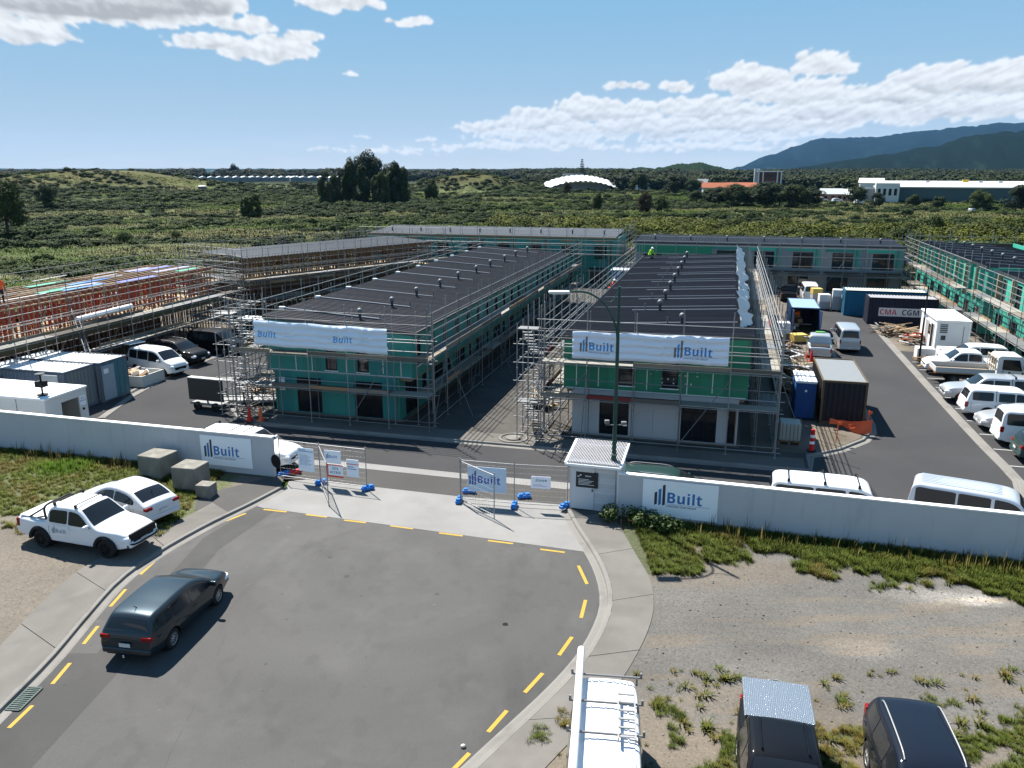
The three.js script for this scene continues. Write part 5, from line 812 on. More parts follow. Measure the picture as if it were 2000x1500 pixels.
  p = on(P[1], P[2], 0.3); board('square white board with barred logo on the left fence', p[0], 1.45, p[1], dir(P[1], P[2]), 0.85, 0.62, (x, W, H) => { x.fillStyle = '#e8eef3'; x.fillRect(0, 0, W, H); logo(x, W * 0.1, H * 0.2, W * 0.8, { small: false, dark: '#2f4d78' }); });
  p = on(P[1], P[2], 0.34); board('orange and white site access notice on the left fence', p[0], 0.78, p[1] + 0.02, dir(P[1], P[2]), 0.85, 0.62, (x, W, H) => { x.fillStyle = '#d9472c'; x.fillRect(0, 0, W, H); x.fillStyle = '#e6ecf2'; x.fillRect(W * 0.1, H * 0.08, W * 0.9, H * 0.78); x.fillStyle = '#44597a'; x.textAlign = 'center'; x.font = `bold ${H * 0.26}px sans-serif`; x.fillText('SITE', W * 0.52, H * 0.4); x.fillText('ACCESS', W * 0.52, H * 0.7); }, { ground: '#d9472c' });
  p = on(P[1], P[2], 0.72); board('plain white notice with lines of print on the left fence', p[0], 1.0, p[1], dir(P[1], P[2]), 0.62, 0.85, (x, W, H) => { x.fillStyle = '#e6ecf2'; x.fillRect(0, 0, W, H); lines(x, W, H * 0.4, 2, H * 0.06, '#4f6fa0'); x.fillStyle = '#c94a35'; x.fillRect(0, H * 0.24, W, H * 0.05); });
  p = on(Q[0], Q[1], 0.5); board('large pale board with blue lettering on the right fence', p[0], 1.18, p[1], dir(Q[0], Q[1]), 1.75, 1.15, (x, W, H) => { x.fillStyle = '#b9cbdc'; x.fillRect(0, 0, W, H); logo(x, W * 0.04, H * 0.16, W * 0.94, { small: false, dark: '#2b4a86', blue: '#2b4a9a' }); });
  p = on(Q[1], Q[2], 0.5); board('small white notice with a green script word on the right fence', p[0], 1.22, p[1], dir(Q[1], Q[2]), 0.85, 0.55, (x, W, H) => { x.fillStyle = '#e9e9f2'; x.fillRect(0, 0, W, H); x.fillStyle = '#2f7d6d'; x.textAlign = 'center'; x.font = `italic bold ${H * 0.32}px sans-serif`; x.fillText('Stowe', W * 0.5, H * 0.42); lines(x, W, H * 0.68, 2, H * 0.05, '#8a93a8'); });
  const mirror = solo('wheel_rim_mirror', join([cyl(0.3, 0.05, 0, 0, 0, 24).rotateX(Math.PI / 2), new THREE.TorusGeometry(0.3, 0.03, 6, 24)]), MAT.black, 'round black convex mirror at the left wall end', 'mirror', -11.15, 1.0, -36.25, -0.6);

  // the kiosk with its slatted roof
  const ks = thing('kiosk', 'small pale weatherboard kiosk with a white slatted roof beside the gate', 'kiosk', 3.55, 0, -33.1, -16 * R);
  const boards = [[0.5, 0.52, 0.54], [0.47, 0.49, 0.51], [0.53, 0.55, 0.565]].map((c) => M(c, 0.6)); const kw = 1.95, kd = 1.5, kh = 2.15;
  mesh('core', box(kw - 0.06, kh, kd - 0.06, 0.05, kh / 2 + 0.1, -0.2), boards[1], ks);
  for (let i = 0; i < 14; i++) { const y = 0.2 + i * 0.155; mesh('weatherboard', box(kw, 0.15, 0.03, 0.05, y, kd / 2 - 0.2).rotateX(0), boards[i % 3], ks); mesh('weatherboard', box(0.03, 0.15, kd, 0.05 - kw / 2, y, -0.2), boards[(i + 1) % 3], ks); }
  mesh('door', rbox(1.0, 2.0, 0.05, 0.01, -0.38, 1.15, kd / 2 - 0.165), boards[2], ks); mesh('door_handle', box(0.04, 0.12, 0.05, 0.05, 1.05, kd / 2 - 0.13), MAT.black, ks);
  const rw = 2.35, rd = 2.35, tiltK = 0.12; const rf = new THREE.Group(); rf.name = 'roof'; rf.position.set(0.1, 2.42, -0.25); rf.rotation.x = tiltK; ks.add(rf);
  mesh('roof_frame', join([box(0.09, 0.14, rd, -rw / 2, 0, 0), box(0.09, 0.14, rd, rw / 2, 0, 0), box(rw, 0.12, 0.08, 0, -0.01, rd / 2 - 0.3), box(rw, 0.12, 0.08, 0, -0.01, -rd / 2 + 0.4)]), MAT.white, rf);
  for (let i = 0; i < 34; i++) mesh('slat', box(0.02, 0.07, rd - 0.04, -rw / 2 + 0.09 + i * (rw - 0.18) / 33, 0.08, 0), M([0.5, 0.5, 0.52], 0.5), rf); for (const z of [-0.55, 0.1, 0.75]) mesh('batten', box(rw - 0.1, 0.05, 0.06, 0, 0.02, z), MAT.pinePale, rf);
  mesh('gutter', box(rw, 0.1, 0.1, 0, -0.02, rd / 2), MAT.white, rf); mesh('roof_lining', box(rw - 0.25, 0.02, rd - 0.4, 0, -0.1, -0.05), M([0.02, 0.02, 0.022], 0.8), rf); mesh('roof_post', box(0.1, 2.3, 0.1, 1.15, 1.2, 0.55), MAT.white, ks); mesh('roof_post', box(0.1, 2.4, 0.1, 1.15, 1.2, -1.0), MAT.white, ks);
  const nb = thing('notice_board', 'black notice board with white lines of print on the kiosk', 'sign', 3.2, 1.5, -32.58, -16 * R);
  mesh('board', box(0.95, 0.7, 0.03), MAT.black, nb); const pr = mesh('printed_face', new THREE.PlaneGeometry(0.93, 0.68), print(512, 374, (x, W, H) => { x.fillStyle = '#15191f'; x.fillRect(0, 0, W, H); x.fillStyle = '#dfe3e6'; x.beginPath(); x.ellipse(W * 0.2, H * 0.2, 26, 16, -0.4, 0, 7); x.fill(); x.fillRect(W * 0.05, H * 0.27, W * 0.1, 18); x.font = `bold ${H * 0.13}px sans-serif`; x.fillText('Stowe', W * 0.42, H * 0.28); lines(x, W, H * 0.45, 5, H * 0.045, '#c8ccd0'); }), nb); pr.position.z = 0.0185;
}
// street lamp with curved arm and flat head
{
  const green = M([0.035, 0.075, 0.065], 0.45, { metalness: 0.3 }), root = thing('street_lamp', 'tall dark green street lamp with a curved arm beside the kiosk', 'street lamp', 4.3, 0.1, -33.0 + 0.55, 0);
  mesh('base', cyl(0.13, 2.6, 0, 1.3, 0, 16, 0.115), green, root); mesh('pole', cyl(0.095, 7.2, 0, 6.1, 0, 16, 0.06), green, root); mesh('collar', cyl(0.13, 0.05, 0, 2.62, 0, 16), MAT.steel, root);
  mesh('arm', tube([[0, 7.3, 0], [-0.12, 8.1, 0.02], [-0.55, 8.95, 0.05], [-1.25, 9.45, 0.1], [-2.1, 9.52, 0.18]], 0.04, 40, 8), green, root); mesh('stay', tube([[0, 9.55, 0], [-0.3, 9.1, 0.03], [-0.72, 9.1, 0.06]], 0.022, 16, 6), green, root);
  const head = mesh('lamp_head', rbox(0.85, 0.11, 0.38, 0.05, -2.42, 9.5, 0.2), M([0.6, 0.62, 0.63], 0.4, { metalness: 0.3 }), root); mesh('lens', box(0.5, 0.02, 0.28, -2.45, 9.437, 0.2), M([0.5, 0.5, 0.48], 0.2), head);
  mesh('camera_box', join([rbox(0.22, 0.16, 0.16, 0.03, 0.36, 4.0, 0.1), rbox(0.2, 0.16, 0.16, 0.03, -0.34, 4.05, 0.05), bar([-0.4, 3.92, 0.06], [0.4, 3.92, 0.06], 0.02), cyl(0.1, 0.04, 0.38, 3.95, 0.2, 12).rotateX(0)]), MAT.steelDull, root);
}
// concrete blocks on the verge
{
  const g = rbox(1, 1, 1, 0.05, 0, 0.5, 0, 2), p = g.attributes.position; for (let i = 0; i < p.count; i++) { const x = p.getX(i), y = p.getY(i), z = p.getZ(i), k = 0.035 * (fbm(x * 4 + 7, z * 4 + y * 3, 3) - 0.5); p.setXYZ(i, x * (1 + k), y + k, z * (1 - k)); } g.computeVertexNormals();
  const cm = ground([0.42, 0.4, 0.355], 2.5, 0.3, 0.1, { seed: 61, tint: [0.25, 0.235, 0.2] }); const gu = boxUV(g, 1);
  const block = (label, x, z, w, h, d, turn) => { const m = solo('concrete_block', gu, cm, label, 'concrete block', x, 0.1, z, turn, 'concrete blocks on the verge'); m.scale.set(w, h, d); };
  block('large square concrete block nearest the left wall', -17.0, -36.9, 1.35, 1.1, 1.25, -0.35); block('large rounded concrete block beside the pearl hatchback', -14.85, -35.35, 1.25, 1.1, 1.15, -0.25); block('small concrete block at the path edge', -13.75, -34.2, 0.72, 0.6, 0.62, -0.2);
}

// ---------- containers, cabins and the rest of the building site ----------
const corrGeo = new Map();
function corr(L, H) {                       // corrugated steel side in the local xy plane, facing +z
  const k = L + '_' + H; if (corrGeo.has(k)) return corrGeo.get(k); const n = Math.round(L / 0.28), p = L / n, s = []; for (let i = 0; i < n; i++) { const x = i * p; s.push([x, 0], [x + p * 0.25, 0], [x + p * 0.5, -0.036], [x + p * 0.75, -0.036]); } s.push([L, 0]);
  const pos = [], idx = []; for (const [x, z] of s) pos.push(x - L / 2, 0, z, x - L / 2, H, z); for (let i = 0; i + 1 < s.length; i++) { const a = 2 * i; idx.push(a, a + 2, a + 1, a + 1, a + 2, a + 3); } const g = new THREE.BufferGeometry(); g.setAttribute('position', new THREE.Float32BufferAttribute(pos, 3)); g.setIndex(idx); const f = g.toNonIndexed(); f.computeVertexNormals(); f.setAttribute('uv', new THREE.BufferAttribute(new Float32Array(f.attributes.position.count * 2), 2)); corrGeo.set(k, f); return f;
}
function container(label, s, t, turn, L, col, o = {}) {   // local x along the length, doors at +x
  const W = 2.44, H = 2.59, root = siteThing('shipping_container', label, 'container', s, t, turn, 'shipping containers on the site', o.y ?? 0.02), m = M(col, 0.6), fr = M(o.frame ?? col.map((c) => c * 0.8), 0.6), rf = M(o.roof ?? col, 0.6);
  const put = (n, g, mm, x, y, z, r) => { const q = mesh(n, g, mm, root); q.position.set(x, y, z); q.rotation.y = r; return q; };
  put('side_panel', corr(L - 0.2, H - 0.3), m, 0, 0.17, W / 2 - 0.02, 0); put('side_panel', corr(L - 0.2, H - 0.3), m, 0, 0.17, -W / 2 + 0.02, Math.PI); put('end_panel', corr(W - 0.2, H - 0.3), m, -L / 2 + 0.02, 0.17, 0, -Math.PI / 2);
  mesh('frame', join([...[-1, 1].flatMap((a) => [-1, 1].map((b) => box(0.12, H, 0.12, a * (L / 2 - 0.06), H / 2, b * (W / 2 - 0.06)))), ...[-1, 1].flatMap((b) => [box(L - 0.24, 0.14, 0.1, 0, 0.09, b * (W / 2 - 0.05)), box(L - 0.24, 0.1, 0.07, 0, H - 0.05, b * (W / 2 - 0.035))]), ...[-1, 1].flatMap((a) => [box(0.1, 0.14, W - 0.24, a * (L / 2 - 0.05), 0.09, 0), box(0.1, 0.12, W - 0.24, a * (L / 2 - 0.05), H - 0.06, 0)])]), fr, root);
  const roof = corr(L - 0.16, W - 0.16), q = mesh('roof', roof, rf, root); q.rotation.x = -Math.PI / 2; q.position.set(0, H - 0.03, W / 2 - 0.08); mesh('floor', box(L - 0.2, 0.06, W - 0.2, 0, 0.12, 0), MAT.ply, root);
  if (o.doors !== 'none') for (const b of [-1, 1]) { const w = W / 2 - 0.13, d = new THREE.Group(); d.name = 'door'; root.add(d); const open = o.open ? (o.open[b > 0 ? 1 : 0]) : 0; d.position.set(L / 2 - 0.02, 0, b * (W / 2 - 0.12)); d.rotation.y = open * -b; mesh('door_leaf', box(0.05, H - 0.3, w, 0, H / 2 + 0.02, -b * w / 2), o.doorMat ? M(o.doorMat, 0.55) : m, d); for (const k of [0.25, 0.7]) mesh('lock_rod', bar([0.05, 0.2, -b * w * k], [0.05, H - 0.15, -b * w * k], 0.018, 6), MAT.steelDull, d); }
  (o.extra ?? (() => {}))(root, L, W, H); return root;
}
// left yard: two white roofed containers and the site office
container('grey blue container with white roof behind the site office', -40.85, 40.0, 0, 6.06, [0.12, 0.15, 0.2], { roof: [0.62, 0.64, 0.66], doors: 'none', extra(root, L, W, H) { const q = mesh('end_panel', corr(W - 0.2, H - 0.3), M([0.14, 0.16, 0.17], 0.6), root); q.position.set(L / 2 - 0.02, 0.17, 0); q.rotation.y = Math.PI / 2; mesh('open_door', box(1.2, 2.3, 0.05, 2.2, 1.3, 1.5), M([0.4, 0.43, 0.45], 0.6), root); } });
container('white roofed container with teal doors beside the planter bin', -40.75, 42.6, 0, 6.4, [0.12, 0.15, 0.18], { roof: [0.64, 0.66, 0.64], doorMat: [0.06, 0.16, 0.2], extra(root, L, W, H) { mesh('patch_door', box(0.05, 2.2, 1.05, L / 2 + 0.04, 1.25, 0.6), M([0.26, 0.31, 0.36], 0.5), root); mesh('notice', box(0.01, 0.3, 0.4, L / 2 + 0.075, 2.0, 0.8), MAT.whiteMatt, root); } });
{
  const root = siteThing('site_office', 'white site office cabin with open doorway behind the left wall', 'cabin', -37.3, 35.05), Wm = M([0.6, 0.6, 0.57], 0.55);
  mesh('wall', join([box(6.1, 2.5, 0.08, 0, 1.3, 1.42), box(6.1, 2.5, 0.08, 0, 1.3, -1.42), box(0.08, 2.5, 2.76, -3.01, 1.3, 0), box(0.08, 2.5, 1.0, 3.01, 1.3, 0.88), box(0.08, 2.5, 0.5, 3.01, 1.3, -1.13), box(0.08, 0.4, 1.26, 3.01, 2.35, -0.25)]), Wm, root);
  mesh('roof', rbox(6.25, 0.12, 3.0, 0.03, 0, 2.6, 0), MAT.white, root); mesh('floor', box(6, 0.1, 2.8, 0, 0.1, 0), MAT.ply, root); mesh('panel_joint', box(0.03, 2.4, 0.02, 1.2, 1.3, 1.467), MAT.steelDull, root);
  const sg = mesh('door_sign', new THREE.PlaneGeometry(0.42, 0.55), print(256, 336, (x, W, H) => { x.fillStyle = '#e8eaec'; x.fillRect(0, 0, W, H); x.fillStyle = '#35669c'; x.textAlign = 'center'; x.font = 'bold 74px sans-serif'; x.fillText('SITE', W / 2, 120); x.fillText('OFFICE', W / 2, 210, 240); }), root); sg.position.set(3.056, 1.9, -1.12); sg.rotation.y = Math.PI / 2;
  mesh('lock_box', cyl(0.07, 0.05, 0, 0, 0, 12).rotateZ(Math.PI / 2).translate(3.07, 1.4, -1.12), MAT.black, root);
  const ch = siteThing('camera_mast', 'black camera mast with square box on the site office roof', 'camera mast', -34.9, 34.2, 0, undefined, 2.66); mesh('foot', cyl(0.28, 0.06, 0, 0.03, 0, 16), MAT.black, ch); mesh('mast', bar([0, 0, 0], [0, 1.15, 0], 0.05, 8), MAT.black, ch); mesh('camera_box', rbox(0.5, 0.32, 0.42, 0.03, 0, 0.62, 0), MAT.black, ch); mesh('cap', cyl(0.24, 0.05, 0, 1.17, 0, 14), MAT.darkSteel, ch);
}
{ // concrete planter bin of offcuts
  const root = siteThing('planter_bin', 'low white concrete bin of offcuts between the container and the people carrier', 'bin', -38.9, 46.4, 0), c = M([0.5, 0.5, 0.47], 0.8);
  mesh('wall', join([box(2.3, 0.75, 0.08, 0, 0.4, 1.1), box(2.3, 0.75, 0.08, 0, 0.4, -1.1), box(0.08, 0.75, 2.1, -1.1, 0.4, 0), box(0.08, 0.75, 2.1, 1.1, 0.4, 0)]), c, root); mesh('base', box(2.2, 0.1, 2.1, 0, 0.12, 0), c, root); const r = rng(9); for (let i = 0; i < 12; i++) { const m = mesh('offcut', box(0.3 + r() * 0.9, 0.12, 0.2 + 0.3 * r()), [MAT.pine, MAT.whiteMatt, MAT.pinePale, MAT.black][i % 4], root); m.position.set((r() - 0.5) * 1.5, 0.5 + 0.3 * r(), (r() - 0.5) * 1.5); m.rotation.set(r() * 0.5, r() * 3, r() * 0.5); }
}
{ // solar message trailer
  const root = siteThing('message_trailer', 'dark blank message board on a small trailer in the left yard', 'sign trailer', -30.3, 41.7, -0.06);
  mesh('screen', rbox(2.5, 1.35, 0.1, 0.02, 0, 1.3, 0), M([0.045, 0.042, 0.038], 0.7), root); mesh('screen_top', box(2.52, 0.05, 0.4, 0, 2.0, -0.16), M([0.45, 0.45, 0.43], 0.5), root); mesh('chassis', join([box(2.2, 0.1, 0.9, 0, 0.42, -0.3), box(1.6, 0.08, 0.08, 1.7, 0.4, -0.3), box(0.08, 0.5, 0.08, 0, 0.6, -0.1)]), MAT.steelDull, root);
  for (const x of [-0.6, 0.7]) { const w = mesh('wheel', wheelOf(0.27, 0.18).tyre, MAT.rubber, root); w.position.set(x, 0.27, 0.1); } mesh('jack', bar([2.4, 0.42, -0.3], [2.4, 0.0, -0.3], 0.03), MAT.steelDull, root);
}
// right lane containers
container('dark container beside the blue portable toilets', 6.98, 51.05, Math.PI / 2, 6.06, [0.018, 0.02, 0.024], { roof: [0.22, 0.24, 0.25], frame: [0.1, 0.075, 0.045], y: 0.115, doors: 'none', extra(root, L, W, H) { const q = mesh('end_panel', corr(W - 0.2, H - 0.3), M([0.03, 0.03, 0.03], 0.6), root); q.position.set(L / 2 - 0.02, 0.17, 0); q.rotation.y = Math.PI / 2; } });
container('blue container standing open with shelves of gear', 6.95, 77.2, -Math.PI / 2, 5.7, [0.02, 0.045, 0.11], { roof: [0.25, 0.36, 0.5], y: 0.115, open: [1.7, 1.5], extra(root, L) { for (const y of [0.5, 1.1, 1.7]) mesh('shelf', box(2.4, 0.05, 0.7, L / 2 - 1.6, y, 0.7), MAT.ply, root); const r = rng(4); for (let i = 0; i < 9; i++) mesh('tool_box', box(0.4, 0.3, 0.4, L / 2 - 0.7 - r() * 1.6, 0.7 + 0.6 * (i % 3), 0.3 + 0.6 * r()), [MAT.whiteMatt, MAT.pine, MAT.orange][i % 3], root); } });
container('dark navy container with red and white lettering', 16.4, 84.3, Math.PI, 6.06, [0.016, 0.018, 0.035], { roof: [0.25, 0.25, 0.27], y: 0.0, extra(root, L, W, H) {
  const m = mesh('lettering', new THREE.PlaneGeometry(4.2, 0.8), print(1024, 195, (x, w, h) => { x.fillStyle = '#c9c4c6'; x.fillRect(0, 0, w, h); x.font = 'bold 170px sans-serif'; x.textBaseline = 'middle'; x.fillStyle = '#b03a3c'; x.fillText('CMA', 16, h / 2, 430); x.fillStyle = '#1d2430'; x.fillText('CGM', 490, h / 2, 510); }), root); m.position.set(0.0, 1.25, -W / 2 - 0.01); m.rotation.y = Math.PI;
} });
container('long teal blue container behind the lettered one', 15.6, 88.9, Math.PI, 7.6, [0.02, 0.13, 0.22], { roof: [0.5, 0.47, 0.38], y: 0.0, extra(root, L, W, H) { const m = mesh('lettering', new THREE.PlaneGeometry(1.1, 0.5), print(256, 116, (x, w, h) => { x.fillStyle = '#16506e'; x.fillRect(0, 0, w, h); x.fillStyle = '#9fc0cf'; x.font = 'bold 90px sans-serif'; x.fillText('KU', 20, 92); }, { ground: '#16506e' }), root); m.position.set(L / 2 + 0.07, 1.7, 0.5); m.rotation.y = Math.PI / 2; } });
{ // white cabin on the right
  const root = siteThing('site_cabin', 'white site cabin with dark door and vents beside the rubble', 'cabin', 17.9, 73.8), w = M([0.66, 0.67, 0.68], 0.5);
  mesh('wall', box(2.45, 2.5, 5.7, 0, 1.3, 0), w, root); mesh('roof', rbox(2.6, 0.14, 5.9, 0.03, 0, 2.62, 0), MAT.white, root); for (const z of [1.6, -0.3]) { const d = mesh('door', box(0.05, 1.95, 0.85, -1.235, 1.15, z), z > 0 ? MAT.black : M([0.3, 0.31, 0.33], 0.5), root); mesh('door_frame', join([box(0.06, 2.05, 0.06, -1.245, 1.18, z - 0.46), box(0.06, 2.05, 0.06, -1.245, 1.18, z + 0.46)]), MAT.white, root); } mesh('window', box(0.05, 0.8, 0.9, -1.235, 1.55, 0.65), MAT.glassDark, root);
  for (let i = 0; i < 5; i++) mesh('vent_slat', box(0.55, 0.09, 0.03, -0.7, 1.7 + i * 0.15, 2.865), MAT.darkSteel, root); mesh('meter_box', box(0.34, 0.36, 0.05, -0.68, 1.25, 2.875), MAT.darkSteel, root); mesh('conduit', bar([0.75, 0.3, 2.88], [0.75, 2.2, 2.88], 0.02), MAT.steelDull, root); mesh('corner_post', join([-1, 1].map((s) => box(0.1, 2.56, 0.1, s * 1.2, 1.3, 2.83))), MAT.white, root);
}
// portable toilets
function toilet(label, s, t, turn) { const root = siteThing('portable_toilet', label, 'toilet', s, t, turn, 'portable toilets', 0.115), b = M([0.012, 0.06, 0.2], 0.5); mesh('cabin', rbox(1.12, 2.1, 1.12, 0.04, 0, 1.15, 0), b, root); mesh('skid', box(1.18, 0.1, 1.18, 0, 0.06, 0), MAT.rubber, root); mesh('roof', rbox(1.2, 0.16, 1.2, 0.06, 0, 2.27, 0), M([0.66, 0.69, 0.74], 0.4), root); mesh('door', rbox(0.03, 1.85, 0.72, 0.01, -0.565, 1.1, 0), M([0.015, 0.075, 0.24], 0.5), root); mesh('badge', box(0.12, 0.12, 0.01, 0, 1.75, 0.565), MAT.whiteMatt, root); }
toilet('dark blue portable toilet with white roof nearest the gate road', 4.95, 49.1, 0); toilet('dark blue portable toilet behind the first one', 4.95, 50.6, 0);
{ const [x, z] = ST(5.05, 53.6); const g = thing('portable_toilet', 'blue plastic shelter on the far side behind the green block', 'toilet', ...(() => { const [a, b] = ST(-9.6, 81); return [a, 3.0, b]; })(), -TH, 'portable toilets'); mesh('cabin', rbox(2.6, 1.6, 1.6, 0.05, 0, 0.9, 0), M([0.03, 0.18, 0.34], 0.5), g); mesh('roof', rbox(2.8, 0.14, 1.8, 0.05, 0, 1.76, 0), M([0.6, 0.66, 0.7], 0.4), g); mesh('leg', join([-1, 1].flatMap((a) => [-1, 1].map((b) => box(0.1, 3.0, 0.1, a * 1.2, -1.45, b * 0.7)))), MAT.steelDull, g); }
// cones
function cone(label, s, t, y = 0.01, m = MAT.orange) { const root = siteThing('traffic_cone', label, 'cone', s, t, 0, 'traffic cones', y); mesh('cone_body', new THREE.LatheGeometry([[0.15, 0.04], [0.145, 0.08], [0.03, 0.9], [0.0, 0.91]].map((p) => new THREE.Vector2(...p)), 14), m, root); mesh('base', rbox(0.38, 0.05, 0.38, 0.02, 0, 0.025, 0), m, root); mesh('band', new THREE.CylinderGeometry(0.066, 0.098, 0.24, 14, 1, true).translate(0, 0.5, 0), MAT.whiteMatt, root); }
const redCone = M([0.5, 0.03, 0.02], 0.6);
cone('red traffic cone at the left corner of the teal block', -26.4, 40.15, 0.12, redCone); cone('orange traffic cone beside the red one at the left corner', -25.75, 40.3, 0.12); cone('traffic cone behind the silver ute', 6.6, 65.9, 0.12, redCone); cone('traffic cone nearest the dark container in the right lane', 6.75, 64.6, 0.12, redCone);
{ const root = siteThing('barrier_bollard', 'tall red and white barrier bollard by the right kerb corner', 'bollard', 4.9, 42.8, 0, undefined, 0.11); mesh('base', cyl(0.22, 0.08, 0, 0.04, 0, 16), MAT.rubber, root); mesh('post', cyl(0.13, 1.15, 0, 0.62, 0, 16, 0.1), M([0.55, 0.02, 0.015], 0.5), root); for (const y of [0.5, 0.85]) mesh('band', cyl(0.128, 0.14, 0, y, 0, 16, 0.122), MAT.white, root); }
// orange mesh round the kerb corner
{ const g = new THREE.PlaneGeometry(2.2, 0.9, 16, 6), p = g.attributes.position, r = rng(12); for (let i = 0; i < p.count; i++) p.setXYZ(i, p.getX(i), p.getY(i) * (0.6 + 0.3 * Math.sin(p.getX(i) * 2)) - 0.1 * Math.cos(p.getX(i) * 1.6), 0.25 * Math.sin(p.getX(i) * 3) + 0.1 * r()); g.computeVertexNormals(); const [x, z] = ST(7.3, 46.9); solo('safety_mesh', g, M([0.65, 0.12, 0.05], 0.7, { side: THREE.DoubleSide }), 'crumpled orange safety mesh by the right kerb corner', 'barrier mesh', x, 0.55, z, -0.5);
  for (const [s, t, l] of [[8.2, 47.2, 'orange flagged stake at the kerb corner end'], [6.3, 44.6, 'thin red stake in the sandy kerb corner']]) { const [a, b] = ST(s, t); solo('marker_stake', join([bar([0, 0, 0], [0.06, 1.2, 0], 0.025), box(0.28, 0.16, 0.02, 0.16, 1.05, 0)]), MAT.orange, l, 'stake', a, 0.11, b, 0.4); } }
// the second street lamp
{ const k = M([0.012, 0.012, 0.013], 0.4), root = siteThing('street_lamp', 'slim black street lamp by the right parking row', 'street lamp', 14.8, 67); mesh('pole', cyl(0.085, 5.9, 0, 2.95, 0, 12, 0.05), k, root); mesh('arm', bar([0, 5.85, 0], [-0.8, 5.9, 0], 0.035), k, root); mesh('lamp_head', rbox(0.7, 0.1, 0.26, 0.03, -0.95, 5.9, 0), k, root); mesh('plate', box(0.3, 0.2, 0.02, 0.1, 3.6, 0.1), MAT.whiteMatt, root); }
// stacks, piles and heaps
function pallet(root, x, y, z, w = 1.2, d = 1.0) { mesh('pallet', join([...[-0.42, -0.21, 0, 0.21, 0.42].map((k) => box(w, 0.02, 0.12, x, y + 0.13, z + k * d)), ...[-0.45, 0, 0.45].map((k) => box(0.09, 0.1, d, x + k * w, y + 0.06, z))]), MAT.pine, root); }
function stackThing(label, s, t, turn, n, dims, mats, y = 0.0) { const root = siteThing('material_stack', label, 'material stack', s, t, turn, 'stacked building materials', y), r = rng(n * 7 + Math.round(s * 10)); pallet(root, 0, 0, 0, dims[0], dims[2]); for (let i = 0; i < n; i++) { const m = mesh('pack', rbox(dims[0] * (0.96 - 0.04 * r()), dims[1], dims[2] * (0.96 - 0.05 * r()), 0.03, (r() - 0.5) * 0.05, 0.15 + dims[1] * (i + 0.5), (r() - 0.5) * 0.05), mats[i % mats.length], root); } return root; }
const packW = M([0.6, 0.6, 0.6], 0.5), packG = M([0.32, 0.32, 0.33], 0.7), packY = M([0.5, 0.36, 0.1], 0.7);
stackThing('tall stack of grey blocks topped with white wrap by the teal container, left', 10.2, 91.0, 0.1, 2, [1.2, 0.75, 1.1], [packG, packW]); stackThing('tall stack of grey blocks with white wrap nearest the teal container', 11.5, 90.6, -0.05, 3, [1.2, 0.7, 1.1], [packG, packG, packW]); stackThing('yellow topped pallet stack behind the grey blocks', 9.6, 93.2, 0.2, 3, [1.1, 0.6, 1.1], [packG, packG, packY]);
stackThing('white wrapped pack left of the parked white ute', 15.3, 67.9, 0, 1, [1.4, 0.85, 1.2], [packW]); stackThing('white wrapped pack in the middle behind the white ute', 17.0, 68.2, 0, 1, [1.5, 0.85, 1.2], [packW]); stackThing('long low white pack under the scaffold by the cabin', 19.2, 68.9, 0.05, 1, [2.6, 0.6, 1.2], [M([0.66, 0.66, 0.66], 0.6)]);
stackThing('brown pack with white top beside the open blue container', 4.9, 70.4, 0.1, 2, [1.1, 0.9, 1.1], [M([0.2, 0.12, 0.08], 0.8), packW], 0.115); stackThing('sagging yellow bag pallet in front of the open container', 6.3, 71.8, 0.4, 1, [1.3, 0.6, 1.1], [packY], 0.115);
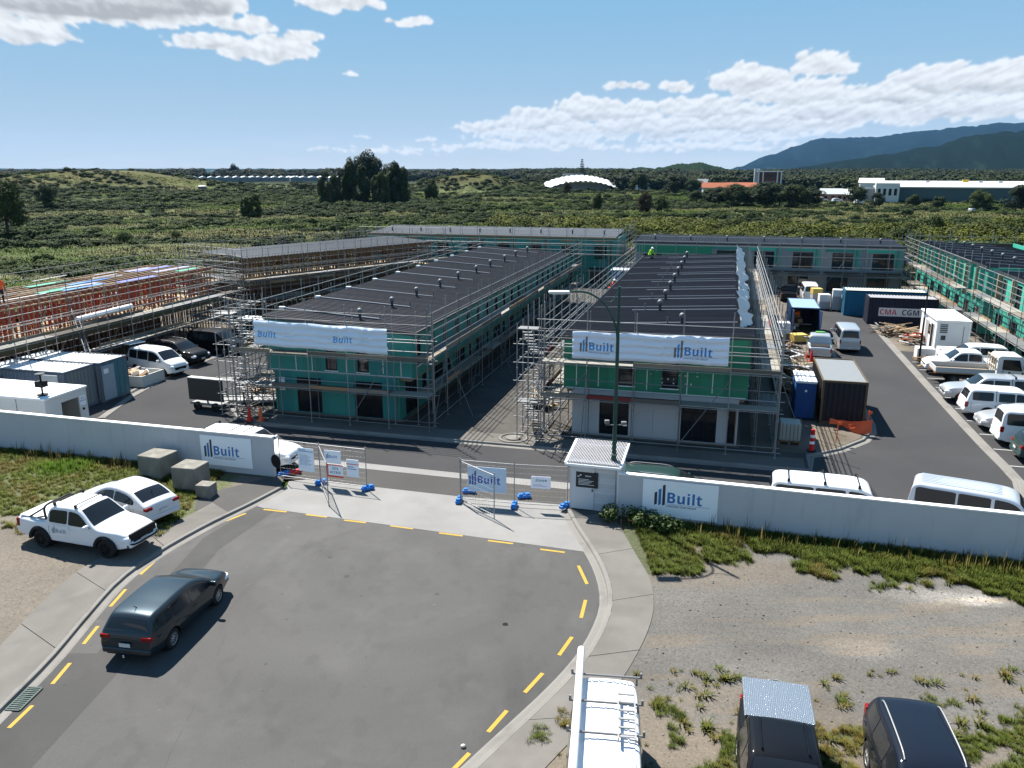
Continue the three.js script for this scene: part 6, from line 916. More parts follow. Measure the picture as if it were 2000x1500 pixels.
{ const r = rng(33); const pile = (name, label, s, t, n, spread, len, mats, y = 0.1, cat = 'timber pile') => { const root = siteThing(name, label, cat, s, t, r() * 0.3, undefined, y); for (let i = 0; i < n; i++) { const m = mesh('plank', box(len * (0.5 + 0.6 * r()), 0.06, 0.16), mats[Math.floor(r() * mats.length)], root); m.position.set((r() - 0.5) * spread, 0.06 + 0.05 * (i % 12) + 0.25 * r(), (r() - 0.5) * spread); m.rotation.set((r() - 0.5) * 0.3, r() * 3.14, (r() - 0.5) * 0.5); } return root; };
  pile('timber_pile', 'tumbled heap of pale timber offcuts in front of the lettered container', 14.9, 78.6, 46, 2.6, 1.9, [MAT.pine, MAT.pinePale, MAT.ply, MAT.steelDull], 0.02); pile('rubble_heap', 'low heap of broken boards and orange pipe beside the white cabin', 15.9, 75.0, 34, 2.0, 1.1, [MAT.pinePale, MAT.orange, MAT.whiteMatt, MAT.black, MAT.pineDark], 0.02, 'rubble heap');
  pile('timber_pile', 'long stacked boards along the right side of the green block, middle', 4.4, 61, 40, 1.6, 4.2, [MAT.pinePale, MAT.steel, MAT.whiteMatt, MAT.pine], 0.115).rotation.y = -TH + Math.PI / 2; pile('timber_pile', 'mixed boards and sheets beside the green block near the open container', 4.7, 66.5, 30, 1.8, 1.8, [MAT.pine, MAT.whiteMatt, MAT.pineDark], 0.115); pile('timber_pile', 'scattered offcuts behind the open blue container', 4.5, 76.5, 40, 2.4, 1.3, [MAT.pine, MAT.pinePale, MAT.orange, MAT.whiteMatt], 0.115); pile('timber_pile', 'pile of boards under the scaffold near the toilets', 4.4, 55.5, 30, 1.7, 3.2, [MAT.pinePale, MAT.steel, MAT.ply], 0.115);
  pile('timber_pile', 'loose boards beside the stair tower of the left teal block', -29.0, 45.6, 18, 1.5, 2.2, [MAT.pine, MAT.pinePale, MAT.steelDull], 0.115); pile('timber_pile', 'boards at the foot of the stair tower in the gravel lane', -10.6, 47.5, 22, 1.4, 2.0, [MAT.pinePale, MAT.ply, MAT.steel], 0.115); pile('timber_pile', 'scatter of pale timber by the nearer terrace scaffold', 20.6, 61, 36, 2.2, 1.7, [MAT.pinePale, MAT.pine], 0.02); pile('timber_pile', 'long planks lying by the black street lamp', 15.8, 66.0, 8, 0.8, 3.2, [MAT.pine], 0.02);
  for (const [s, t, n, label] of [[-27.7, 43.5, 2, 'rack of scaffold tubes left of the teal block'], [-29.0, 43.2, 1, 'rack of scaffold frames at the corner of the left yard']]) { const root = siteThing('tube_rack', label, 'tube rack', s, t, 0.35, undefined, 0.115); for (const x of [-0.9, 0.9]) mesh('rack_frame', join([box(0.08, 0.9, 0.08, x, 0.45, -0.5), box(0.08, 0.9, 0.08, x, 0.45, 0.5), box(0.08, 0.08, 1.0, x, 0.1, 0)]), MAT.darkSteel, root); for (let i = 0; i < 26; i++) mesh('tube', bar([-1.4 + 0.2 * r(), 0.2 + 0.07 * Math.floor(i / 8), -0.4 + 0.11 * (i % 8)], [1.4, 0.2 + 0.07 * Math.floor(i / 8), -0.4 + 0.11 * (i % 8)], 0.03, 6), MAT.steel, root); }
  const tk = siteThing('water_tank', 'grey caged water tank under the scaffold at the right corner', 'tank', 3.85, 44.2, 0, undefined, 0.115); mesh('tank', rbox(1.1, 1.0, 1.1, 0.1, 0, 0.66, 0), M([0.3, 0.31, 0.28], 0.5), tk); const cg = []; for (let i = 0; i <= 6; i++) for (const s of [-1, 1]) cg.push(bar([-0.58 + i * 0.193, 0.14, s * 0.58], [-0.58 + i * 0.193, 1.18, s * 0.58], 0.012, 4), bar([s * 0.58, 0.14, -0.58 + i * 0.193], [s * 0.58, 1.18, -0.58 + i * 0.193], 0.012, 4)); mesh('cage', join(cg), MAT.steelDull, tk); pallet(tk, 0, 0, 0, 1.2, 1.2);
}
// concrete pump boom lying along the pink frame scaffold, and a conduit on the deck
{ const root = siteThing('conveyor_boom', 'grey lattice hoist boom leaning on the pink frame scaffold', 'hoist', -42.2, 44.6, 0.25, undefined, 0); const a = [-2.6, 5.0, -4.5], b = [1.2, 2.2, 1.0]; for (const [dx, dy] of [[0, 0], [0.3, 0], [0, 0.35], [0.3, 0.35]]) mesh('chord', bar([a[0] + dx, a[1] + dy, a[2]], [b[0] + dx, b[1] + dy, b[2]], 0.03, 6), MAT.steelDull, root); for (let i = 0; i < 12; i++) { const k = i / 12, k2 = (i + 1) / 12, p = (q, dx, dy) => [lerp(a[0], b[0], q) + dx, lerp(a[1], b[1], q) + dy, lerp(a[2], b[2], q)]; mesh('lacing', bar(p(k, 0, i % 2 ? 0 : 0.35), p(k2, 0.3, i % 2 ? 0.35 : 0), 0.015, 5), MAT.steelDull, root); } mesh('boom_foot', join([box(0.5, 2.2, 0.5, 1.3, 1.1, 1.1), box(1.4, 0.15, 1.4, 1.3, 0.08, 1.1)]), MAT.darkSteel, root); mesh('motor', cyl(0.18, 0.5, 0, 0, 0, 12).rotateZ(1.57).translate(-2.4, 5.3, -4.3), MAT.steel, root);
  const [x, z] = ST(-43.6, 46.5); solo('white_duct', bar([0, 0, 0], [0.3, 0.15, -5.2], 0.2, 12), MAT.white, 'white duct lying on the pink frame scaffold deck', 'duct', x, 4.2, z, -TH); }
{ const [x, z] = ST(-40.6, 63); const e = solo('fuel_bin', join([rbox(0.8, 1.3, 0.8, 0.06, 0, 0.65, 0)]), M([0.3, 0.02, 0.03], 0.5), 'red bin under the pink frame scaffold', 'bin', x, 0.0, z, -TH); }

// ---------- people: one continuous surface each, from tapered limbs joined softly ----------
function person(label, bones, mats, x, y, z, turn) {
  const N = 72, size = 2.3, mc = new MarchingCubes(N, new THREE.MeshBasicMaterial(), false, false, 160000); mc.isolation = 0; mc.reset();
  const seg = bones.map(([a, b, ra, rb]) => ({ a: V(...a), b: V(...b), ra, rb })), p = V(0, 0, 0), ab = V(0, 0, 0), ap = V(0, 0, 0);
  const smin = (a, b, k) => { const h = Math.max(k - Math.abs(a - b), 0) / k; return Math.min(a, b) - h * h * k * 0.25; };
  for (let k = 0; k < N; k++) for (let j = 0; j < N; j++) for (let i = 0; i < N; i++) { p.set((i / N - 0.5) * size, (j / N) * size, (k / N - 0.5) * size); let d = 9; for (const s of seg) { ab.subVectors(s.b, s.a); ap.subVectors(p, s.a); const t = clamp(ap.dot(ab) / ab.lengthSq()); d = smin(d, ap.addScaledVector(ab, -t).length() - lerp(s.ra, s.rb, t), 0.05); } mc.field[i + j * N + k * N * N] = -d; }
  mc.update(); const n = mc.count, pos = mc.positionArray.slice(0, n * 3), nor = mc.normalArray.slice(0, n * 3), col = new Float32Array(n * 3);
  for (let i = 0; i < n; i++) { pos[3 * i] *= size / 2; pos[3 * i + 1] = (pos[3 * i + 1] + 1) * size / 2; pos[3 * i + 2] *= size / 2; const yy = pos[3 * i + 1]; const c = mats(pos[3 * i], yy, pos[3 * i + 2]); col.set(c, 3 * i); }
  const g = new THREE.BufferGeometry(); g.setAttribute('position', new THREE.BufferAttribute(pos, 3)); g.setAttribute('normal', new THREE.BufferAttribute(nor, 3)); g.setAttribute('color', new THREE.BufferAttribute(col, 3));
  const root = thing('person', label, 'person', x, y, z, turn); mesh('figure', g, new THREE.MeshStandardMaterial({ vertexColors: true, roughness: 0.8 }), root); return root;
}
const skin = [0.32, 0.18, 0.12];
{ // standing on the pink frame
  const B = [[[0, 0.95, 0], [0, 1.4, 0], 0.15, 0.17], [[0, 1.45, 0], [0, 1.55, 0.01], 0.065, 0.06], [[0, 1.63, 0.02], [0, 1.7, 0.02], 0.1, 0.105], [[0.02, 1.62, 0.12], [0.02, 1.6, 0.12], 0.02, 0.02]];
  for (const s of [-1, 1]) B.push([[s * 0.09, 0.92, 0], [s * 0.11, 0.5, 0.03], 0.1, 0.075], [[s * 0.11, 0.5, 0.03], [s * 0.12, 0.1, 0], 0.07, 0.05], [[s * 0.12, 0.06, 0], [s * 0.14, 0.05, 0.16], 0.055, 0.045], [[s * 0.2, 1.38, 0], [s * 0.28, 1.1, 0.02], 0.065, 0.05], [[s * 0.28, 1.1, 0.02], [s * 0.24, 0.88, 0.16], 0.045, 0.035], [[s * 0.24, 0.87, 0.17], [s * 0.22, 0.8, 0.24], 0.035, 0.025]);
  const P = person('worker in an orange vest and dark trousers standing on the pink frame', B, (x, y) => y > 1.56 ? (y > 1.66 ? [0.6, 0.6, 0.6] : skin) : y > 0.92 ? (Math.abs(x) > 0.25 && y < 1.0 ? skin : [0.75, 0.09, 0.015]) : [0.012, 0.014, 0.02], 0, 0, 0, 0.8); const [x, z] = ST(-45.2, 42.2); P.position.set(x, 5.95, z);
  const hat = mesh('hard_hat', join([new THREE.SphereGeometry(0.13, 14, 8, 0, Math.PI * 2, 0, Math.PI / 2).translate(0, 1.7, 0.02), cyl(0.16, 0.015, 0, 1.7, 0.035, 16)]), MAT.white, P);
}
const kneel = (vest, label, s, t, y, turn) => {
  const B = [[[0, 0.45, -0.1], [0, 0.82, 0.12], 0.15, 0.165], [[0, 0.86, 0.15], [0, 0.95, 0.2], 0.062, 0.06], [[0, 1.0, 0.25], [0, 1.06, 0.26], 0.1, 0.105]];
  for (const q of [-1, 1]) B.push([[q * 0.1, 0.42, -0.1], [q * 0.14, 0.12, 0.28], 0.1, 0.08], [[q * 0.14, 0.1, 0.26], [q * 0.13, 0.07, -0.16], 0.07, 0.05], [[q * 0.13, 0.06, -0.16], [q * 0.13, 0.04, -0.32], 0.05, 0.04], [[q * 0.2, 0.8, 0.12], [q * 0.26, 0.5, 0.3], 0.062, 0.05], [[q * 0.26, 0.5, 0.3], [q * 0.18, 0.3, 0.5], 0.045, 0.035], [[q * 0.18, 0.29, 0.51], [q * 0.15, 0.24, 0.58], 0.035, 0.025]);
  const [x, z] = ST(s, t), P = person(label, B, (a, b, c) => b > 0.95 && c > 0.1 ? skin : b > 0.44 || (Math.abs(a) > 0.19 && b > 0.42) ? vest : Math.abs(a) > 0.1 && c > 0.42 ? skin : [0.02, 0.022, 0.03], x, y, z, turn);
  mesh('hard_hat', join([new THREE.SphereGeometry(0.13, 14, 8, 0, Math.PI * 2, 0, Math.PI / 2).translate(0, 1.07, 0.26), cyl(0.16, 0.015, 0, 1.07, 0.28, 16)]), MAT.white, P);
};
kneel([0.35, 0.75, 0.03], 'worker in a lime vest kneeling at the far left roof edge of the green block', -7.4, 82.5, 5.72, 0.6); kneel([0.7, 0.09, 0.02], 'worker in an orange vest crouching on the scaffold beside the navy roof', -9.0, 66.5, 4.5, 1.2);

// ---------- plants ----------
// leaf faces spread through clumps; every leaf is a small folded rhombus with its own tone
function leafGeo(seed, clumps, per, leaf, o = {}) {
  const r = rng(seed), pos = [], col = []; const n = V(0, 0, 0), t = V(0, 0, 0), b = V(0, 0, 0), c = V(0, 0, 0);
  for (const [cx, cy, cz, rad, ry = rad] of clumps) for (let i = 0; i < per; i++) {
    let x, y, z, l; do { x = r() * 2 - 1; y = r() * 2 - 1; z = r() * 2 - 1; l = Math.hypot(x, y, z); } while (l > 1 || l < 0.05); const k = (0.62 + 0.38 * Math.sqrt(r())) / l;
    c.set(cx + x * k * rad, cy + y * k * ry, cz + z * k * rad); if (o.floor !== undefined && c.y < o.floor) c.y = o.floor + r() * 0.1;
    n.set(x / l + (r() - 0.5) * 1.3, y / l + 0.35 + (r() - 0.5) * 1.3, z / l + (r() - 0.5) * 1.3).normalize(); t.set(r() - 0.5, o.droop ? -1.6 : r() - 0.5, r() - 0.5).cross(n).normalize(); if (o.droop) { b.copy(t); t.crossVectors(n, b).normalize(); if (t.y > 0) t.negate(); } b.crossVectors(n, t);
    const s = leaf * (0.65 + 0.7 * r()), w = s * (o.slim ?? 0.5), v = 0.72 + 0.56 * r(), yl = r() * 0.25; const P = [c.clone().addScaledVector(t, -s), c.clone().addScaledVector(b, w).addScaledVector(n, -0.12 * s), c.clone().addScaledVector(t, s), c.clone().addScaledVector(b, -w).addScaledVector(n, -0.12 * s)];
    for (const q of [0, 1, 2, 0, 2, 3]) { pos.push(P[q].x, P[q].y, P[q].z); col.push(v * (1 + yl), v * (1 + yl * 0.5), v * (1 - yl)); }
  }
  const g = new THREE.BufferGeometry(); g.setAttribute('position', new THREE.Float32BufferAttribute(pos, 3)); g.setAttribute('color', new THREE.Float32BufferAttribute(col, 3)); g.computeVertexNormals(); return g;
}
function bladeGeo(seed, n, o = {}) {        // a tuft of bent blades, one metre tall
  const r = rng(seed), pos = [], col = []; for (let i = 0; i < n; i++) { const a = r() * 6.283, d = (o.spread ?? 0.3) * Math.sqrt(r()), h = 0.55 + 0.45 * r(), lean = (o.lean ?? 0.35) * r(), w = (o.w ?? 0.05) * (0.7 + 0.6 * r()), x = Math.cos(a) * d, z = Math.sin(a) * d, bx = Math.cos(a + r()) * lean, bz = Math.sin(a + r()) * lean, px = -Math.sin(a) * w, pz = Math.cos(a) * w, v = 0.7 + 0.6 * r(), q = r() * (o.dry ?? 0.2);
    const m = [x + bx * 0.35, h * 0.6, z + bz * 0.35], e = [x + bx, h, z + bz]; pos.push(x - px, 0, z - pz, x + px, 0, z + pz, m[0] + px * 0.8, m[1], m[2] + pz * 0.8, x - px, 0, z - pz, m[0] + px * 0.8, m[1], m[2] + pz * 0.8, m[0] - px * 0.8, m[1], m[2] - pz * 0.8, m[0] - px * 0.8, m[1], m[2] - pz * 0.8, m[0] + px * 0.8, m[1], m[2] + pz * 0.8, e[0], e[1], e[2]); for (let k = 0; k < 9; k++) col.push(v * (1 + q * 1.4), v * (1 + q * 0.6), v * (1 - q)); }
  const g = new THREE.BufferGeometry(); g.setAttribute('position', new THREE.Float32BufferAttribute(pos, 3)); g.setAttribute('color', new THREE.Float32BufferAttribute(col, 3)); g.computeVertexNormals(); const nn = g.attributes.normal; for (let i = 0; i < nn.count; i++) { const a = V(nn.getX(i) * 0.4, 0.9, nn.getZ(i) * 0.4).normalize(); nn.setXYZ(i, a.x, a.y, a.z); } return g;
}
const leafMat = (rough = 0.8) => new THREE.MeshPhysicalMaterial({ vertexColors: true, roughness: rough, specularIntensity: 0.25, side: THREE.DoubleSide });
const LM = leafMat();
function scatter(name, geo, label, category, list, mat = LM) {   // list: [x, y, z, sx, sy, turn, [r, g, b]]
  const im = new THREE.InstancedMesh(geo, mat, list.length), m = new THREE.Matrix4(), q = new THREE.Quaternion(), c = new THREE.Color(); im.name = numbered(name);
  list.forEach(([x, y, z, sx, sy, a, col], i) => { m.compose(V(x, y, z), q.setFromAxisAngle(V(0, 1, 0), a), V(sx, sy, sx)); im.setMatrixAt(i, m); im.setColorAt(i, c.setRGB(...col)); }); scene.add(im); tag(im, label, category); return stuff(im);
}
const mound = (seed, n) => { const r = rng(seed), c = []; for (let i = 0; i < n; i++) { const a = r() * 6.283, d = 0.62 * Math.sqrt(r()); c.push([Math.cos(a) * d, 0.25 + 0.42 * (1 - d) + 0.12 * r(), Math.sin(a) * d, 0.3 + 0.16 * r()]); } return c; };
const bushGeo = [1, 2, 3].map((k) => leafGeo(200 + k, mound(k, 8), 60, 0.115, { floor: 0.02 }));
const bigBushGeo = [1, 2, 3].map((k) => leafGeo(210 + k, mound(10 + k, 20), 120, 0.06, { floor: 0.02 }));
const tuftGeo = [1, 2].map((k) => bladeGeo(220 + k, 26, { spread: 0.5, lean: 0.5, w: 0.045 }));
const mix = (a, b, k) => a.map((v, i) => lerp(v, b[i], k));
const PX = (az, r) => [Math.sin(az * R) * r, -Math.cos(az * R) * r];
{
  const r = rng(301), A = [[], [], []], G = [[], []]; let n = 0;
  const outside = (x, z) => { const s = x * cT + z * sT, t = x * sT - z * cT; return !(s > -58 && s < 45 && t < 113.5); };
  for (let i = 0; i < 120000 && n < 21000; i++) {
    const az = -37 + 74 * r(), rr = 95 + 700 * r() ** 1.7, [x, z] = PX(az, rr); if (!outside(x, z)) continue; const k = scrubAt(x, z); if (r() > smooth(0.46, 0.68, k) * 0.95 + 0.02) continue;
    const sz = (0.7 + 1.3 * r() ** 2) * (1 + rr / 700), b = smooth(0.45, 0.62, brightAt(x, z)); const col = mix([0.02, 0.036, 0.01], [0.044, 0.07, 0.012], clamp(b * 0.6 + (r() - 0.4) * 0.5)); A[n % 3].push([x, landY(x, z) - 0.1, z, sz, sz * (0.45 + 0.35 * r()), r() * 6.28, col]); n++;
  }
  A.forEach((l, i) => scatter('scrub', bushGeo[i], ['low dark scrub spread over the open field', 'low mid green scrub spread over the open field', 'low rounded scrub spread over the open field'][i], 'scrub', l));
  n = 0; for (let i = 0; i < 160000 && n < 34000; i++) {
    const az = -37 + 74 * r(), rr = 92 + 460 * r() ** 1.7, [x, z] = PX(az, rr); if (!outside(x, z)) continue; const k = scrubAt(x, z); if (r() > smooth(0.62, 0.42, k)) continue; const b = smooth(0.44, 0.6, brightAt(x, z)), sz = 0.7 + 0.8 * r(), dry = fbm(x / 9, z / 9, 2);
    G[n % 2].push([x, landY(x, z) - 0.05, z, sz * 1.3, sz * 0.62, r() * 6.28, mix(mix([0.085, 0.104, 0.043], [0.105, 0.11, 0.052], dry), [0.046, 0.082, 0.01], b).map(((k) => (v) => v * k)(0.85 + 0.3 * r()))]); n++;
  }
  G.forEach((l, i) => scatter('long_grass', tuftGeo[i], ['pale long grass in the open field', 'mixed long grass in the open field'][i], 'grass', l));
  // the bright shrub belt right behind the site, and the darker one on its left
  const B = [[], [], []]; for (let i = 0, k = 0; k < 330 && i < 4000; i++) { const az = -1 + 39 * r(), rr = 121 + (az > 6 ? 75 : 48) * r() + Math.max(0, 6 - az) * 3, [x, z] = PX(az, rr); if (!outside(x, z)) continue; const h = 2.0 + 2.0 * r() + (rr > 160 ? 0.9 : 0); B[k % 3].push([x, landY(x, z) - 0.2, z, h * (0.95 + 0.3 * r()), h * 1.05, r() * 6.28, mix([0.03, 0.045, 0.011], [0.075, 0.09, 0.012], smooth(0.2, 0.9, r() * 0.5 + fbm(x / 14, z / 14, 3) * 0.75))]); k++; }
  B.forEach((l, i) => scatter('shrub_belt', bigBushGeo[i], ['bright green shrubs massed behind the back row', 'yellow green shrubs massed behind the back row', 'dense rounded shrubs massed behind the back row'][i], 'shrubs', l));
}
// ---------- trees one can tell apart ----------
const crownKinds = {
  round: (s) => { const r = rng(s), c = []; for (let i = 0; i < 26; i++) { const a = r() * 6.283, u = r(), y = 0.24 + 0.6 * u, w = 0.34 * Math.sin(Math.PI * (0.18 + 0.72 * u)); c.push([Math.cos(a) * w * Math.sqrt(r()), y, Math.sin(a) * w * Math.sqrt(r()), 0.1 + 0.07 * r()]); } return leafGeo(s + 1, c, 230, 0.024); },
  willow: (s) => { const r = rng(s), c = []; for (let i = 0; i < 34; i++) { const a = r() * 6.283, u = r(), y = 0.1 + 0.78 * u, w = 0.24 * Math.sin(Math.PI * (0.22 + 0.66 * u)); c.push([Math.cos(a) * w, y, Math.sin(a) * w, 0.075 + 0.035 * r(), 0.13 + 0.06 * r()]); } return leafGeo(s + 1, c, 240, 0.03, { droop: true, slim: 0.34 }); },
  shrub: (s) => leafGeo(s + 1, mound(s, 18).map(([x, y, z, q]) => [x * 0.55, y * 0.95, z * 0.55, q * 0.62]), 100, 0.032, { floor: 0.0 }),
  pine: (s) => { const r = rng(s), c = []; for (let i = 0; i < 15; i++) { const y = 0.16 + 0.8 * i / 14, w = 0.16 * (1 - i / 15) + 0.015; for (let k = 0; k < 6; k++) { const a = k * 1.05 + i * 0.5; c.push([Math.cos(a) * w * 0.7, y, Math.sin(a) * w * 0.7, w * 0.4 + 0.01, 0.018]); } } return leafGeo(s + 1, c, 26, 0.014); },
};
const crownCache = new Map();
function tree(name, label, az, rr, h, wide, kind, col, seed, group) {
  const [x, z] = PX(az, rr), root = thing(name, label, kind === 'shrub' ? 'shrub' : 'tree', x, landY(x, z) - 0.1, z, seed * 1.7, group), key = kind + (seed % 4); if (!crownCache.has(key)) crownCache.set(key, crownKinds[kind](400 + (seed % 4) * 13));
  const bark = M([0.055, 0.042, 0.032], 0.9), r = rng(seed + 50), tr = []; tr.push(bar([0, 0, 0], [0.01 * h, h * 0.45, 0], 0.028 * h, 8, 0.016 * h), bar([0.01 * h, h * 0.44, 0], [0, h * 0.8, 0.01 * h], 0.016 * h, 7, 0.005 * h));
  const tk = mesh('trunk', join(tr), bark, root); for (let i = 0; i < 6; i++) { const a = r() * 6.283, y = h * (0.25 + 0.4 * r()), l = h * 0.22 * (wide || 1); mesh('limb', bar([0, y, 0], [Math.cos(a) * l, y + h * 0.16, Math.sin(a) * l], 0.01 * h, 6, 0.004 * h), bark, tk); }
  const m = leafMat(); m.color.setRGB(...col); const cr = mesh('crown', crownCache.get(key), m, root); cr.scale.set(h * wide, h, h * wide); return root;
}
const DG = [0.026, 0.042, 0.014], MGn = [0.038, 0.058, 0.016], BR = [0.045, 0.038, 0.02], DK = [0.018, 0.03, 0.014];
{
  const W = [[-12.4, 322, 13, 1.05, DG, 'dark drooping tree at the left end of the field clump'], [-10.6, 328, 17.5, 1.05, DG, 'tallest drooping tree in the left half of the field clump'], [-8.9, 326, 13, 1.0, MGn, 'yellower drooping tree in the middle of the field clump'], [-7.75, 332, 16.5, 1.0, DG, 'tall drooping tree at the right end of the field clump'], [-11.5, 336, 14, 0.9, DG, 'drooping tree behind the left end of the field clump'], [-8.3, 338, 15.5, 0.9, DG, 'drooping tree behind the right end of the field clump']];
  W.forEach(([a, q, h, w, c, l], i) => tree('willow_tree', l, a, q, h, w, 'willow', c, 11 + i, 'clump of drooping trees in the field'));
  tree('round_tree', 'tall dark tree standing up behind the field clump', -9.7, 420, 24, 0.85, 'round', DK, 21); tree('willow_tree', 'single upright tree right of the field clump', -5.5, 372, 10.5, 1.0, 'willow', MGn, 23); tree('willow_tree', 'lone bushy tree left of the field clump', -17.4, 262, 8.2, 1.25, 'willow', MGn, 25);
  tree('round_tree', 'broad tree at the left edge of the field', -31.4, 205, 12.5, 0.95, 'round', MGn, 27); tree('round_tree', 'small tree beyond the left edge tree', -29.2, 330, 9, 1.0, 'round', DG, 29);
  tree('tall_shrub', 'slim green shrub in the middle left of the field', -25.2, 180, 3.6, 0.9, 'shrub', MGn, 31); tree('tall_shrub', 'small green shrub right of the slim one', -22.2, 190, 2.6, 1.0, 'shrub', MGn, 33);
  for (const [i, a, q, h, l] of [[0, -15.5, 138, 4.6, 'dark bush beside the grey roofed frame, left one'], [1, -12.6, 142, 4.2, 'dark bush beside the grey roofed frame, middle one'], [2, -10.8, 147, 4.8, 'dark bush beside the grey roofed frame, right one'], [3, -26.5, 92, 2.4, 'round dark bush right behind the pink frame']]) tree('dense_bush', l, a, q, h, 1.3, 'shrub', DK, 35 + i);
  tree('round_tree', 'brownish thin tree in the field right of centre', 9.1, 262, 8.2, 0.85, 'round', BR, 41); tree('round_tree', 'greener tree beside the brownish one', 10.2, 268, 6.5, 1.0, 'round', MGn, 43); tree('round_tree', 'small grey green tree in the field near centre', 5.9, 285, 6.8, 0.75, 'round', DG, 45); tree('round_tree', 'bare grey shrub in the field left of the arched roof', 3.8, 420, 8, 0.8, 'round', BR, 47);
  const T = [[14.2, 335, 8], [15.1, 322, 9.2], [16.0, 330, 8.6], [16.9, 318, 9.8], [17.8, 330, 9.4], [18.7, 324, 9.6], [19.6, 340, 8.6], [13.3, 350, 7], [12.5, 366, 6]];
  T.forEach(([a, q, h], i) => tree('round_tree', ['dark tree opening the row in front of the brick building', 'second dark tree of the row in front of the brick building', 'third dark tree of that row, counted from the left', 'fourth and tallest dark tree of that row', 'fifth dark tree of that row, counted from the left', 'sixth dark tree of that row, counted from the left', 'last dark tree of that row beside the low houses', 'low tree left of the dark row', 'lowest tree at the far left of the dark row'][i], a, q, h, 1.75, 'round', i % 3 ? DG : DK, 51 + i, 'dark trees in front of the brick building'));
  [[22.4, 385, 8.5, DG, 'rounded tree left of the white warehouse'], [23.6, 372, 6.5, DK, 'dark tree at the warehouse end wall'], [25.7, 380, 6.5, DG, 'tree in front of the warehouse, first from the left'], [27.1, 376, 6.2, DG, 'tree in front of the warehouse, second from the left'], [29.3, 362, 9, MGn, 'broad bright tree in front of the warehouse'], [31.2, 345, 10.5, DK, 'dark tree closing the right edge'], [8.6, 500, 12, DG, 'tall tree right of the arched roof'], [11.0, 470, 12, DK, 'big dark tree among the houses'], [12.2, 480, 10, DG, 'dark tree beside the orange roofs']].forEach(([a, q, h, c, l], i) => tree('round_tree', l, a, q, h, 1.4, 'round', c, 61 + i));
  tree('norfolk_pine', 'pointed pine on the skyline above the arched roof', 4.75, 720, 24, 1.0, 'pine', DK, 71); tree('flat_top_pine', 'flat topped pine alone on the left skyline', -18.3, 1250, 24, 0.8, 'round', DK, 73);
}
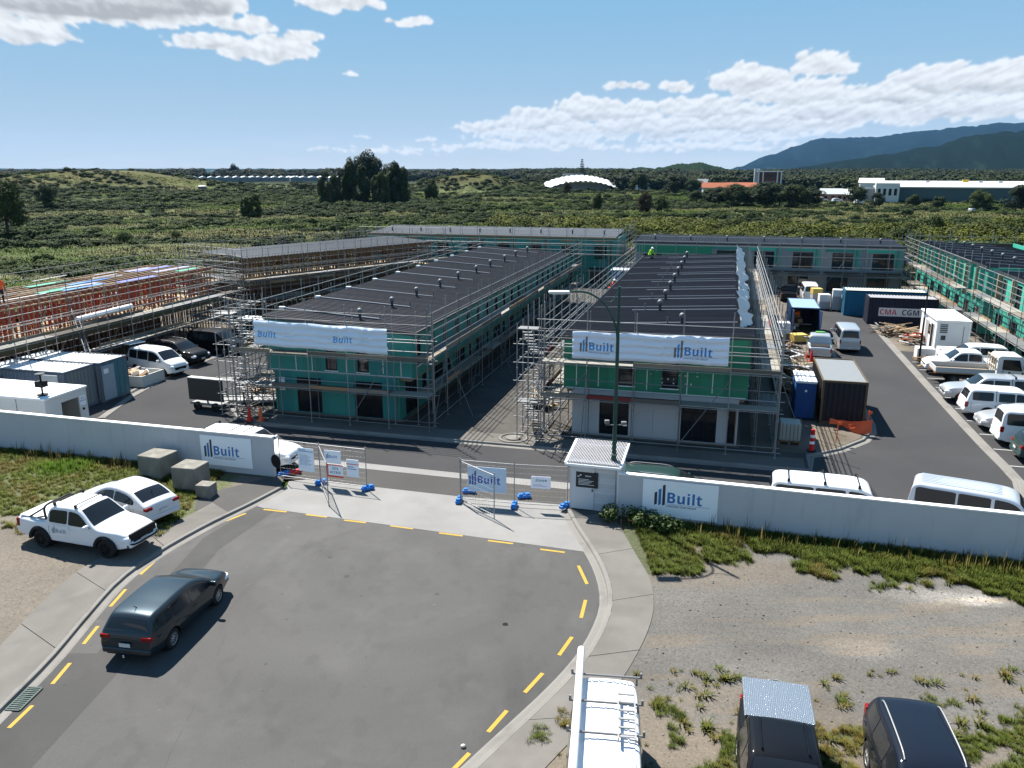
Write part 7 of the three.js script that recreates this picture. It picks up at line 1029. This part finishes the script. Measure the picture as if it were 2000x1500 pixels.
// ---------- close plants on the lots ----------
{
  const r = rng(611), L = [[], []], D = []; const tg = [1, 2].map((k) => bladeGeo(620 + k, 34, { spread: 0.55, lean: 0.7, w: 0.035, dry: 0.5 }));
  let n = 0; for (let i = 0; i < 120000 && n < 17000; i++) { const right = r() > 0.42, x = right ? r() * 24 : -40 + 26 * r(), z = right ? -33 + 18 * r() : -47 + 23 * r(); if (right ? (z < wallRz(x) + 0.2 || x < 3.2 && z < -20 || x < 5.1 && z < -23.5) : (z < wallLz(x) + 0.2 || x > -16.2 && z > -29.5 || x > -13.4)) continue; const g = grassAt(x, z); if (g < 0.3 + 0.25 * r()) continue;
    const d = right ? z - wallRz(x) : z - wallLz(x), near = smooth(3.5, 0.6, d), far = z > -21 ? 0.75 : 1, sz = (0.1 + 0.13 * r() + 0.09 * near) * far * (right ? 1.0 : 0.85), b = fbm(x / 1.4 + 3, z / 1.4, 3), lush = !right ? smooth(1.5, 0.4, Math.hypot((x + 22) / 1.6, z + 37.6)) : 0; L[n % 2].push([x, 0.09, z, sz * 1.1, sz * (1 + 0.8 * lush), r() * 6.28, mix(mix(right ? [0.04, 0.062, 0.011] : [0.056, 0.082, 0.013], [0.08, 0.076, 0.025], smooth(0.5, 0.75, b)), [0.06, 0.13, 0.006], lush).map(((k) => (v) => v * k)(0.75 + 0.5 * r()))]); n++; }
  L.forEach((l, i) => scatter('verge_grass', tg[i], ['rough grass tufts on the verges', 'mixed grass and weeds on the verges'][i], 'grass', l));
  // tall seeding stalks along both walls
  const st = []; for (let i = 0; i < 260; i++) { const right = r() > 0.5, x = right ? 7 + 14 * r() : -34 + 18 * r(), z = (right ? wallRz(x) : wallLz(x)) + 0.35 + 1.1 * r(); st.push([x, 0.09, z, 0.5, 0.35 + 0.65 * r() ** 2, r() * 6.28, [0.06, 0.062, 0.026]]); } scatter('seed_stalks', bladeGeo(631, 9, { spread: 0.3, lean: 0.25, w: 0.02, dry: 0.6 }), 'thin seeding stalks along the white walls', 'weeds', st);
  // the broad leaved shrub beside the kiosk, made of several clumps
  const sc = rng(641), cl = []; for (let i = 0; i < 30; i++) { const k = sc(); cl.push([lerp(-1.2, 1.6, k) + 0.4 * (sc() - 0.5), 0.2 + 0.42 * sc() * (1 - 0.5 * k), lerp(-0.9, 1.0, k) + 0.9 * (sc() - 0.5), 0.26 + 0.14 * sc()]); }
  const sh = thing('leafy_shrub', 'leafy green shrub sprawling below the lamp between kiosk and wall', 'shrub', 5.1, 0.08, -31.0, 0.1); const lm = leafMat(0.5); lm.color.setRGB(0.032, 0.055, 0.014); mesh('foliage', leafGeo(642, cl, 90, 0.062, { slim: 0.62, floor: 0.0 }), lm, sh); for (let i = 0; i < 7; i++) mesh('stem', bar([(sc() - 0.5) * 1.6, 0, (sc() - 0.5) * 1.2], [(sc() - 0.5) * 2, 0.5, (sc() - 0.5) * 1.5], 0.012, 5), MAT.pineDark, sh);
  // scattered broad weeds, stones and litter
  const wd = []; for (let i = 0; i < 900; i++) { const x = 1 + 15 * r(), z = -21 + 5.5 * r(); if (x < 3.2 && z < -17.5) continue; if (fbm(x / 0.8 + 5, z / 0.8, 3) < 0.56 && r() > 0.05) continue; const q = 0.06 + 0.16 * r() ** 2; wd.push([x, 0.1, z, q * 1.3, q * 0.9, r() * 6.28, mix([0.04, 0.06, 0.012], [0.085, 0.075, 0.03], r() ** 2)]); } scatter('weeds', bladeGeo(655, 30, { spread: 0.6, lean: 1.0, w: 0.07, dry: 0.4 }), 'low weeds in the bare earth at the bottom right', 'weeds', wd);
  const pb = []; for (let i = 0; i < 1500; i++) { const x = 3.6 + 22 * r(), z = -29 + 14 * r(); if (x < 5.1 && z < -23 || x < 3.8) continue; const q = 0.018 + 0.035 * r() ** 3; pb.push([x, 0.1, z, q, q * 0.7, r() * 6.28, ((k) => [0.09 * k, 0.086 * k, 0.08 * k])(0.5 + 1.3 * r())]); } scatter('loose_stones', new THREE.IcosahedronGeometry(1, 0), 'loose stones on the gravel lot', 'gravel', pb, M([1, 1, 1], 0.9));
}

// ---------- far land: hills, far trees, far buildings ----------
{
  function range(name, prof, r0, r1, col, seed, gull) {   // prof: [azimuth, elevation in degrees of the ridge]
    const nA = 260, nR = 34, a0 = prof[0][0], a1 = prof.at(-1)[0], pos = [], cc = [], idx = []; const el = (a) => { let i = 1; while (i < prof.length - 1 && prof[i][0] < a) i++; const [x, y] = prof[i - 1], [u, v] = prof[i]; return lerp(y, v, smooth(0, 1, (a - x) / (u - x))); };
    for (let j = 0; j <= nR; j++) for (let i = 0; i <= nA; i++) { const a = lerp(a0, a1, i / nA), k = j / nR, rr = lerp(r0, r1, k), ridge = Math.tan(el(a) * R) * r1 + 14; const spur = fbm(a * gull + k * 1.2 + seed, k * 2.2, 4), shape = smooth(0, 1, k) ** 0.8 * (0.66 + 0.34 * k) * (1 - (1 - k * 0.8) * 0.95 * (spur - 0.3)); const h = ridge * clamp(shape, 0, 1) * (1 + 0.05 * (fbm(a * 3 + seed, k * 6, 3) - 0.5)) + (k > 0.97 ? (fbm(a * 14, seed, 2) - 0.5) * r1 * 0.0016 : 0); const [x, z] = PX(a, rr); pos.push(x, h - 4, z); const v = 0.75 + 0.5 * fbm(a * 9, k * 30, 3), g = smooth(0.64, 0.74, fbm(a * 2.2 + 9, k * 4 + seed, 3)) * (1 - k); cc.push(...col.map((q, m) => lerp(q * v, q * 3.2, g * 0.8))); }
    for (let j = 0; j < nR; j++) for (let i = 0; i < nA; i++) { const a = j * (nA + 1) + i; idx.push(a, a + 1, a + nA + 1, a + 1, a + nA + 2, a + nA + 1); }
    const g = new THREE.BufferGeometry(); g.setAttribute('position', new THREE.Float32BufferAttribute(pos, 3)); g.setAttribute('color', new THREE.Float32BufferAttribute(cc, 3)); g.setIndex(idx); g.computeVertexNormals(); struct(name, g, new THREE.MeshPhysicalMaterial({ vertexColors: true, roughness: 1, specularIntensity: 0, side: THREE.DoubleSide }));
  }
  range('far_mountain', [[14.2, -0.1], [15, 0.25], [17, 1.05], [18.5, 1.6], [20, 2.02], [22, 2.15], [24, 2.3], [26, 2.42], [28, 2.62], [29.8, 2.85], [32, 2.8], [38, 3.1], [50, 2.4], [64, 1.2]], 5200, 8200, [0.004, 0.009, 0.008], 3, 0.55);
  range('near_hill', [[17.5, -0.2], [19, 0.3], [22, 0.75], [24, 1.05], [26, 1.5], [28, 1.95], [30, 2.35], [32, 2.6], [40, 3.4], [55, 2.8], [70, 1]], 2200, 3600, [0.005, 0.0095, 0.006], 7, 0.7);
  range('wooded_rise', [[8.6, -0.1], [10, 0.32], [11.2, 0.62], [12.6, 0.66], [13.6, 0.42], [14.6, 0.15], [15.5, -0.1]], 1500, 1750, [0.014, 0.024, 0.012], 11, 1.6);
  range('wooded_rise', [[-5, -0.1], [-2, 0.12], [1, 0.25], [4, 0.28], [7, 0.22], [9, 0.3], [11, -0.1]], 1900, 2200, [0.014, 0.024, 0.012], 13, 1.6);
  range('sea_rise', [[-46, 0.1], [-20, 0.12], [0, 0.1], [20, 0.1], [34, -0.1]], 6000, 6500, [0.03, 0.05, 0.05], 17, 1);
}
{ // woods too far off to count
  const far = [1, 2, 3].map((k) => { const r = rng(700 + k), c = []; for (let i = 0; i < 11; i++) { const a = r() * 6.283, d = 0.36 * Math.sqrt(r()); c.push([Math.cos(a) * d, 0.42 + 0.36 * r(), Math.sin(a) * d, 0.2 + 0.08 * r()]); } return leafGeo(710 + k, c, 60, 0.075); });
  const r = rng(721), T = [[], [], []]; let n = 0;
  const add = (az, rr, h, col) => { const [x, z] = PX(az, rr); T[n++ % 3].push([x, landY(x, z) - h * 0.14, z, h * (1 + 0.5 * r()), h, r() * 6.28, col]); };
  for (let i = 0; i < 2600; i++) { const az = -37 + 39 * r(), rr = 1060 + 800 * r(); if (fbm(az * 0.9, rr / 200, 3) < 0.42) continue; add(az, rr, 7 + 9 * r() ** 2 + (rr > 1200 ? 4 : 0), mix([0.014, 0.024, 0.014], [0.026, 0.036, 0.016], r())); }
  for (let i = 0; i < 5200; i++) { const az = 1 + 37 * r(), q = r(), start = az < 7 ? 700 : az < 12 ? 560 : az < 21 ? 575 : 520, rr = start + 1500 * q * q; add(az, rr, 6 + 8 * r() ** 1.6 + (rr > 900 ? 4 : 0), mix([0.015, 0.026, 0.013], [0.036, 0.05, 0.018], r() ** 2)); }
  for (let i = 0; i < 700; i++) { const az = -37 + 74 * r(), rr = 560 + 260 * r(); if (fbm(az * 0.7 + 9, rr / 90, 3) < 0.55) continue; add(az, rr, 2.5 + 4 * r(), mix([0.02, 0.034, 0.013], [0.036, 0.05, 0.016], r())); }
  for (let i = 0; i < 1500; i++) { const az = 17 + 21 * r(), rr = 1400 + 1500 * r() ** 1.5; add(az, rr, 12 + 8 * r(), mix([0.014, 0.024, 0.012], [0.028, 0.042, 0.016], r() ** 2)); }
  T.forEach((l, i) => scatter('far_woods', far[i], ['dark far trees along the skyline', 'mixed far trees behind the field', 'rounded far trees below the hills'][i], 'woods', l));
}
{ // buildings far behind
  const at = (az, rr) => PX(az, rr), put = (name, label, cat, az, rr, turn, y) => { const [x, z] = at(az, rr); return thing(name, label, cat, x, y ?? landY(x, z), z, -az * R + (turn ?? 0)); };
  const white = M([0.62, 0.63, 0.64], 0.6), pale = M([0.4, 0.42, 0.44], 0.7), brick = M([0.13, 0.045, 0.03], 0.85), tile = M([0.28, 0.09, 0.045], 0.85);
  { // arched roof in curved bays
    const root = put('arched_hall', 'long white arched roof like a shell above the field scrub', 'hall', 4.6, 560, 0.05, 0), n = 14, L = 47;
    for (let i = 0; i < n; i++) { const x0 = -L / 2 + i * L / n, x1 = x0 + L / n, sh = [], h = (x) => 10.6 - 5.2 * (x / (L / 2)) ** 2 * 0.95, g = new THREE.PlaneGeometry(1, 1, 4, 8), p = g.attributes.position; for (let k = 0; k < p.count; k++) { const u = p.getX(k) + 0.5, v = p.getY(k) + 0.5, x = lerp(x0, x1, u), bul = 0.55 * Math.sin(Math.PI * u); p.setXYZ(k, x + (1 - v) * 1.6, h(x) + bul - (1 - v) ** 1.5 * 3.6, (1 - v) * 12 - 2); } g.computeVertexNormals(); mesh('roof_bay', g, new THREE.MeshStandardMaterial({ color: lin(0.66, 0.67, 0.7), roughness: 0.5, side: THREE.DoubleSide }), root); mesh('roof_rib', beam([x0, h(x0) + 0.02, -2], [x0 + 1.6, h(x0) - 3.5, 10], 0.25, 0.3), pale, root); }
    mesh('back_wall', box(L * 0.9, 5, 0.4, 0, 3.4, -2.4), pale, root); mesh('ridge_house', box(14, 1.2, 4, -4, 11.2, -6), pale, root);
  }
  { // long warehouse
    const root = put('warehouse', 'long white roofed warehouse with a pale gable block at its left end', 'warehouse', 27.3, 430, 0.12); const L = 64;
    mesh('wall', box(L, 6, 24, 4, 3, -12), M([0.06, 0.1, 0.105], 0.7), root); mesh('roof', box(L + 1, 0.5, 25, 4, 6.4, -12).rotateX(0.0), white, root); mesh('roof_plane', box(L, 0.2, 26, 0, 0, 0).rotateX(0.09).translate(4, 7.8, -12), white, root); mesh('gable_block', box(10, 8.4, 10, -24, 4.2, 3), M([0.5, 0.52, 0.52], 0.7), root); for (let i = 0; i < 4; i++) mesh('window', box(1.2, 3, 0.1, -27.5 + i * 2.3, 4.4, 8.06), MAT.glassDark, root); mesh('side_block', box(8, 6.0, 8, -33.2, 3.0, 0), M([0.2, 0.22, 0.23], 0.7), root); mesh('yellow_unit', box(2.4, 1.2, 2, 10, 9.2, -12), M([0.5, 0.36, 0.03], 0.6), root); for (const x of [-6, 16, 24]) mesh('roof_unit', box(1.6, 1, 1.6, x, 8.9, -10), pale, root);
  }
  { const root = put('brick_building', 'red brick building with white columns above the dark trees', 'building', 17.0, 540, 0.1); mesh('wall', box(13, 13, 12, 0, 6.5, 0), brick, root); mesh('roof', box(15, 0.6, 14, 0, 13.3, 0), white, root); for (const x of [-6.6, -4, 4.4, 6.6]) mesh('column', box(0.7, 13, 0.7, x, 6.5, 6.3), white, root); for (let i = 0; i < 3; i++) mesh('window_band', box(6, 1.6, 0.1, 0.3, 4 + i * 3.4, 6.06), MAT.glassDark, root); mesh('stair_tower', box(3, 15, 3, -7.5, 7.5, 3), pale, root); }
  const house = (label, az, rr, w, h, wallM, roofM, turn) => { const root = put('house', label, 'house', az, rr, turn); mesh('wall', box(w, h, 8, 0, h / 2, 0), wallM, root); const sh = new THREE.Shape([[-4.6, 0], [4.6, 0], [0, 2.4]].map((p) => new THREE.Vector2(...p))); mesh('roof', new THREE.ExtrudeGeometry(sh, { depth: w + 1, bevelEnabled: false }).rotateY(Math.PI / 2).translate(-w / 2 - 0.5, h, 0), roofM, root); for (let i = 0; i < 3; i++) mesh('window', box(1.3, 1.2, 0.1, -w / 3 + i * w / 3, h * 0.55, 4.04), MAT.glassDark, root); mesh('door', box(0.9, 2, 0.1, w * 0.17, 1, 4.05), MAT.pineDark, root); };
  house('orange tiled house among the trees, left one', 13.9, 430, 16, 6.2, pale, tile, 0.1); house('orange tiled house among the trees, right one', 15.3, 436, 14, 6.0, pale, tile, -0.1); house('grey roofed house right of the arched roof', 8.9, 560, 12, 6, white, pale, 0.3); house('small pale house among the dark trees', 12.6, 520, 10, 6, white, M([0.14, 0.15, 0.16], 0.8), -0.2); house('pale house with salmon wall beside the field, left', 20.9, 405, 9, 3.2, M([0.3, 0.17, 0.13], 0.8), pale, 0.2); house('pale house with salmon wall beside the field, right', 22.0, 408, 7, 3.4, M([0.36, 0.24, 0.18], 0.8), white, 0.05); house('white house left of the warehouse', 23.2, 470, 11, 6, white, white, 0.1);
  for (const [i, az, rr, w, h] of [[0, -26.9, 1010, 60, 5], [1, -22.6, 985, 66, 5.4], [2, -19.4, 1000, 90, 4.6], [3, -16.0, 1015, 70, 4.4], [4, -13.6, 980, 40, 4.6], [5, -31, 990, 50, 5], [6, -11.8, 960, 16, 4.5]]) { const root = put('glasshouse', ['long glasshouse on the left skyline behind the dune', 'white gabled glasshouse right of the dune', 'longest low glasshouse on the skyline', 'low glasshouse left of the field clump', 'short glasshouse just left of the field clump', 'glasshouse at the far left skyline', 'small white shed beside the field clump'][i], 'glasshouse', az, rr, 0.02 * i, 1.5); mesh('wall', box(w, h, 30, 0, h / 2, -15), M([0.14, 0.17, 0.18], 0.6), root); const nb = Math.max(2, Math.round(w / 9)); for (let k = 0; k < nb; k++) { const x = -w / 2 + (k + 0.5) * w / nb, sh = new THREE.Shape([[-w / nb / 2, 0], [w / nb / 2, 0], [0, 1.5]].map((p) => new THREE.Vector2(...p))); mesh('roof_bay', new THREE.ExtrudeGeometry(sh, { depth: 30, bevelEnabled: false }).translate(x, h, -30), white, root); } }
  { const root = put('water_tank', 'small round white topped tank out in the field on the left', 'tank', -20.3, 500, 0); mesh('tank', cyl(2.2, 2.6, 0, 1.6, 0, 20), M([0.12, 0.12, 0.12], 0.7), root); mesh('lid', cyl(2.35, 0.5, 0, 3.1, 0, 20, 1.6), white, root); }
  [[20.4, 398, 'silver'], [21.3, 396, 'white'], [22.6, 392, 'white'], [29.0, 352, 'silver']].forEach(([az, rr, c], i) => { const [x, z] = at(az, rr); vehicle('suv', 'car', ['far silver car beside the salmon houses', 'far white car between the salmon houses', 'far white car right of the salmon houses', 'far silver car under the broad tree by the warehouse'][i], 'car', PAINT[c], x, z, 0.2 * i, { y: landY(x, z) }); });
}

scene.traverse((o) => { if (o.isMesh) { o.castShadow = true; o.receiveShadow = true; } });
renderer.render(scene, camera);
